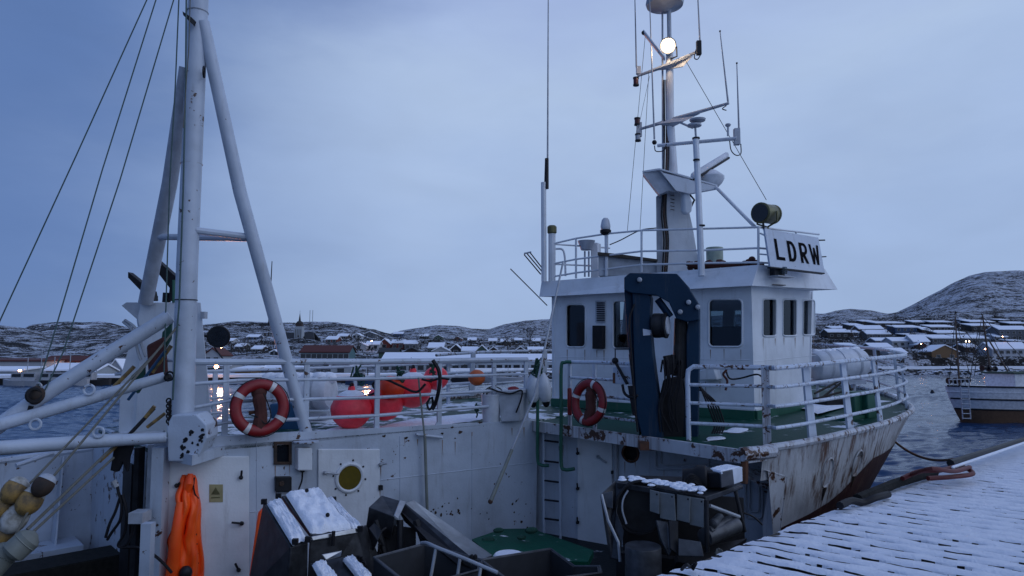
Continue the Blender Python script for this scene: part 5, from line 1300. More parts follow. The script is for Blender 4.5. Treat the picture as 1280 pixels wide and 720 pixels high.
# nav lights
def nav(px, py, h, m, d_=13.9, r=.055):
    c = at(px, py, d_); n_ = MB().lathe([(r, -h/2), (r, h/2)], c, UP, 12).build('navigation_light', M[m], boat)
    MB().lathe([(r*1.15, h/2), (r*1.15, h/2+.03)], c, UP, 12).build('cap', M['dark'], n_); MB().lathe([(r*1.15, -h/2-.03), (r*1.15, -h/2)], c, UP, 12).build('foot', M['dark'], n_)
nav(795, 102, .12, 'redl'); nav(796.5, 152, .10, 'redl'); nav(797.5, 172, .10, 'grey')
MB().box(at(799, 162, 13.9), .1, .08, .3).build('light_bracket', M['grey'], boat); MB().box(at(798, 88, 13.9), .09, .08, .16).build('light_bracket', M['grey'], boat)
MB().box(at(873.5, 60, 13.1), .09, .08, .28).build('antenna_bracket', M['dark'], boat)
# whips
for a, b_, d_ in (((793,-30),(795.5,84),13.9), ((811,-30),(818,174),13.3), ((871,-30),(875,53),13.1), ((900,39),(910,127),12.8), ((921,79),(924,172),12.3)):
    MB().bar(at(*a, d_), at(*b_, d_), .009, 6, .019).build('whip_antenna', M['galv'], boat)
for x, y, d_ in ((900, 39, 12.8), (921, 79, 12.3)): MB().ball(at(x, y, d_), .02, UP, 6, 4).build('antenna_tip', M['dark'], boat)
MB().ball(at(818, 178, 13.3), .05, UP, 8, 5).build('antenna_base', M['dark'], boat)
# second pole and T bar
MB().tube([at(869.5, 172, 12.35), at(873, 240, 12.2), at(877, 345, 12.0)], [.055, .055, .06], 10).build('instrument_pole', M['house'], boat)
MB().bar(at(822, 182, 12.9), at(921, 173, 12.2), .035).build('cross_bar', M['house'], boat)
for x, y in ((870, 200), (876, 282)): MB().lathe([(.062, -.012), (.062, .012)], at(x+ (1 if y > 250 else .5), y, 12.25 if y < 250 else 12.1), UP, 12).build('pole_band', M['dark'], boat)
gp_ = at(870, 172, 12.35)
MB().bar(gp_, at(869, 158, 12.35), .02).build('gps_stem', M['grey'], boat); MB().lathe([(.05, 0), (.13, .02), (.13, .05), (.04, .07)], at(868, 159, 12.35), UP, 14).build('gps_antenna', M['grey'], boat)
MB().lathe([(.03, 0), (.14, .02), (.15, .05), (.02, .07)], at(872, 152.5, 12.35), UP, 16).build('gps_antenna', M['grey'], boat)
MB().lathe([(.07, 0), (.07, .03)], at(870, 174, 12.35), UP, 10).build('pole_top', M['dark'], boat)
MB().bar(at(910, 170, 12.25), at(910, 158, 12.25), .02).build('gps_stem', M['grey'], boat); MB().lathe([(.04, 0), (.055, .03), (.04, .05)], at(910, 158, 12.25), UP, 10).build('gps_antenna', M['grey'], boat)
MB().box(at(921, 171, 12.25), .1, .1, .3).build('antenna_bracket', M['grey'], boat)
for pts in (((912,176),(914,188),(920,194),(926,192),(926,180)), ((818,182),(820,189),(830,188),(833,180)), ((870,62),(868,72),(872,74),(876,68)), ((908,132),(903,136),(908,138))):
    MB().tube(spline([at(x, y, 12.5) for x, y in pts], 5), .010, 6).build('cable', M['dark'], boat)
# thin wires aloft
def stay(a, b_, da, db, r=.006, m='dark', par=boat): return MB().bar(at(*a, da), at(*b_, db), r, 5).build('stay', M[m], par)
stay((856,74),(958,250),13.2,12.4); stay((807,40),(784,290),13.6,13.2,.005); stay((812,95),(798,160),13.6,13.6,.004); stay((811,90),(800,288),13.5,13.2,.005)

# ---- LDRW sign board
s0, s1 = at(956, 285.5, 11.55), at(1023, 297, 12.5); s3, s2 = at(963, 333, 11.42), at(1031, 341, 12.37)
ex = ((s1-s0)+(s2-s3)).normalized(); sn_ = ex.cross((s3-s0)).normalized()
if sn_.dot(s0) > 0: sn_ = -sn_
bd = MB().prism([s0, s1, s2, s3], -sn_*.035).build('name_board', M['white'], boat, smooth=0)
MB().prism([s3, s2, s2 - UP*.02, s3 - UP*.02], -sn_*.06).build('board_edge', M['dark'], bd, smooth=0)
def B2(u_, v_): return s0.lerp(s1, u_).lerp(s3.lerp(s2, u_), v_) + sn_*.003
def letter(nm, strokes, u0, u1, v0=.24, v1=.80):
    mb = MB()
    for poly in strokes: 
        P = [B2(u0+(u1-u0)*x, v0+(v1-v0)*y) for x, y in poly]; tr = tessellate_polygon([P]); n = len(P)
        mb.add([p for p in P] + [p + sn_*.004 for p in P], [tuple(t) for t in tr] + [tuple(i+n for i in t) for t in tr] + [(i, (i+1) % n, n+(i+1) % n, n+i) for i in range(n)])
    return mb.build(nm, M['letter'], bd, smooth=0)
def arc(cx, cy, rx, ry, a0, a1, n=8): return [(cx+rx*cos(radians(a0+(a1-a0)*i/n)), cy+ry*sin(radians(a0+(a1-a0)*i/n))) for i in range(n+1)]
k = .30
letter('letter', [[(0,0),(k,0),(k,.85),(1,.85),(1,1),(0,1)]], .13, .28)
letter('letter', [[(0,0),(k,0),(k,1),(0,1)], [(k,0)] + arc(.45,.5,.55,.5,-90,90) + [(k,1),(k,.85)] + arc(.42,.5,.28,.35,90,-90) + [(k,.15)]], .355, .505)
letter('letter', [[(0,0),(k,0),(k,1),(0,1)], [(k,0)] + arc(.6,.29,.4,.29,-90,90) + [(k,.58),(k,.45)] + arc(.55,.29,.18,.16,90,-90) + [(k,.13)], [(k,.56),(.62,.56),(1,1),(.68,1),(k,.62)]], .575, .72)
letter('letter', [[(0,0),(.2,0),(.32,.68),(.42,.15),(.58,.15),(.68,.68),(.8,0),(1,0),(.8,1),(.6,1),(.5,.5),(.4,1),(.2,1)]], .765, .955)
MB().bar(s1 + V((0,0,-.05)), s1 + V((.14,.05,-.04)), .014, 6).build('board_bolt', M['dark'], bd); MB().bar(s1.lerp(s2,.55), s1.lerp(s2,.55) + V((.1,.05,.01)), .012, 6).build('board_bolt', M['dark'], bd)
MB().bar(s0.lerp(s3,.2), k0[0]+V((.05,.05,-.1)), .015, 6).build('board_strut', M['house'], bd); MB().bar(s0.lerp(s3,.7), k0[1]+V((.05,.05,-.1)), .015, 6).build('board_strut', M['house'], bd)
# searchlight above the board
sc = at(950, 266, 11.7); sx_ = (at(980, 270, 12.2)-sc); sx_.z -= .0
sl_ = MB().lathe([(.17, 0), (.185, .01), (.185, .05), (.17, .06), (.17, .36), (.16, .38), (.175, .39), (.175, .42), (.15, .45)], sc, sx_, 22).build('searchlight', M['brass'], boat)
MB().lathe([(.155, -.012), (.155, 0)], sc, sx_, 20).build('lens', M['dglass'], sl_)
mid = sc + sx_.normalized()*.22; sw = sx_.cross(UP).normalized()
MB().tube([mid + sw*.19 + UP*.02, mid + sw*.19 - UP*.16, mid - UP*.24, mid - sw*.19 - UP*.16, mid - sw*.19 + UP*.02], .018, 6).build('yoke', M['brass'], sl_)
MB().bar(mid - UP*.24, mid - UP*.36, .03).build('post', M['brass'], sl_)
MB().bar(sc + V((.05,0,-.18)), sc + V((.06,0,-.30)), .02).build('post', M['dark'], sl_)
# side light under the board
sb_ = at(973, 340, 11.75)
nl = MB().box(sb_ - V((.02,0,0)), .30, .10, .17, ex).build('side_light_box', M['dark'], boat, bevel=.01)
MB().lathe([(.065, -.06), (.07, 0), (.065, .06)], sb_ + sn_*.09, UP, 12).build('lens', M['glass'], nl)
MB().box(sb_ + sn_*.06 - V((0,0,.10)), .5, .2, .015, ex).build('shelf', M['galv'], nl)

# ================================================================ DECK CRANE
cr_ = thing('deck_crane', at(810, 548, 9.6), 'folded dark blue hydraulic knuckle crane standing before the wheelhouse', 'crane')
CD = 9.55
def cs(pts, th, name, m='blue', d_=CD, bev=.012, par=None): return MB().prism([at(x, y, d_) for x, y in pts], V((th*.35, th, 0))).build(name, M[m], par or cr_, smooth=0, bevel=bev)
col = cs([(790,358),(808,356),(813,372),(812,400),(815,440),(829,548),(804,552),(796,520),(792,440)], .30, 'column')
cs([(780,362),(790,358),(792,440),(801,520),(799,545),(790,480),(784,420)], .26, 'column_side', d_=CD+.06)
MB().prism([at(803.5, 411, CD-.004), at(816, 413, CD-.004), at(817, 418.5, CD-.004), at(804, 419.5, CD-.004)], V((0, .002, 0))).build('white_band', M['whitec'], cr_, smooth=0)
arm = cs([(780,347),(787,341),(846,342),(860,358),(873,380),(874,400),(858,402),(845,398),(836,378),(820,369),(788,366),(780,362)], .26, 'main_arm', d_=CD-.05)
for x, y in ((799.5,350),(860.5,378),(850,390),(872,384)): MB().lathe([(.035, 0), (.035, .05), (.02, .06)], at(x, y, CD-.05), V((-.2,-1,0)), 10).build('pin', M['galv'], arm)
cs([(863,380),(874,384),(874,440),(873,480),(872,548),(852,548),(858,470),(858,420)], .24, 'outer_boom', d_=CD+.10)
cs([(846,398),(858,400),(862,440),(858,470),(848,478),(842,440)], .2, 'boom_extension', 'dark', d_=CD+.16)
MB().tube([at(848, 398, CD+.2), at(847, 440, CD+.2), at(845, 470, CD+.2)], [.055, .06, .06], 10).build('hydraulic_cylinder', M['dark'], cr_)
MB().bar(at(822, 374, CD+.1), at(838, 396, CD+.05), .05).build('link', M['blue'], cr_)
wc_ = at(817, 407, CD+.1); wd2 = V((.9, -.45, 0))
MB().lathe([(.16, 0), (.175, .01), (.175, .09), (.17, .10), (.17, .15), (.18, .16), (.18, .19), (.15, .20)], wc_, wd2, 20).build('slewing_motor', M['dark'], cr_)
MB().lathe([(.13, .198), (.12, .215), (.05, .222)], wc_, wd2, 16).build('motor_cap', M['grey'], cr_)
cs([(829,475),(852,470),(864,548),(824,548),(821,510)], .45, 'pedestal', 'black', d_=CD+.1)
MB().box(at(836, 549, CD+.3), .62, .5, .1).build('base_plate', M['blue'], cr_)
MB().box(at(812, 556, CD), .3, .22, .12).build('crane_foot', M['rust'], cr_)
cs([(829,445),(842,443),(843,468),(830,470)], .15, 'valve_block', 'dark')
rg = random.Random(21)
for i in range(7):
    x = 826+i*3.4; MB().tube(spline([at(x, 470-rg.uniform(0, 30), CD-.02), at(x+rg.uniform(-4, 6), 450, CD-.08), at(x+rg.uniform(0, 8), 480, CD-.05), at(x+rg.uniform(-8, 4), 508, CD-.03), at(x+rg.uniform(-3, 8), 540, CD)], 5), .013, 6).build('hose', M['black'], cr_)
for i in range(5):
    MB().tube(spline([at(862, 468+i*4, CD+.3), at(872+i*2, 478+i*3, CD+.2), at(884+i*3, 505, CD+.1), at(893+i*3, 530, CD+.05), at(890+i*3, 542, CD)], 5), .012, 6).build('hose', M['black'], cr_)
MB().tube(spline([at(793, 380, CD-.02), at(787, 400, CD-.05), at(789, 440, CD-.05), at(793, 500, CD-.05), at(797, 540, CD-.05)], 5), .014, 6).build('hose', M['black'], cr_)
# control valve box on a rusty stand, left of the crane
cv = thing('control_stand', B_(775, 520), 'rusty control box with black levers beside the crane foot', 'control box')
MB().prism([B_(766,459,.05), B_(792,457,.05), B_(793,481,.05), B_(766,480,.05)], -PLB[1]*.12).build('box', M['whitec'], cv, smooth=0, bevel=.01)
MB().prism([B_(766,466,.053), B_(769,466,.053), B_(769,479,.053), B_(766,479,.053)], PLB[1]*.002).build('rust_patch', M['rust'], cv, smooth=0)
MB().tube([B_(769,450,.1), B_(769,436,.1), B_(792,436,.1)], .010, 6).build('guard_bar', M['black'], cv)
MB().ball(B_(769,451,.1), .05, UP, 8, 5).build('lever_base', M['black'], cv); MB().bar(B_(769,452,.1), B_(784,480,.08), .022, 6).build('lever', M['black'], cv); MB().bar(B_(787,443,.1), B_(791,475,.1), .015, 6).build('lever', M['black'], cv)
MB().tube(spline([B_(778,481,.1), B_(781,492,.12), B_(790,497,.12), B_(797,494,.1)], 5), .02, 6).build('hose', M['black'], cv)
MB().prism([B_(788,482,.02), B_(800,482,.02), B_(801,522,.02), B_(794,518,.02)], PLB[1]*.06).build('backing', M['dark'], cv, smooth=0)

# ================================================================ TRIPOD MAST, EXHAUST CASING, BOOMS
MD = 8.45
MB().tube([at(250, -60, MD+.35), at(242, 150, MD+.2), at(234, 330, MD+.1), at(228, 528, MD)], [.128, .125, .128, .132], 20).build('tripod_mast', M['white'], boat)
for y in (15, 375, 205): MB().lathe([(.136, -.006), (.136, .006)], at(247.5-.04*y, y, MD+.3-.0006*y), UP, 20).build('mast_band', M['grey'] if y < 300 else M['dark'], boat)
MB().tube([at(254, 28, MD+.25), at(300, 240, 8.85), at(386, 552, 9.38)], [.08, .085, .08], 14).build('mast_leg', M['white'], boat)
MB().tube([at(234, 85, MD+.3), at(212, 230, 9.2), at(182, 378, 9.9)], [.10, .10, .10], 14).build('mast_leg', M['grey'], boat)
MB().bar(at(198, 296, 9.45), at(316, 298, 9.0), .045, 10).build('cross_brace', M['white'], boat)
MB().bar(at(244, 288, MD+.1), at(317, 297, 9.0), .045, 10).build('cross_brace', M['white'], boat)
fp = A_(386, 549); MB().lathe([(.17, -.02), (.17, .0)], fp + V((0,-.12,0)), UP, 16).build('leg_foot', M['whitec'], boat)
MB().prism([at(228,14,MD), at(240,22,MD), at(238,28,MD), at(229,19,MD)], V((0,.12,0))).build('mast_light', M['dark'], boat)
MB().torus(at(255, 90, MD+.1), (1, .3, 0), .07, .012, n=14, k=6).build('lifting_eye', M['dark'], boat)
# chipped foot box
f0 = [(208,532),(215,519),(245,518),(258,531),(259,548),(249,570),(243,577),(210,577)]
MB().prism([at(x, y, 8.12) for x, y in f0], V((-.05,.42,0))).build('mast_foot', M['whitec'], boat, smooth=0, bevel=.015)
rg = random.Random(31); b = MB()
for i in range(34):
    x, y = rg.uniform(212, 254), rg.uniform(536, 573)
    if x < 226 and rg.random() < .6: continue
    if x - 254 > (548-y)*.4: continue
    c = at(x, y, 8.115); r = rg.uniform(.012, .034); n = 8
    b.add([c + V((cos(2*pi*k/n)*r*rg.uniform(.5,1.3), 0, sin(2*pi*k/n)*r*rg.uniform(.5,1.3))) for k in range(n)], [tuple(range(n))])
b.build('flaked_paint', M['dark'], boat, smooth=0, fix=False)['kind'] = 'stuff'
# exhaust casing on the casing deck
XD = 9.95
MB().prism([at(x, y, XD) for x, y in ((176,378),(251,378),(256,430),(269,572),(205,572),(200,548),(168,548),(172,470),(176,420),(172,398))], V((-.62,1.1,0))).build('exhaust_casing', M['house'], boat, smooth=0, bevel=.01)
MB().prism([at(x, y, XD+.02) for x, y in ((152,382),(158,378),(177,378),(177,404),(170,398))], V((-.5,1.0,0))).build('casing_overhang', M['grey'], boat, smooth=0)
MB().prism([at(x, y, XD+.04) for x, y in ((161,435),(176,410),(170,548),(148,548),(151,470))], V((-.5,1.0,0))).build('casing_side', M['house'], boat, smooth=0)
MB().tube([at(208, 378, XD+.3), at(209, 366, XD+.3)], .06, 10).build('exhaust_pipe', M['dark'], boat)
MB().prism([at(195,324,XD+.2), at(221,347,XD+.2), at(221,376,XD+.2), at(210,376,XD+.2), at(212,360,XD+.2), at(195,338,XD+.2)], V((0,.14,0))).build('exhaust_stack', M['black'], boat, smooth=0)
MB().prism([at(160,340,XD+.3), at(190,364,XD+.3), at(192,375,XD+.3), at(187,375,XD+.3), at(160,347,XD+.3)], V((0,.14,0))).build('exhaust_stack', M['black'], boat, smooth=0)
MB().box(at(190, 373, XD+.3), .12, .12, .08).build('exhaust_flange', M['dark'], boat)
MB().tube([at(217, 378, XD), at(217, 350, XD)], .022).build('green_pipe', M['green'], boat)
for a, b_ in (((156,400),(178,434)), ((154,402),(172,438))): MB().tube(spline([at(*a, XD-.1), at((a[0]+b_[0])/2+3, (a[1]+b_[1])/2-6, XD-.15), at(*b_, XD-.1), at(b_[0]+4, b_[1]+12, XD-.1)], 5), .02, 6).build('hose', M['galv'], boat)
MB().bar(at(184, 450, XD-.5), at(222, 450, XD-.6), .028).build('pipe', M['white'], boat)
MB().box(at(255, 394, XD), .06, .1, .1).build('lug', M['grey'], boat)
# red and green rag with poles in the mast corner
cl_ = MB(); R_ = [(183,432),(206,420),(210,470),(196,480),(186,474)]
tag(MB().prism([at(x, y, 9.3) for x, y in R_], V((-.05,.12,0))).build('red_bundle', M['canvas'], fr='S', base=at(195,450,9.3), bevel=.03), 'dark red canvas bundle behind the mast beside the poles', 'bundle')
tag(MB().prism([at(x, y, 9.35) for x, y in ((203,415),(214,404),(213,424),(206,436),(200,440))], V((-.03,.1,0))).build('green_cloth', M['rope'], fr='S', base=at(208,420,9.35)), 'dark green cloth tied high behind the mast', 'cloth')
tag(MB().prism([at(x, y, 9.3) for x, y in ((164,470),(180,455),(180,480),(172,492),(165,486))], V((-.03,.1,0))).build('green_cloth', M['rope'], fr='S', base=at(172,470,9.3)), 'dark green cloth hanging low on the poles left of the mast', 'cloth')
# spotlight on the casing rail
sp = thing('spotlight', at(272, 421, 10.2), 'round dark spotlight on a bent stalk right of the mast', 'spotlight')
MB().lathe([(.155, 0), (.165, .01), (.165, .03), (.13, .05), (.10, .14), (.03, .2)], at(273, 421, 10.15), V((-.25, .9, .1)), 22).build('housing', M['dark'], sp)
MB().lathe([(.145, -.004), (.06, .02)], at(273, 421, 10.15), V((-.25, .9, .1)), 20).build('lens', M['dglass'], sp)
MB().tube(spline([at(268, 434, 10.2), at(272, 440, 10.2), at(279, 449, 10.0)], 5), .012, 6).build('stalk', M['dark'], sp)
MB().bar(at(262, 420, 10.2), at(240, 420, 10.0), .02).build('arm', M['dark'], sp)

# derrick booms, each hinged near the mast
def boomt(lb, pts, r, eyes=(), **k):
    t = thing('derrick_boom', at(*pts[0]), lb, 'boom', 'white booms swung out from the tripod mast')
    P = [at(*p) for p in pts]; MB().tube(P, r, 16).build('pipe', M['white'], t)
    for f, s_, up in eyes:
        c = P[0].lerp(P[-1], f) + V((0, -.0, s_*(r+.045 if isinstance(r, float) else r[0]+.045))); MB().torus(c, (.2, -1, .1), .055, .014, n=16, k=6).build('eye', M['whitec'], t)
    return t
t1 = boomt('uppermost white boom slanting down left from high on the mast, pulley near its end', [(213,395,8.3),(120,452,8.0),(50,497,7.7),(-60,572,7.3)], .085)
t2 = boomt('middle white boom running left at a slight slope across the uppermost one', [(206,471,8.2),(100,502,7.8),(0,531,7.4),(-70,552,7.1)], [.06,.068,.07,.07], ((.38,1,0),(.62,-1,0)))
t3 = boomt('lowest thick white boom running nearly level left from the chipped mast foot', [(208,547,8.1),(100,553,7.7),(0,560,7.3),(-70,565,7.0)], [.062,.074,.078,.08], ((.34,1,0),))
MB().bar(at(205, 541, 8.2), at(90, 548, 8.0), .03).build('thin_pipe', M['grey'], t3)
MB().ball(at(210, 472, 8.15), .05, UP, 8, 5).build('swivel', M['dark'], t2); MB().torus(at(212, 470, 8.1), (0,1,0), .05, .012, n=12, k=6).build('shackle', M['dark'], t2)
tag(MB().tube([at(20, 582, 8.9), at(66, 566, 9.3)], .03).build('rail_end', M['white'], fr='S', base=at(20, 582, 8.9)), 'short white pipe end above the bulwark at the far left', 'pipe')
# block hanging on the boom
bl = thing('pulley_block', at(43, 495, 7.6), 'dark weathered pulley block hanging at the crossing of the two upper booms', 'pulley')
MB().ball(at(45, 494, 7.6), .085, V((.25,0,1)), 14, 8, 1.25).build('shell', M['iron'], bl); MB().torus(at(42, 494, 7.52), (.9,-.5,0), .07, .02, n=16, k=6).build('sheave', M['black'], bl)
MB().tube([at(39, 507, 7.6), at(37, 513, 7.6)], .03).build('swivel', M['dark'], bl); MB().torus(at(48, 483, 7.6), (0,1,0), .035, .012, n=12, k=6).build('ring', M['galv'], bl)
# wires
def wire(lb, pts, r=.0075, m='wire', grp='mast wires'):
    P = [at(*p) for p in pts]; return tag(MB().tube(P, r, 6).build('wire_rope', M[m], fr='S', base=P[0]), lb, 'wire rope', grp)
wire('leftmost green wire running from above the mast down to the left edge', [(188,-10,8.3),(95,195,8.1),(-8,418,7.9)])
wire('second green wire from the left, ending at the pulley block', [(198,-10,8.3),(128,212,8.1),(62,436,7.7),(47,484,7.62)])
wire('third green wire from the left, ending right of the pulley block', [(220,-10,8.3),(150,225,8.1),(79,440,7.8),(56,488,7.66)])
wire('vertical green wire just left of the mast down to the middle boom', [(224,-10,8.3),(219,110,8.3),(212,230,8.3),(205,466,8.2)], .008)
wire('slack green rope along the left face of the mast', [(233,-10,8.25),(232,100,8.2),(229,240,8.2),(224,380,8.1),(219,440,8.1),(216,500,8.1)], .010)
wire('pale thin line close beside the mast on its left', [(238,-10,8.2),(236,60,8.15),(229,160,8.15)], .006, 'ropew')
# long poles and ropes through the mast corner
def pole(lb, a, b_, r, m, nm='fishing_pole', cat='pole'): return tag(MB().bar(at(*a), at(*b_), r, 8).build(nm, M[m], fr='S', base=at(*a)), lb, cat, 'poles and ropes at the mast')
pole('long grey rope pair running from the mast down to the float string, upper strand', (203,432,8.4), (30,612,7.0), .012, 'ropew', 'rope', 'rope')
pole('long grey rope running beside the upper strand down to the float string', (222,408,8.4), (48,618,7.0), .013, 'ropew', 'rope', 'rope')
pole('grey pole slanting from under the lowest boom to the grey floats', (140,560,7.9), (34,662,6.9), .016, 'ropew')
pole('second grey pole just under the first one, lower left', (142,572,7.9), (38,668,6.9), .014, 'ropew')
pole('yellow handled pole in front of the exhaust casing', (214,432,8.7), (190,466,8.6), .026, 'yellow'); pole('yellow pole end left of the casing', (168,458,8.6), (142,484,8.5), .024, 'yellow')
pole('short orange stick under the lowest boom', (146,557,7.95), (124,577,7.8), .022, 'yellow'); pole('orange handle beside the mast chain, upper', (193,508,8.2), (180,524,8.2), .024, 'yellow'); pole('orange handle beside the mast chain, lower', (206,517,8.2), (184,534,8.2), .020, 'yellow')
pole('dark pole crossing behind the yellow handled one', (207,438,8.6), (160,500,8.5), .018, 'bluep')
pole('dark pole lying under the orange handles', (193,510,8.25), (160,545,8.1), .022, 'black')
rg = random.Random(77)
ck = MB()
for i in range(10): ck.torus(at(211 + (i % 2), 501+i*3.2, 8.15), (1,0,0) if i % 2 else (0,1,0), .028, .010, n=10, k=5)
tag(ck.build('chain', M['black'], fr='S', base=at(211,500,8.15)), 'dark chain hanging beside the mast foot', 'chain')
# black rag on the lowest boom and cables in the dark corner
tag(MB().prism([at(x, y, 7.95) for x, y in ((143,556),(165,556),(160,572),(158,590),(153,576),(146,590),(138,588))], V((0,.06,0))).build('black_rag', M['black'], fr='S', base=at(150,570,7.95)), 'torn black rag hanging from the lowest boom', 'rag')
for lb, pts in (('black cable looping down from a grey plug at the casing corner', [(146,603),(148,615),(152,630),(150,650),(140,665),(134,675)]), ('second black cable drooping beside the corner post', [(153,618),(158,640),(156,665),(148,680),(152,684),(170,684)]), ('black hose looped from the corner to behind the raincoat', [(160,684),(180,686),(200,700),(215,716)]), ('thin cable hanging right of the looped hose', [(170,640),(167,660),(160,678),(154,683)]), ('thick black hose bundle under the plug', [(150,622),(144,640),(137,655),(132,672)])):
    P = spline([at(x, y, 8.0) for x, y in pts], 5); tag(MB().tube(P, .016, 6).build('cable', M['black'], fr='S', base=P[0]), lb, 'cable', 'cables in the aft corner')
tag(MB().bar(at(142,601,8.0), at(146,609,8.0), .035).build('plug', M['galv'], fr='S', base=at(142,601,8)), 'grey cable plug hanging at the aft corner', 'plug')
tag(MB().par(at(160,655,7.9), V((.16,0,0)), V((0,.2,0)), V((0,0,.12))).build('bracket_box', M['grey'], fr='S', base=at(160,655,7.9)), 'small grey box on the corner above the hoses', 'box')
MB().par(at(168,560,8.4), V((.06,0,0)), V((0,.14,0)), V((0,0,-1.7))).build('dark_post', M['dark'], boat, smooth=0)
MB().par(at(185,556,8.3), V((.05,0,0)), V((0,.1,0)), V((0,0,-1.2))).build('conduit', M['grey'], boat, smooth=0)

# string of floats, lower left
FL = [((47,618),.115,'yellow','fwhite','stained yellow float with white cap, uppermost of the left column'),((22,612),.10,'fwhite','yellow','white topped float at the upper left of the string'),
 ((33,622),.12,'yellow','fwhite','yellow float in the middle of the string'),((17,640),.12,'fwhite','fwhite','white scuffed float in the middle of the string'),((5,652),.11,'yellow','yellow','yellow float at the left edge of the photo'),((56,603),.10,'iron','fwhite','dark brown float with a pale top, highest of the string'),((0,628),.105,'yellow','yellow','yellow float cut by the left edge, upper one'),((14,618),.105,'yellow','fwhite','yellow float with white top between two others')]
FL = [((54,607),.105,'iron','dark brown float with a pale top, highest on the float string'),((18,613),.12,'yellow','yellow float high on the string at the far left'),((37,627),.125,'yellow','big yellow float with a white top in the middle of the string'),((2,634),.115,'yellow','yellow float cut by the left edge of the photo'),((18,649),.13,'fwhite','white scuffed float below the big yellow one'),((2,668),.13,'yellow','lowest yellow float at the left edge')]
ax = at(50, 600, 7.1) - at(0, 668, 6.8)
for (x, y), r, m, lb in FL:
    c = at(x, y-12 if False else y, 6.95); r *= .92; t = thing('net_float', c, lb, 'float', 'floats strung at the lower left')
    MB().ball(c, r, ax, 18, 12, 1.22).build('float_body', M[m], t); MB().lathe([(r*.93, 0), (r*.78, r*.4), (r*.45, r*.62), (.02, r*.7)], c + ax.normalized()*r*.55, ax, 18).build('snow_cap', M['fwhite'] if m != 'iron' else M['grey'], t)
for (x0, y0), (x1, y1), lb in (((40,670),(12,694),'grey ribbed cylinder float under the poles'),((14,684),(-15,716),'second grey cylinder float at the lower left corner')):
    a, b_ = at(x0, y0, 6.8), at(x1, y1, 6.7); L = (b_-a).length
    tag(MB().lathe([(.03, -.04), (.09, 0), (.115, .03), (.115, L*.3), (.122, L*.33), (.115, L*.36), (.115, L-.03), (.08, L)], a, b_-a, 18).build('cylinder_float', M['pipe'], fr='S', base=a), lb, 'float')
tag(MB().bar(at(3, 700, 6.7), at(56, 600, 7.0), .012).build('float_rope', M['ropew'], fr='S', base=at(3,700,6.7)), 'grey rope threaded through the string of floats', 'rope')

# ================================================================ LIFEBUOYS
def buoyring(x, y, R, fn, pl, off, lb, sq, phase, dep):
    c = fn(x, y, off); t = thing('lifebuoy', c, lb, 'lifebuoy', 'red lifebuoys on the rails'); n = (pl[1] + UP*.12).normalized(); r = .072*R/.375
    MB().torus(c, n, R-r, r, n=48, k=14, sq=.85).build('ring', M['ring'], t)
    for k in range(4):
        a = phase + k*pi/2; MB().torus(c, n, R-r, r*1.03, a0=a-.09, a1=a+.09, n=4, k=14, sq=.87).build('reflective_band', M['tape'], t)
    x_, y_ = frame(n); g = []
    for k in range(33):
        a = phase + k*2*pi/32; bulge = .02 + .03*abs(sin(2*(a-phase))); d_ = x_*cos(a)+y_*sin(a); g.append(c + d_*(R + bulge*.25 - .005) + n*.02)
    MB().tube(g, .006, 5).build('grab_line', M['black'], t)
    return c, n, t
c1, n1, t1_ = buoyring(325, 509.5, .365, A_, PLA, .16, 'larger red lifebuoy with white bands on the aft rail beside the mast leg', 1, .55, 0)
c2, n2, t2_ = buoyring(736, 503, .345, B_, PLB, .14, 'darker red lifebuoy on the rail before the wheelhouse, left of the crane', 1, .3, 0)
def bagin(c, n, s, lb):
    x, y = frame(n); upv = (UP - n*n.z).normalized(); sd_ = upv.cross(n)
    b = MB().tube(spline([c + upv*.22*s + sd_*.02, c + upv*.10*s, c - upv*.08*s + sd_*.02, c - upv*.24*s, c - upv*.30*s], 4), [.05,.06,.075,.085,.085,.08,.075,.075,.078,.08,.085,.085,.085,.085,.085,.08,.03][:17], 10)
    b.ball(c + upv*.2*s - n*.02, .10*s, UP, 10, 6)
    tag(b.build('rope_bag', M['canvas'], fr='S', base=c), lb, 'rope bag', 'rope bags inside the lifebuoys')
bagin(c1 - n1*.03, n1, 1.0, 'brown canvas rope bag hanging inside the lifebuoy by the mast leg')
bagin(c2 - n2*.03, n2, .95, 'brown canvas rope bag hanging inside the lifebuoy by the crane')
for c, lb in ((c1, 'thin dark line coiled inside the lifebuoy by the mast leg'), (c2, 'thin dark line hanging inside the lifebuoy by the crane')):
    tag(MB().tube(spline([c + V((.06,-.05,.18)), c + V((.12,-.05,.05)), c + V((.16,-.05,-.1)), c + V((.10,-.05,-.2)), c + V((.0,-.05,-.12)), c + V((-.12,-.05,-.08))], 5), .008, 5).build('line', M['black'], fr='S', base=c), lb, 'line')
tag(MB().tube([A_(311, 516, .05), A_(330, 514, .05)], .022).build('handle_stick', M['rust'], fr='S', base=A_(311,516,.05)), 'short orange brown grip crossing the left lifebuoy', 'grip')

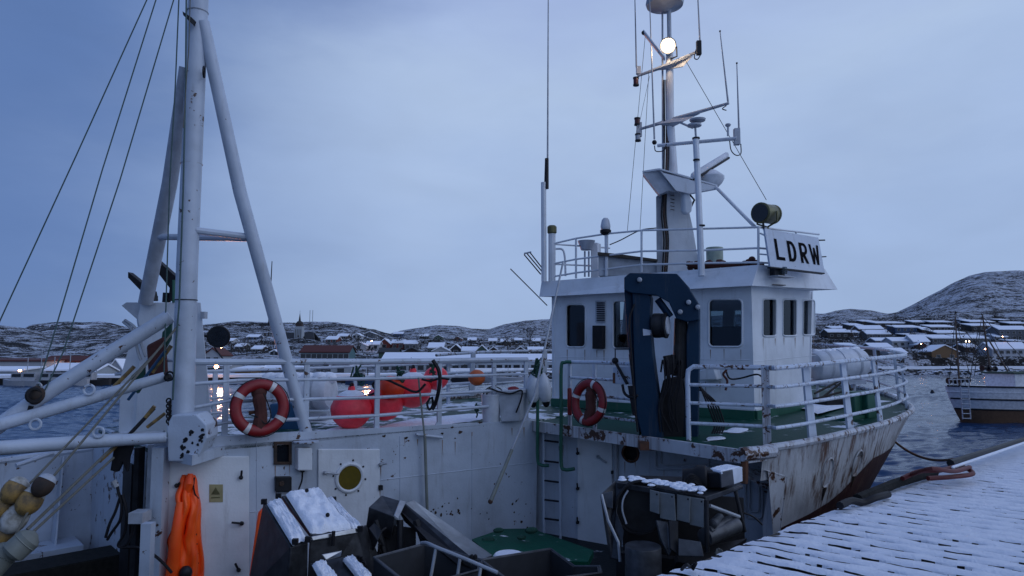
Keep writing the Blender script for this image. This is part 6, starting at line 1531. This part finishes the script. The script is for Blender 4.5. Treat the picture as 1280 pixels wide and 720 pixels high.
# ================================================================ BUOYS ALONG THE CASING
def buoy(x, y, r, d_, m, lb, snow=False, squash=.95, ax=UP, eye=True):
    c = at(x, y, d_); R = r*d_/FOC; t = thing('mooring_buoy', c, lb, 'buoy', 'inflated buoys lashed to the casing rail')
    MB().lathe([(R*sin(pi*i/16)*(1+.02*cos(i*2.2)), -R*squash*cos(pi*i/16)) for i in range(17)], c, ax, 28).build('ball', M[m], t)
    if eye: a = V(ax).normalized(); MB().tube([c + a*R*squash*.95, c + a*(R*squash+.06)], [.06, .045], 10).build('eye_neck', M[m], t); MB().torus(c + a*(R*squash+.07), a.cross(V((.3,1,0))), .035, .018, n=12, k=6).build('eye_loop', M['black'], t)
    if snow: MB().lathe([(R*sin(radians(q))*1.01, R*squash*cos(radians(q))+.012*(1 - q/40)) for q in (42, 34, 26, 17, 8, 1)], c, UP, 24).build('snow_cap', M['snow'], t)
buoy(439, 512, 25, 10.25, 'red', 'large red buoy, leftmost of the row on the casing deck', True)
buoy(481, 503, 23.5, 10.6, 'red', 'red buoy partly behind the rail post, second from the left', True)
buoy(490, 484.5, 14.5, 10.35, 'orange', 'small orange red buoy high between the two big red ones', ax=V((-1,.2,.5)), squash=1.1)
buoy(516, 487.5, 23, 10.75, 'red', 'bright red buoy with snow on top, right of the small orange one', True)
buoy(545, 472.5, 15.5, 10.9, 'red', 'bright red ball buoy hung highest on the rail with black rope')
buoy(596, 472, 10.5, 12.9, 'dull', 'dull orange round float on the far rail', eye=False)
for lb, pts in (('black rope wound over the highest red buoy', [(541,450),(548,462),(550,475),(548,490),(544,505),(540,512)]), ('black strap round the middle of the highest red buoy', [(527,474),(538,476),(550,473),(562,474)]), ('black rope looped under the bright red buoy', [(456,496),(470,490),(466,480),(480,474),(500,482),(520,490),(532,480)]), ('dark rope hanging from the rail below the highest buoy', [(538,497),(534,505),(537,512),(541,505),(540,496)])):
    P = spline([at(x, y, 10.0 if y < 495 else 10.1) for x, y in pts], 5); tag(MB().tube(P, .018 if 'wound' not in lb else .03, 6).build('rope', M['black'], fr='S', base=P[0]), lb, 'rope', 'ropes lashing the buoys')
rg = random.Random(5)
def knot(x, y, d_, lb, m='rope', n=26, s=.10, drop=.2):
    c = at(x, y, d_); P = [c + V((rg.gauss(0, s*.42), rg.gauss(0, .03), rg.gauss(0, s*.6)-drop*i/n)) for i in range(n)]
    tag(MB().tube(spline(P, 3), .013, 5).build('rope_coil', M[m], fr='S', base=c), lb, 'rope coil', 'rope coils on the rail')
knot(447, 462, 10.0, 'green rope coil knotted on the top rail above the first red buoy'); knot(500, 462, 10.3, 'green rope coil on the rail above the snow topped buoy', s=.07)
knot(541, 455, 10.4, 'dark green knot on the rail at the highest buoy', s=.07); knot(595, 503, 11.0, 'small green rope knot on the lower rail by the white tub', s=.05, n=14)
# fenders
for x, lb, lean in ((667, 'white sausage fender with black tip, left one of the pair by the wheelhouse', -.02), (680, 'white sausage fender with black tip, right one leaning against the wheelhouse', .14)):
    a = at(x-lean*20, 466, 11.15); t = thing('fender', a, lb, 'fender', 'pair of white fenders'); dn = V((lean, 0, -1)).normalized()
    MB().lathe([(.03, .0), (.06, .03), (.10, .11), (.115, .2), (.115, .34), (.095, .43), (.065, .47)], a, dn, 18).build('body', M['raft'], t); MB().lathe([(.068, .46), (.05, .53), (.02, .56)], a, dn, 14).build('tip', M['black'], t); MB().bar(a, at(671, 448, 11.1), .02).build('lanyard', M['rope'], t)
knot(671, 458, 11.1, 'dark green rope bunch tying the white fenders to the rail', s=.10, n=30, drop=.1)
# tubs at the end of the casing deck
def tub(x, y, d_, r, h, m, lb, sx=1.0):
    c = at(x, y, d_); t = thing('tub', c, lb, 'tub', 'tubs beside the fenders')
    MB().lathe([(r*.85, 0), (r, h), (r*1.06, h), (r*1.06, h+.02), (r*.95, h+.02), (r*.93, h-.05), (r*.8, .03)], c, UP, 20, sx).build('shell', M[m], t)
    return t
tb = tub(614, 527, 11.05, .16, .42, 'raft', 'white round tub with a wire handle left of the grey crate'); MB().torus(at(617, 496, 11.05), (0,1,.2), .17, .01, a0=0, a1=pi, n=14, k=6).build('handle', M['dark'], tb)
tk = thing('crate', at(638, 528, 11.0), 'pale grey fish crate with rope and a red bag on it, beside the fenders', 'crate')
MB().prism([at(x, y, 10.95) for x, y in ((622,492),(652,490),(650,527),(626,528))], V((.12,.4,0))).build('box', M['grey'], tk, bevel=.02); MB().prism([at(x, y, 10.93) for x, y in ((620,489),(654,487),(654,492),(620,494))], V((.13,.44,0))).build('rim', M['grey'], tk, bevel=.01)
tag(MB().ball(at(640, 489, 11.15), .08, V((1,0,.2)), 10, 6, 1.6).build('red_bag', M['ring'], fr='S', base=at(640,489,11.15)), 'small red bag lying on the grey crate', 'bag')
tag(MB().tube(spline([at(608,494,10.95), at(612,486,10.95), at(622,489,10.9), at(638,492,10.9), at(652,488,10.9), at(651,500,10.9), at(645,516,10.9)], 5), .014, 6).build('rope', M['black'], fr='S', base=at(608,494,10.95)), 'black rope draped over the white tub and grey crate', 'rope')
# leaning boat hook
bh = thing('boat_hook', A_(613, 626, .1), 'two toned boat hook leaning from the casing wall up to the wheelhouse roof rail', 'boat hook')
pA, pB, pC = at(613, 627, 9.7), at(640, 562, 10.05), at(704, 327, 11.9)
MB().bar(pA, pB, .030, 10, .024).build('grip', M['pipe'], bh); MB().tube([pB, at(668, 495, 10.6), pC], .018, 8).build('shaft', M['galv'], bh); MB().ball(pA, .035, UP, 8, 5).build('end_knob', M['rust'], bh)

# liferaft canisters
def raftc(a, b_, r, lb, d2=None):
    a = V(a); b_ = V(b_); L = (b_-a).length; t = thing('liferaft_canister', a, lb, 'liferaft', 'white liferaft canisters')
    body = MB().lathe([(r*.55, 0), (r*.88, .03), (r, .10), (r, L*.46)] + [(r*1.05, L*.47), (r*1.05, L*.53)] + [(r, L*.54), (r, L-.10), (r*.88, L-.03), (r*.55, L)], a, b_-a, 24).build('canister', M['raft'], t)
    for f in (.22, .78): MB().lathe([(r*1.012, L*f-.03), (r*1.012, L*f+.03)], a, b_-a, 24).build('strap', M['grey'], t)
    return t
ra1 = raftc(at(334, 490, 11.6), at(416, 490, 11.35), .29, 'white liferaft canister capped with snow behind the aft rail')
b = MB()
for i in range(24): f = i/23; b.ball(at(334, 490, 11.6).lerp(at(416, 490, 11.35), .04+.92*f) + V((0, rg.uniform(-.05,.05), .225)), .10+rg.uniform(-.01,.02), V((1,0,0)), 10, 6, 1.3)
b.build('snow_cap', M['snow'], ra1, smooth=80)
MB().box(at(376, 517, 11.5), 1.0, .5, .06).build('cradle', M['grey'], ra1)
for x in (350, 402): MB().bar(at(x, 517, 11.5), at(x, 540, 11.5), .03).build('cradle_leg', M['grey'], ra1)
ra2 = raftc(at(1016, 458, 14.6), at(1078, 453, 14.9), .32, 'white liferaft canister lying forward of the wheelhouse on the bow deck')
b = MB()
for i in range(14): f = i/13; b.ball(at(1016, 458, 14.6).lerp(at(1078, 453, 14.9), .1+.8*f) + V((0, rg.uniform(-.05,.05), .30)), .06+rg.uniform(-.01,.01), V((1,0,0)), 10, 6, 1.5)
b.build('snow_cap', M['snow'], ra2, smooth=80)
MB().box(at(1046, 477, 14.6), 1.0, .5, .08, V((1,.1,0))).build('cradle', M['grey'], ra2)
for x in (1022, 1040, 1068): MB().bar(at(x, 478, 14.5), at(x, 506, 14.3), .03).build('cradle_leg', M['grey'], ra2)
tag(MB().box(at(1048, 506, 13.6), 1.0, .5, .28, V((1,.3,0))).build('deck_box', M['black'], fr='S', base=at(1048,506,13.6), bevel=.03), 'low black box on the bow deck under the liferaft', 'box')
for i, (a, b_) in enumerate((((1020,503),(1062,470)),((1022,498),(1066,486)),((1018,492),(1050,476)),((1058,476),(1070,500)))):
    tag(MB().bar(at(*a, 13.7), at(*b_, 13.9), .022).build('pole', M['wood'], fr='S', base=at(*a,13.7)), ['steepest wooden pole leaning under the bow liferaft','flatter wooden pole on the bow deck rail','short wooden pole by the wheelhouse corner','short thin pole at the right of the bow liferaft'][i], 'pole', 'poles on the bow deck')
# blue tank behind the left lifebuoy
tag(MB().prism([at(x, y, 10.3) for x, y in ((336,505),(372,503),(378,541),(340,541))], V((.05,.35,0))).build('blue_tank', M['bluep'], fr='S', base=at(356,520,10.3), bevel=.03), 'blue plastic tank standing on deck behind the left lifebuoy', 'tank')
# ropes on the bow rail, mooring line, hoses
P = spline([at(907,462,9.35), at(912,473,9.3), at(925,473,9.3), at(945,468,9.2), at(953,472,9.1), at(955,478,9.1)], 5)
tag(MB().tube(P, .012, 6).build('rope', M['black'], fr='S', base=P[0]), 'black line looped on the rail right of the lamp box', 'rope')
tag(MB().tube(spline([at(905,455,9.3), at(908,462,9.3), at(904,468,9.3), at(909,476,9.3), at(907,488,9.3)], 5), .016, 6).build('rope_lashing', M['canvas'], fr='S', base=at(905,455,9.3)), 'brown lashing on the top rail beside the lamp box', 'lashing')
ml0 = SHIP @ at(1112, 546, 12.4); ml1 = Wz(1192, 574, 2.62); 
P = [ml0.lerp(ml1, i/14) + V((0, 0, -.30*4*(i/14)*(1-i/14)*.5)) for i in range(15)]
tag(MB().tube(P, .02, 6).build('mooring_line', M['rust'], fr='W', base=ml0), 'brown mooring line from the bow down to the quay', 'mooring line')

# ================================================================ RAINCOAT
def coat():
    n = PLA[1]; L = [(594,229,244),(600,226,247),(606,225,247),(614,223,247),(630,221,249),(650,218,250),(672,213,252),(695,209,253),(726,205,254)]
    vs = []; K = 26
    for j in range(34):
        y = 594 + 132*j/33
        for (y0,a0,b0_),(y1,a1,b1) in zip(L, L[1:]):
            if y <= y1: f = (y-y0)/(y1-y0); xl = a0+(a1-a0)*f; xr = b0_+(b1-b0_)*f; break
        g = min(1, (y-592)/40); xl += 1.6*sin(y*.11)+1.2*sin(y*.23); xr += 1.2*sin(y*.09+1)
        for i in range(K):
            u = i/(K-1); x = xl+(xr-xl)*u + (rg.uniform(-.1,.1))
            z = .06 + .085*g*sin(pi*u)**.6 + .085*g*abs(sin(u*8.5 + y*.012+.6*sin(y*.05))) - .02 + .022*g*sin(u*23+y*.04) + .02*mn.noise(V((u*7, y*.06, 2)))
            vs.append(A_(x, y, max(.01, z) if 0 < i < K-1 else .015))
    fs = [(j*K+i, j*K+i+1, (j+1)*K+i+1, (j+1)*K+i) for j in range(33) for i in range(K-1)]
    t = thing('raincoat', A_(236, 600), 'bright orange raincoat hanging on the white door near the mast', 'raincoat')
    b = MB().add(vs, fs); o = b.build('body', M['coat'], t, smooth=180, fix=False); sm = o.modifiers.new('s', 'SOLIDIFY'); sm.thickness = .012
    # hood, front edge piping, sleeve, snaps
    MB().tube([A_(238,592,.10), A_(236,604,.12), A_(234,614,.10)], [.03,.055,.045], 10).build('hood', M['coat'], t)
    MB().tube(spline([A_(243,597,.08), A_(242,608,.13), A_(244,618,.15), A_(248,623,.12)], 4), .009, 6).build('collar_piping', M['black'], t)
    s = MB(); P_ = spline([A_(226,628,.14), A_(222,655,.20), A_(219,680,.21), A_(217,704,.19), A_(216,722,.18)], 5)
    s.tube(P_, [.05+.0016*i for i in range(len(P_))], 12).build('sleeve', M['coat'], t)
    for i in range(7): MB().ball(A_(243+i*.8, 632+i*12, .13), .010, n, 6, 4).build('snap', M['black'], t)
    MB().ball(A_(232, 716, .26), .075, UP, 10, 6, 1.1).build('sleeve_cuff', M['dark'], t)
    MB().bar(A_(237,598,0), A_(237,596,.1), .014).build('hook', M['dark'], t)
coat()

# ================================================================ FOREGROUND GEAR ON THE WORKING DECK
def quad(name, px, ds, m, par, th=None, bev=.006):
    P = [at(x, y, d_) for (x, y), d_ in zip(px, ds)]; n = (P[1]-P[0]).cross(P[-1]-P[0]).normalized()
    if n.dot(P[0]) > 0: n = -n
    return MB().prism(P, -n*(th or .03)).build(name, M[m], par, smooth=0, bevel=bev)
# stainless cabinet with snow on its lids
cb_ = thing('stainless_cabinet', at(380, 720, 6.2), 'dark stainless steel cabinet with two snow covered lids by the yellow port', 'cabinet')
def snowq(px, ds, par, th=.06, n=26, seed=0, name='snow_cover', m='snow'):
    P = [at(x, y, d_) for (x, y), d_ in zip(px, ds)]; nn = (P[1]-P[0]).cross(P[3]-P[0]).normalized()
    if nn.z < 0: nn = -nn
    vs = []
    for j in range(n):
        for i in range(n):
            u, v = i/(n-1), j/(n-1); e_ = min(u, 1-u, v, 1-v)
            uu = u + .03*mn.noise(V((v*6, seed, 1)))*(1 if 0 < i < n else 0); vv = v + .03*mn.noise(V((u*6, seed, 4)))
            p = P[0].lerp(P[1], uu).lerp(P[3].lerp(P[2], uu), vv); k = min(1, e_/.08)**.5
            h_ = th*k*(.75 + .45*mn.noise(V((u*7, v*7, seed))) + .25*mn.noise(V((u*22, v*22, seed)))); vs.append(p + nn*(h_ if 0 < i < n-1 and 0 < j < n-1 else -.005))
    b = MB().add(vs, [(j*n+i, j*n+i+1, (j+1)*n+i+1, (j+1)*n+i) for j in range(n-1) for i in range(n-1)]); return b.build(name, M[m], par, smooth=180, fix=False)
quad('front_panel', [(329,629),(363,684),(358,760),(308,740)], (7.1,6.35,6.3,7.0), 'dsteel', cb_)
quad('side_panel', [(363,684),(385,679),(384,762),(358,762)], (6.35,6.5,6.45,6.3), 'dsteel', cb_)
quad('lid', [(331,630),(349,624),(385,677),(363,684)], (7.1,7.2,6.5,6.35), 'dsteel', cb_, .04); snowq([(333,629),(350,623),(384,674),(365,681)], (7.1,7.2,6.5,6.35), cb_, .05, seed=1)
quad('lid', [(352,620),(390,612),(452,664),(392,672)], (7.3,7.6,6.9,6.55), 'dsteel', cb_, .04); snowq([(357,618),(396,612),(440,661),(389,668)], (7.3,7.6,6.85,6.6), cb_, .07, seed=2)
snowq([(405,625),(414,622),(452,660),(441,664)], (7.5,7.55,6.95,6.85), cb_, .05, seed=3)
quad('lid_edge', [(389,671),(446,660),(448,666),(391,676)], (6.5,6.8,6.8,6.5), 'steel', cb_, .02)
quad('body_front', [(388,676),(446,664),(470,760),(384,760)], (6.52,6.8,6.75,6.45), 'dsteel', cb_)
quad('body_side', [(446,664),(458,656),(500,760),(470,760)], (6.8,7.0,7.0,6.75), 'dsteel', cb_)
for x, y, d_ in ((384,621,7.3),(410,652,6.9)): MB().ball(at(x, y, d_) + V((0,-.02,.07)), .022, UP, 8, 5).build('knob', M['black'], cb_)
for x, y, d_ in ((330,627,7.1),(348,620,7.25),(369,677,6.35),(385,674,6.45),(417,624,7.5),(450,661,6.8)): MB().box(at(x, y, d_), .05, .04, .05).build('hinge', M['black'], cb_)
MB().bar(at(417,664,6.6), at(416,682,6.6), .018).build('latch', M['black'], cb_)
quad('chute_mouth', [(402,693),(428,688),(426,696),(408,700)], (6.2,6.3,6.3,6.2), 'steel', cb_, .02)
snowq([(390,706),(402,702),(422,725),(404,732)], (6.1,6.2,6.0,5.9), cb_, .05, seed=4); snowq([(428,700),(440,696),(466,722),(452,730)], (6.3,6.35,6.1,6.0), cb_, .05, seed=5)
quad('lower_hood', [(388,704),(440,694),(470,730),(410,745)], (6.2,6.4,6.1,5.95), 'dsteel', cb_)
tag(MB().prism([A_(322,640,.3), A_(334,628,.3), A_(330,720,.3), A_(311,720,.3)], PLA[1]*.08).build('red_tarpaulin', M['coat'], fr='S', base=A_(325,700,.3), bevel=.02), 'narrow strip of red orange oilskin behind the stainless cabinet', 'oilskin')
# steel chute
ct = thing('steel_chute', at(560, 690, 7.0), 'worn stainless steel chute tilted down across the tubs', 'chute')
quad('tray', [(507,629),(517,625),(616,694),(590,704)], (7.6,7.9,7.1,6.7), 'steel', ct, .03)
quad('tray_side', [(505,629),(508,630),(594,700),(592,712),(576,702),(500,640)], (7.5,7.5,6.7,6.7,6.7,7.4), 'dsteel', ct, .03)
quad('side_skirt', [(499,638),(506,630),(580,700),(572,706),(535,676),(505,650)], (7.42,7.48,6.68,6.66,6.9,7.35), 'black', ct, .03)
quad('end_box', [(461,634),(477,619),(501,626),(493,646)], (7.2,7.5,7.4,7.1), 'dsteel', ct, .25)
quad('end_flange', [(493,644),(500,625),(508,627),(498,648)], (7.1,7.4,7.45,7.1), 'galv', ct, .03)
quad('lower_box', [(461,660),(468,653),(478,664),(472,676)], (7.0,7.1,7.0,6.9), 'dark', ct, .2)
for x in (589, 593.5): MB().ball(at(x, 698, 6.72), .025, V((.3,0,1)), 8, 5, 1.7).build('slot', M['black'], ct)
for x0, x1 in ((470,488),(500,500),(520,545)): MB().bar(at(x0, 650, 7.2), at(x1, 720, 7.1), .035).build('leg', M['dark'], ct)
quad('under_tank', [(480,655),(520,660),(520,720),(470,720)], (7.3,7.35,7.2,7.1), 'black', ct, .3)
# dark tubs
def opentub(lb, rim_, ds, h, par=None, m='dark'):
    P = [at(x, y, d_) for (x, y), d_ in zip(rim_, ds)]; t = thing('fish_tub', P[0], lb, 'fish tub', 'dark fish tubs in the foreground')
    n = len(P); c = sum(P, V((0,0,0)))/n
    for i in range(n):
        a, b_ = P[i], P[(i+1) % n]; e_ = (c-(a+b_)/2); e_.z = 0; e_ = e_.normalized()*.03
        MB().prism([a, b_, b_ - UP*h, a - UP*h], e_).build('side', M[m], t, smooth=0)
        MB().bar(a, b_, .012).build('rim', M['plate'], t)
    MB().prism([p - UP*h for p in P], -UP*.02).build('bottom', M['black'], t, smooth=0)
M['tubm'] = plain('dark_grey_tub_plastic', (.035, .038, .045), .5)
opentub('open dark tub under the steel chute at the bottom of the photo', [(467,697),(530,680),(603,700),(600,712),(514,735)], (6.4,6.9,6.7,6.5,6.0), .5, m='tubm')
opentub('dark grey box with high back beside the green hatch', [(600,700),(688,686),(718,708),(750,708),(752,716),(640,730)], (6.7,7.2,6.9,6.8,6.6,6.2), .5, m='tubm')
t = thing('pipe_frame', at(530,678,6.6), 'bent grey metal tube frame standing over the open tub', 'frame')
MB().tube(spline([at(527,679,6.6), at(534,679,6.5), at(545,684,6.4), at(580,698,6.3), at(622,716,6.2)], 4), .018).build('top_tube', M['galv'], t)
for a, b_ in (((545,685),(538,724)),((575,697),(571,726)),((601,708),(598,730))): MB().bar(at(*a, 6.4), at(*b_, 6.35), .015).build('upright', M['galv'], t)
quad_t = thing('splash_panel', at(640,700,7.0), 'flat dark steel panel standing between the tubs', 'panel')
quad('sheet', [(602,700),(643,702),(644,724),(600,722)], (7.0,7.0,6.9,6.9), 'dsteel', quad_t); quad('sheet', [(643,702),(688,686),(690,730),(644,732)], (7.0,7.4,7.3,6.9), 'tubm', quad_t)
tag(MB().lathe([(.02,0),(.16,.0),(.17,.03),(.15,.05),(.02,.06)], at(636,698,7.6), UP, 16).build('round_tray', M['snow'], fr='S', base=at(636,698,7.6)), 'small round tray with snow at the edge of the green hatch', 'tray')
for i, (x, y, s) in enumerate(((610,675,1),(664,663,1),(623,663,.8),(652,672,.7))):
    c = at(x, y, 9.6); tag(MB().ball(c, .05*s, V((1,.2,0)), 8, 5, 1.9).build('rope_lump', M['rope'], fr='S', base=c), ['dark lump of rope at the left of the green hatch','dark lump of rope beside the wall on the green hatch','small rope end near the back of the green hatch','small rope end in the middle of the green hatch'][i], 'rope lump', 'rope lumps on the green hatch')
knot(470, 664, 7.0, 'tangle of black hose beside the cabinet', 'black', 20, .12, .3); knot(447, 700, 6.6, 'tangle of dark hose below the cabinet lid', 'black', 20, .12, .2)
# small orange light spots inside the gear are left dark

# ================================================================ LINE HAULER
hl = thing('line_hauler', at(840, 712, 6.6), 'dark stainless line hauler with grey strip curtain and snowy roof beside the quay', 'hauler')
quad('roof', [(770,603),(883,622),(929,607),(918,597),(790,594)], (7.0,6.6,7.0,7.3,7.4), 'dsteel', hl, .03)
TOPP = [(768,602),(883,621),(927,606),(925,596),(785,594)]
rg = random.Random(19); sb_ = MB()
for k_ in range(170):
    f = rg.random(); x = 776+f*104; yt_ = 594.5+f*13; yb_ = 602+f*17; v_ = rg.betavariate(1.2, 2.2)
    if mn.noise(V((x*.09, v_*4, 1))) < -.12: continue
    c = at(x, yt_+(yb_-yt_)*v_, 7.22-.006*(x-776)-.33*v_); sb_.ball(c, rg.uniform(.02, .05), UP, 7, 4, .4)
sb_.build('snow_dusting', M['snow'], hl, smooth=80)['kind'] = 'stuff'
quad('left_cheek', [(752,618),(770,601),(776,612),(771,640),(780,664),(775,700),(764,698),(758,660)], (6.9,7.0,6.9,6.8,6.7,6.65,6.7,6.8), 'dsteel', hl, .04)
MB().tube([at(752,618,6.88), at(760,650,6.78), at(773,678,6.68), at(775,702,6.65)], .015, 6).build('cheek_edge', M['galv'], hl)
quad('side_plate', [(752,617),(766,614),(766,636),(757,634)], (6.88,6.85,6.82,6.85), 'plate', hl, .02)
quad('front_beam', [(771,603),(882,621),(882,627),(771,610)], (6.92,6.55,6.55,6.92), 'dsteel', hl, .04)
quad('right_beam', [(882,621),(926,606),(926,612),(882,628)], (6.55,7.0,7.0,6.55), 'dsteel', hl, .04)
MB().lathe([(.24, 0), (.26, .02), (.26, .05), (.12, .08), (.12, .22), (.26, .26)], at(800,634,6.95), V((.2,1,-.05)), 26).build('hauling_wheel', M['dark'], hl)
MB().torus(at(800,634,6.9), (.2,-1,0), .255, .015, n=28, k=6).build('wheel_rim', M['dark'], hl)
MB().tube(spline([at(785,613,6.86), at(779,624,6.84), at(778,638,6.82), at(783,655,6.8)], 5), .010, 6).build('wheel_guard', M['galv'], hl)
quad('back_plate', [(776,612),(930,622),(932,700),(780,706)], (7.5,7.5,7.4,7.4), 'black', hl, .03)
for i, (x0, x1, y0, y1, a) in enumerate(((812,824,612,641,0),(824,843,615,650,2),(846,863,618,652,-1),(862,880,621,658,0))):
    c = quad('curtain_strip', [(x0,y0),(x1,y0+3),(x1+a,y1+2),(x0+a*.4,y1-2)], (6.72-.003*(x0-812),6.70-.003*(x1-812),6.70-.003*(x1-812),6.74-.003*(x0-812)), 'grey', hl, .012)
    MB().ball(at(x1-3, y0+6, 6.66-.003*(x1-812)), .010, (0,-1,0), 6, 4).build('bolt', M['black'], c)
M['strip'] = plain('dirty_clear_curtain', (.22, .235, .24), .4)
for o in bpy.data.objects:
    if o.name.startswith('curtain_strip'): o.data.materials[0] = M['strip']
MB().lathe([(.17, -.3), (.17, .16), (.165, .175), (.12, .17)], at(804,706,6.55), UP, 24).build('catch_bucket', M['plate'], hl)
quad('chute_plate', [(848,673),(876,677),(880,696),(848,695)], (6.5,6.45,6.4,6.45), 'plate', hl, .02)
quad('divider', [(836,650),(848,651),(848,694),(838,686)], (6.6,6.6,6.5,6.5), 'dark', hl, .04)
quad('guide_plate', [(820,650),(834,652),(842,684),(836,696),(826,674)], (6.7,6.7,6.6,6.6,6.65), 'plate', hl, .05)
for a, b_, r in (((880,672),(920,656),.085),((884,664),(914,650),.05),((890,656),(900,647),.045)):
    A0, B0 = at(*a, 6.6), at(*b_, 6.9); MB().lathe([(r*.6,0),(r,.01),(r,(B0-A0).length-.01),(r*.6,(B0-A0).length)], A0, B0-A0, 16).build('roller', M['plate'], hl)
MB().bar(at(887,632,6.6), at(924,646,6.9), .018).build('bar', M['galv'], hl); MB().bar(at(918,608,6.98), at(931,665,6.95), .02).build('corner_post', M['dark'], hl); MB().bar(at(883,625,6.5), at(884,690,6.45), .022).build('corner_post', M['dark'], hl)
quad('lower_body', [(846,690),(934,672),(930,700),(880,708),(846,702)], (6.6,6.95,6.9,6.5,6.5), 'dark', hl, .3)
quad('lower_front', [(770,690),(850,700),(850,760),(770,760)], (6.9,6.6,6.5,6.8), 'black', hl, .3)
knot(897, 688, 6.45, 'tangle of pale line under the hauler rollers', 'ropew', 16, .05, .05)
# motor box on top, wrapped in snow dusted sheet
mt = thing('hauler_motor', at(890, 612, 6.8), 'boxy hydraulic motor with a white snowy cover on top of the line hauler', 'motor')
MB().prism([at(873,591,6.95), at(901,591,6.76), at(902,610,6.76), at(876,611,6.93)], V((.16,.28,0))).build('housing', M['black'], mt, bevel=.01)
quad('grey_panel', [(901,590.5),(916,587),(918,605.5),(902,610)], (6.745,6.82,6.82,6.745), 'plate', mt, .02)
quad('white_panel', [(916,587),(928,583.5),(928.5,601.5),(918,605.5)], (6.82,6.95,6.95,6.82), 'raft', mt, .02)
quad('cover', [(883,586.5),(901,590.5),(928,583.5),(909,580)], (7.05,6.74,6.95,7.3), 'white', mt, .02)
MB().lathe([(.12,0),(.135,.02),(.13,.10),(.10,.14),(.09,.24)], at(884,599,6.95), V((-.9,.25,.0)), 18).build('hydraulic_motor', M['black'], mt)
MB().prism([at(x, y, 6.9) for x, y in ((871,586),(900,590),(902,610),(875,611))], V((.05,.2,0))).build('gearbox', M['black'], mt, bevel=.02)
snowq([(885,586.3),(901,589.8),(926,583.6),(909,580.4)], (7.04,6.76,6.95,7.28), mt, .012, seed=9)
for i in range(5): MB().tube(spline([at(874+i, 598+i*2, 6.85), at(864+i*2, 593+i*3, 6.8), at(856+i*3, 599+i, 6.8), at(857+i*2, 608, 6.8), at(868, 610, 6.85)], 4), .010, 5).build('hose', M['black'], mt)
tag(MB().tube(spline([at(930,641,7.6), at(942,646,7.6), at(953,656,7.6)], 4), .010, 5).build('cable', M['black'], fr='S', base=at(930,641,7.6)), 'thin black cable trailing right from the hauler to the hull', 'cable')
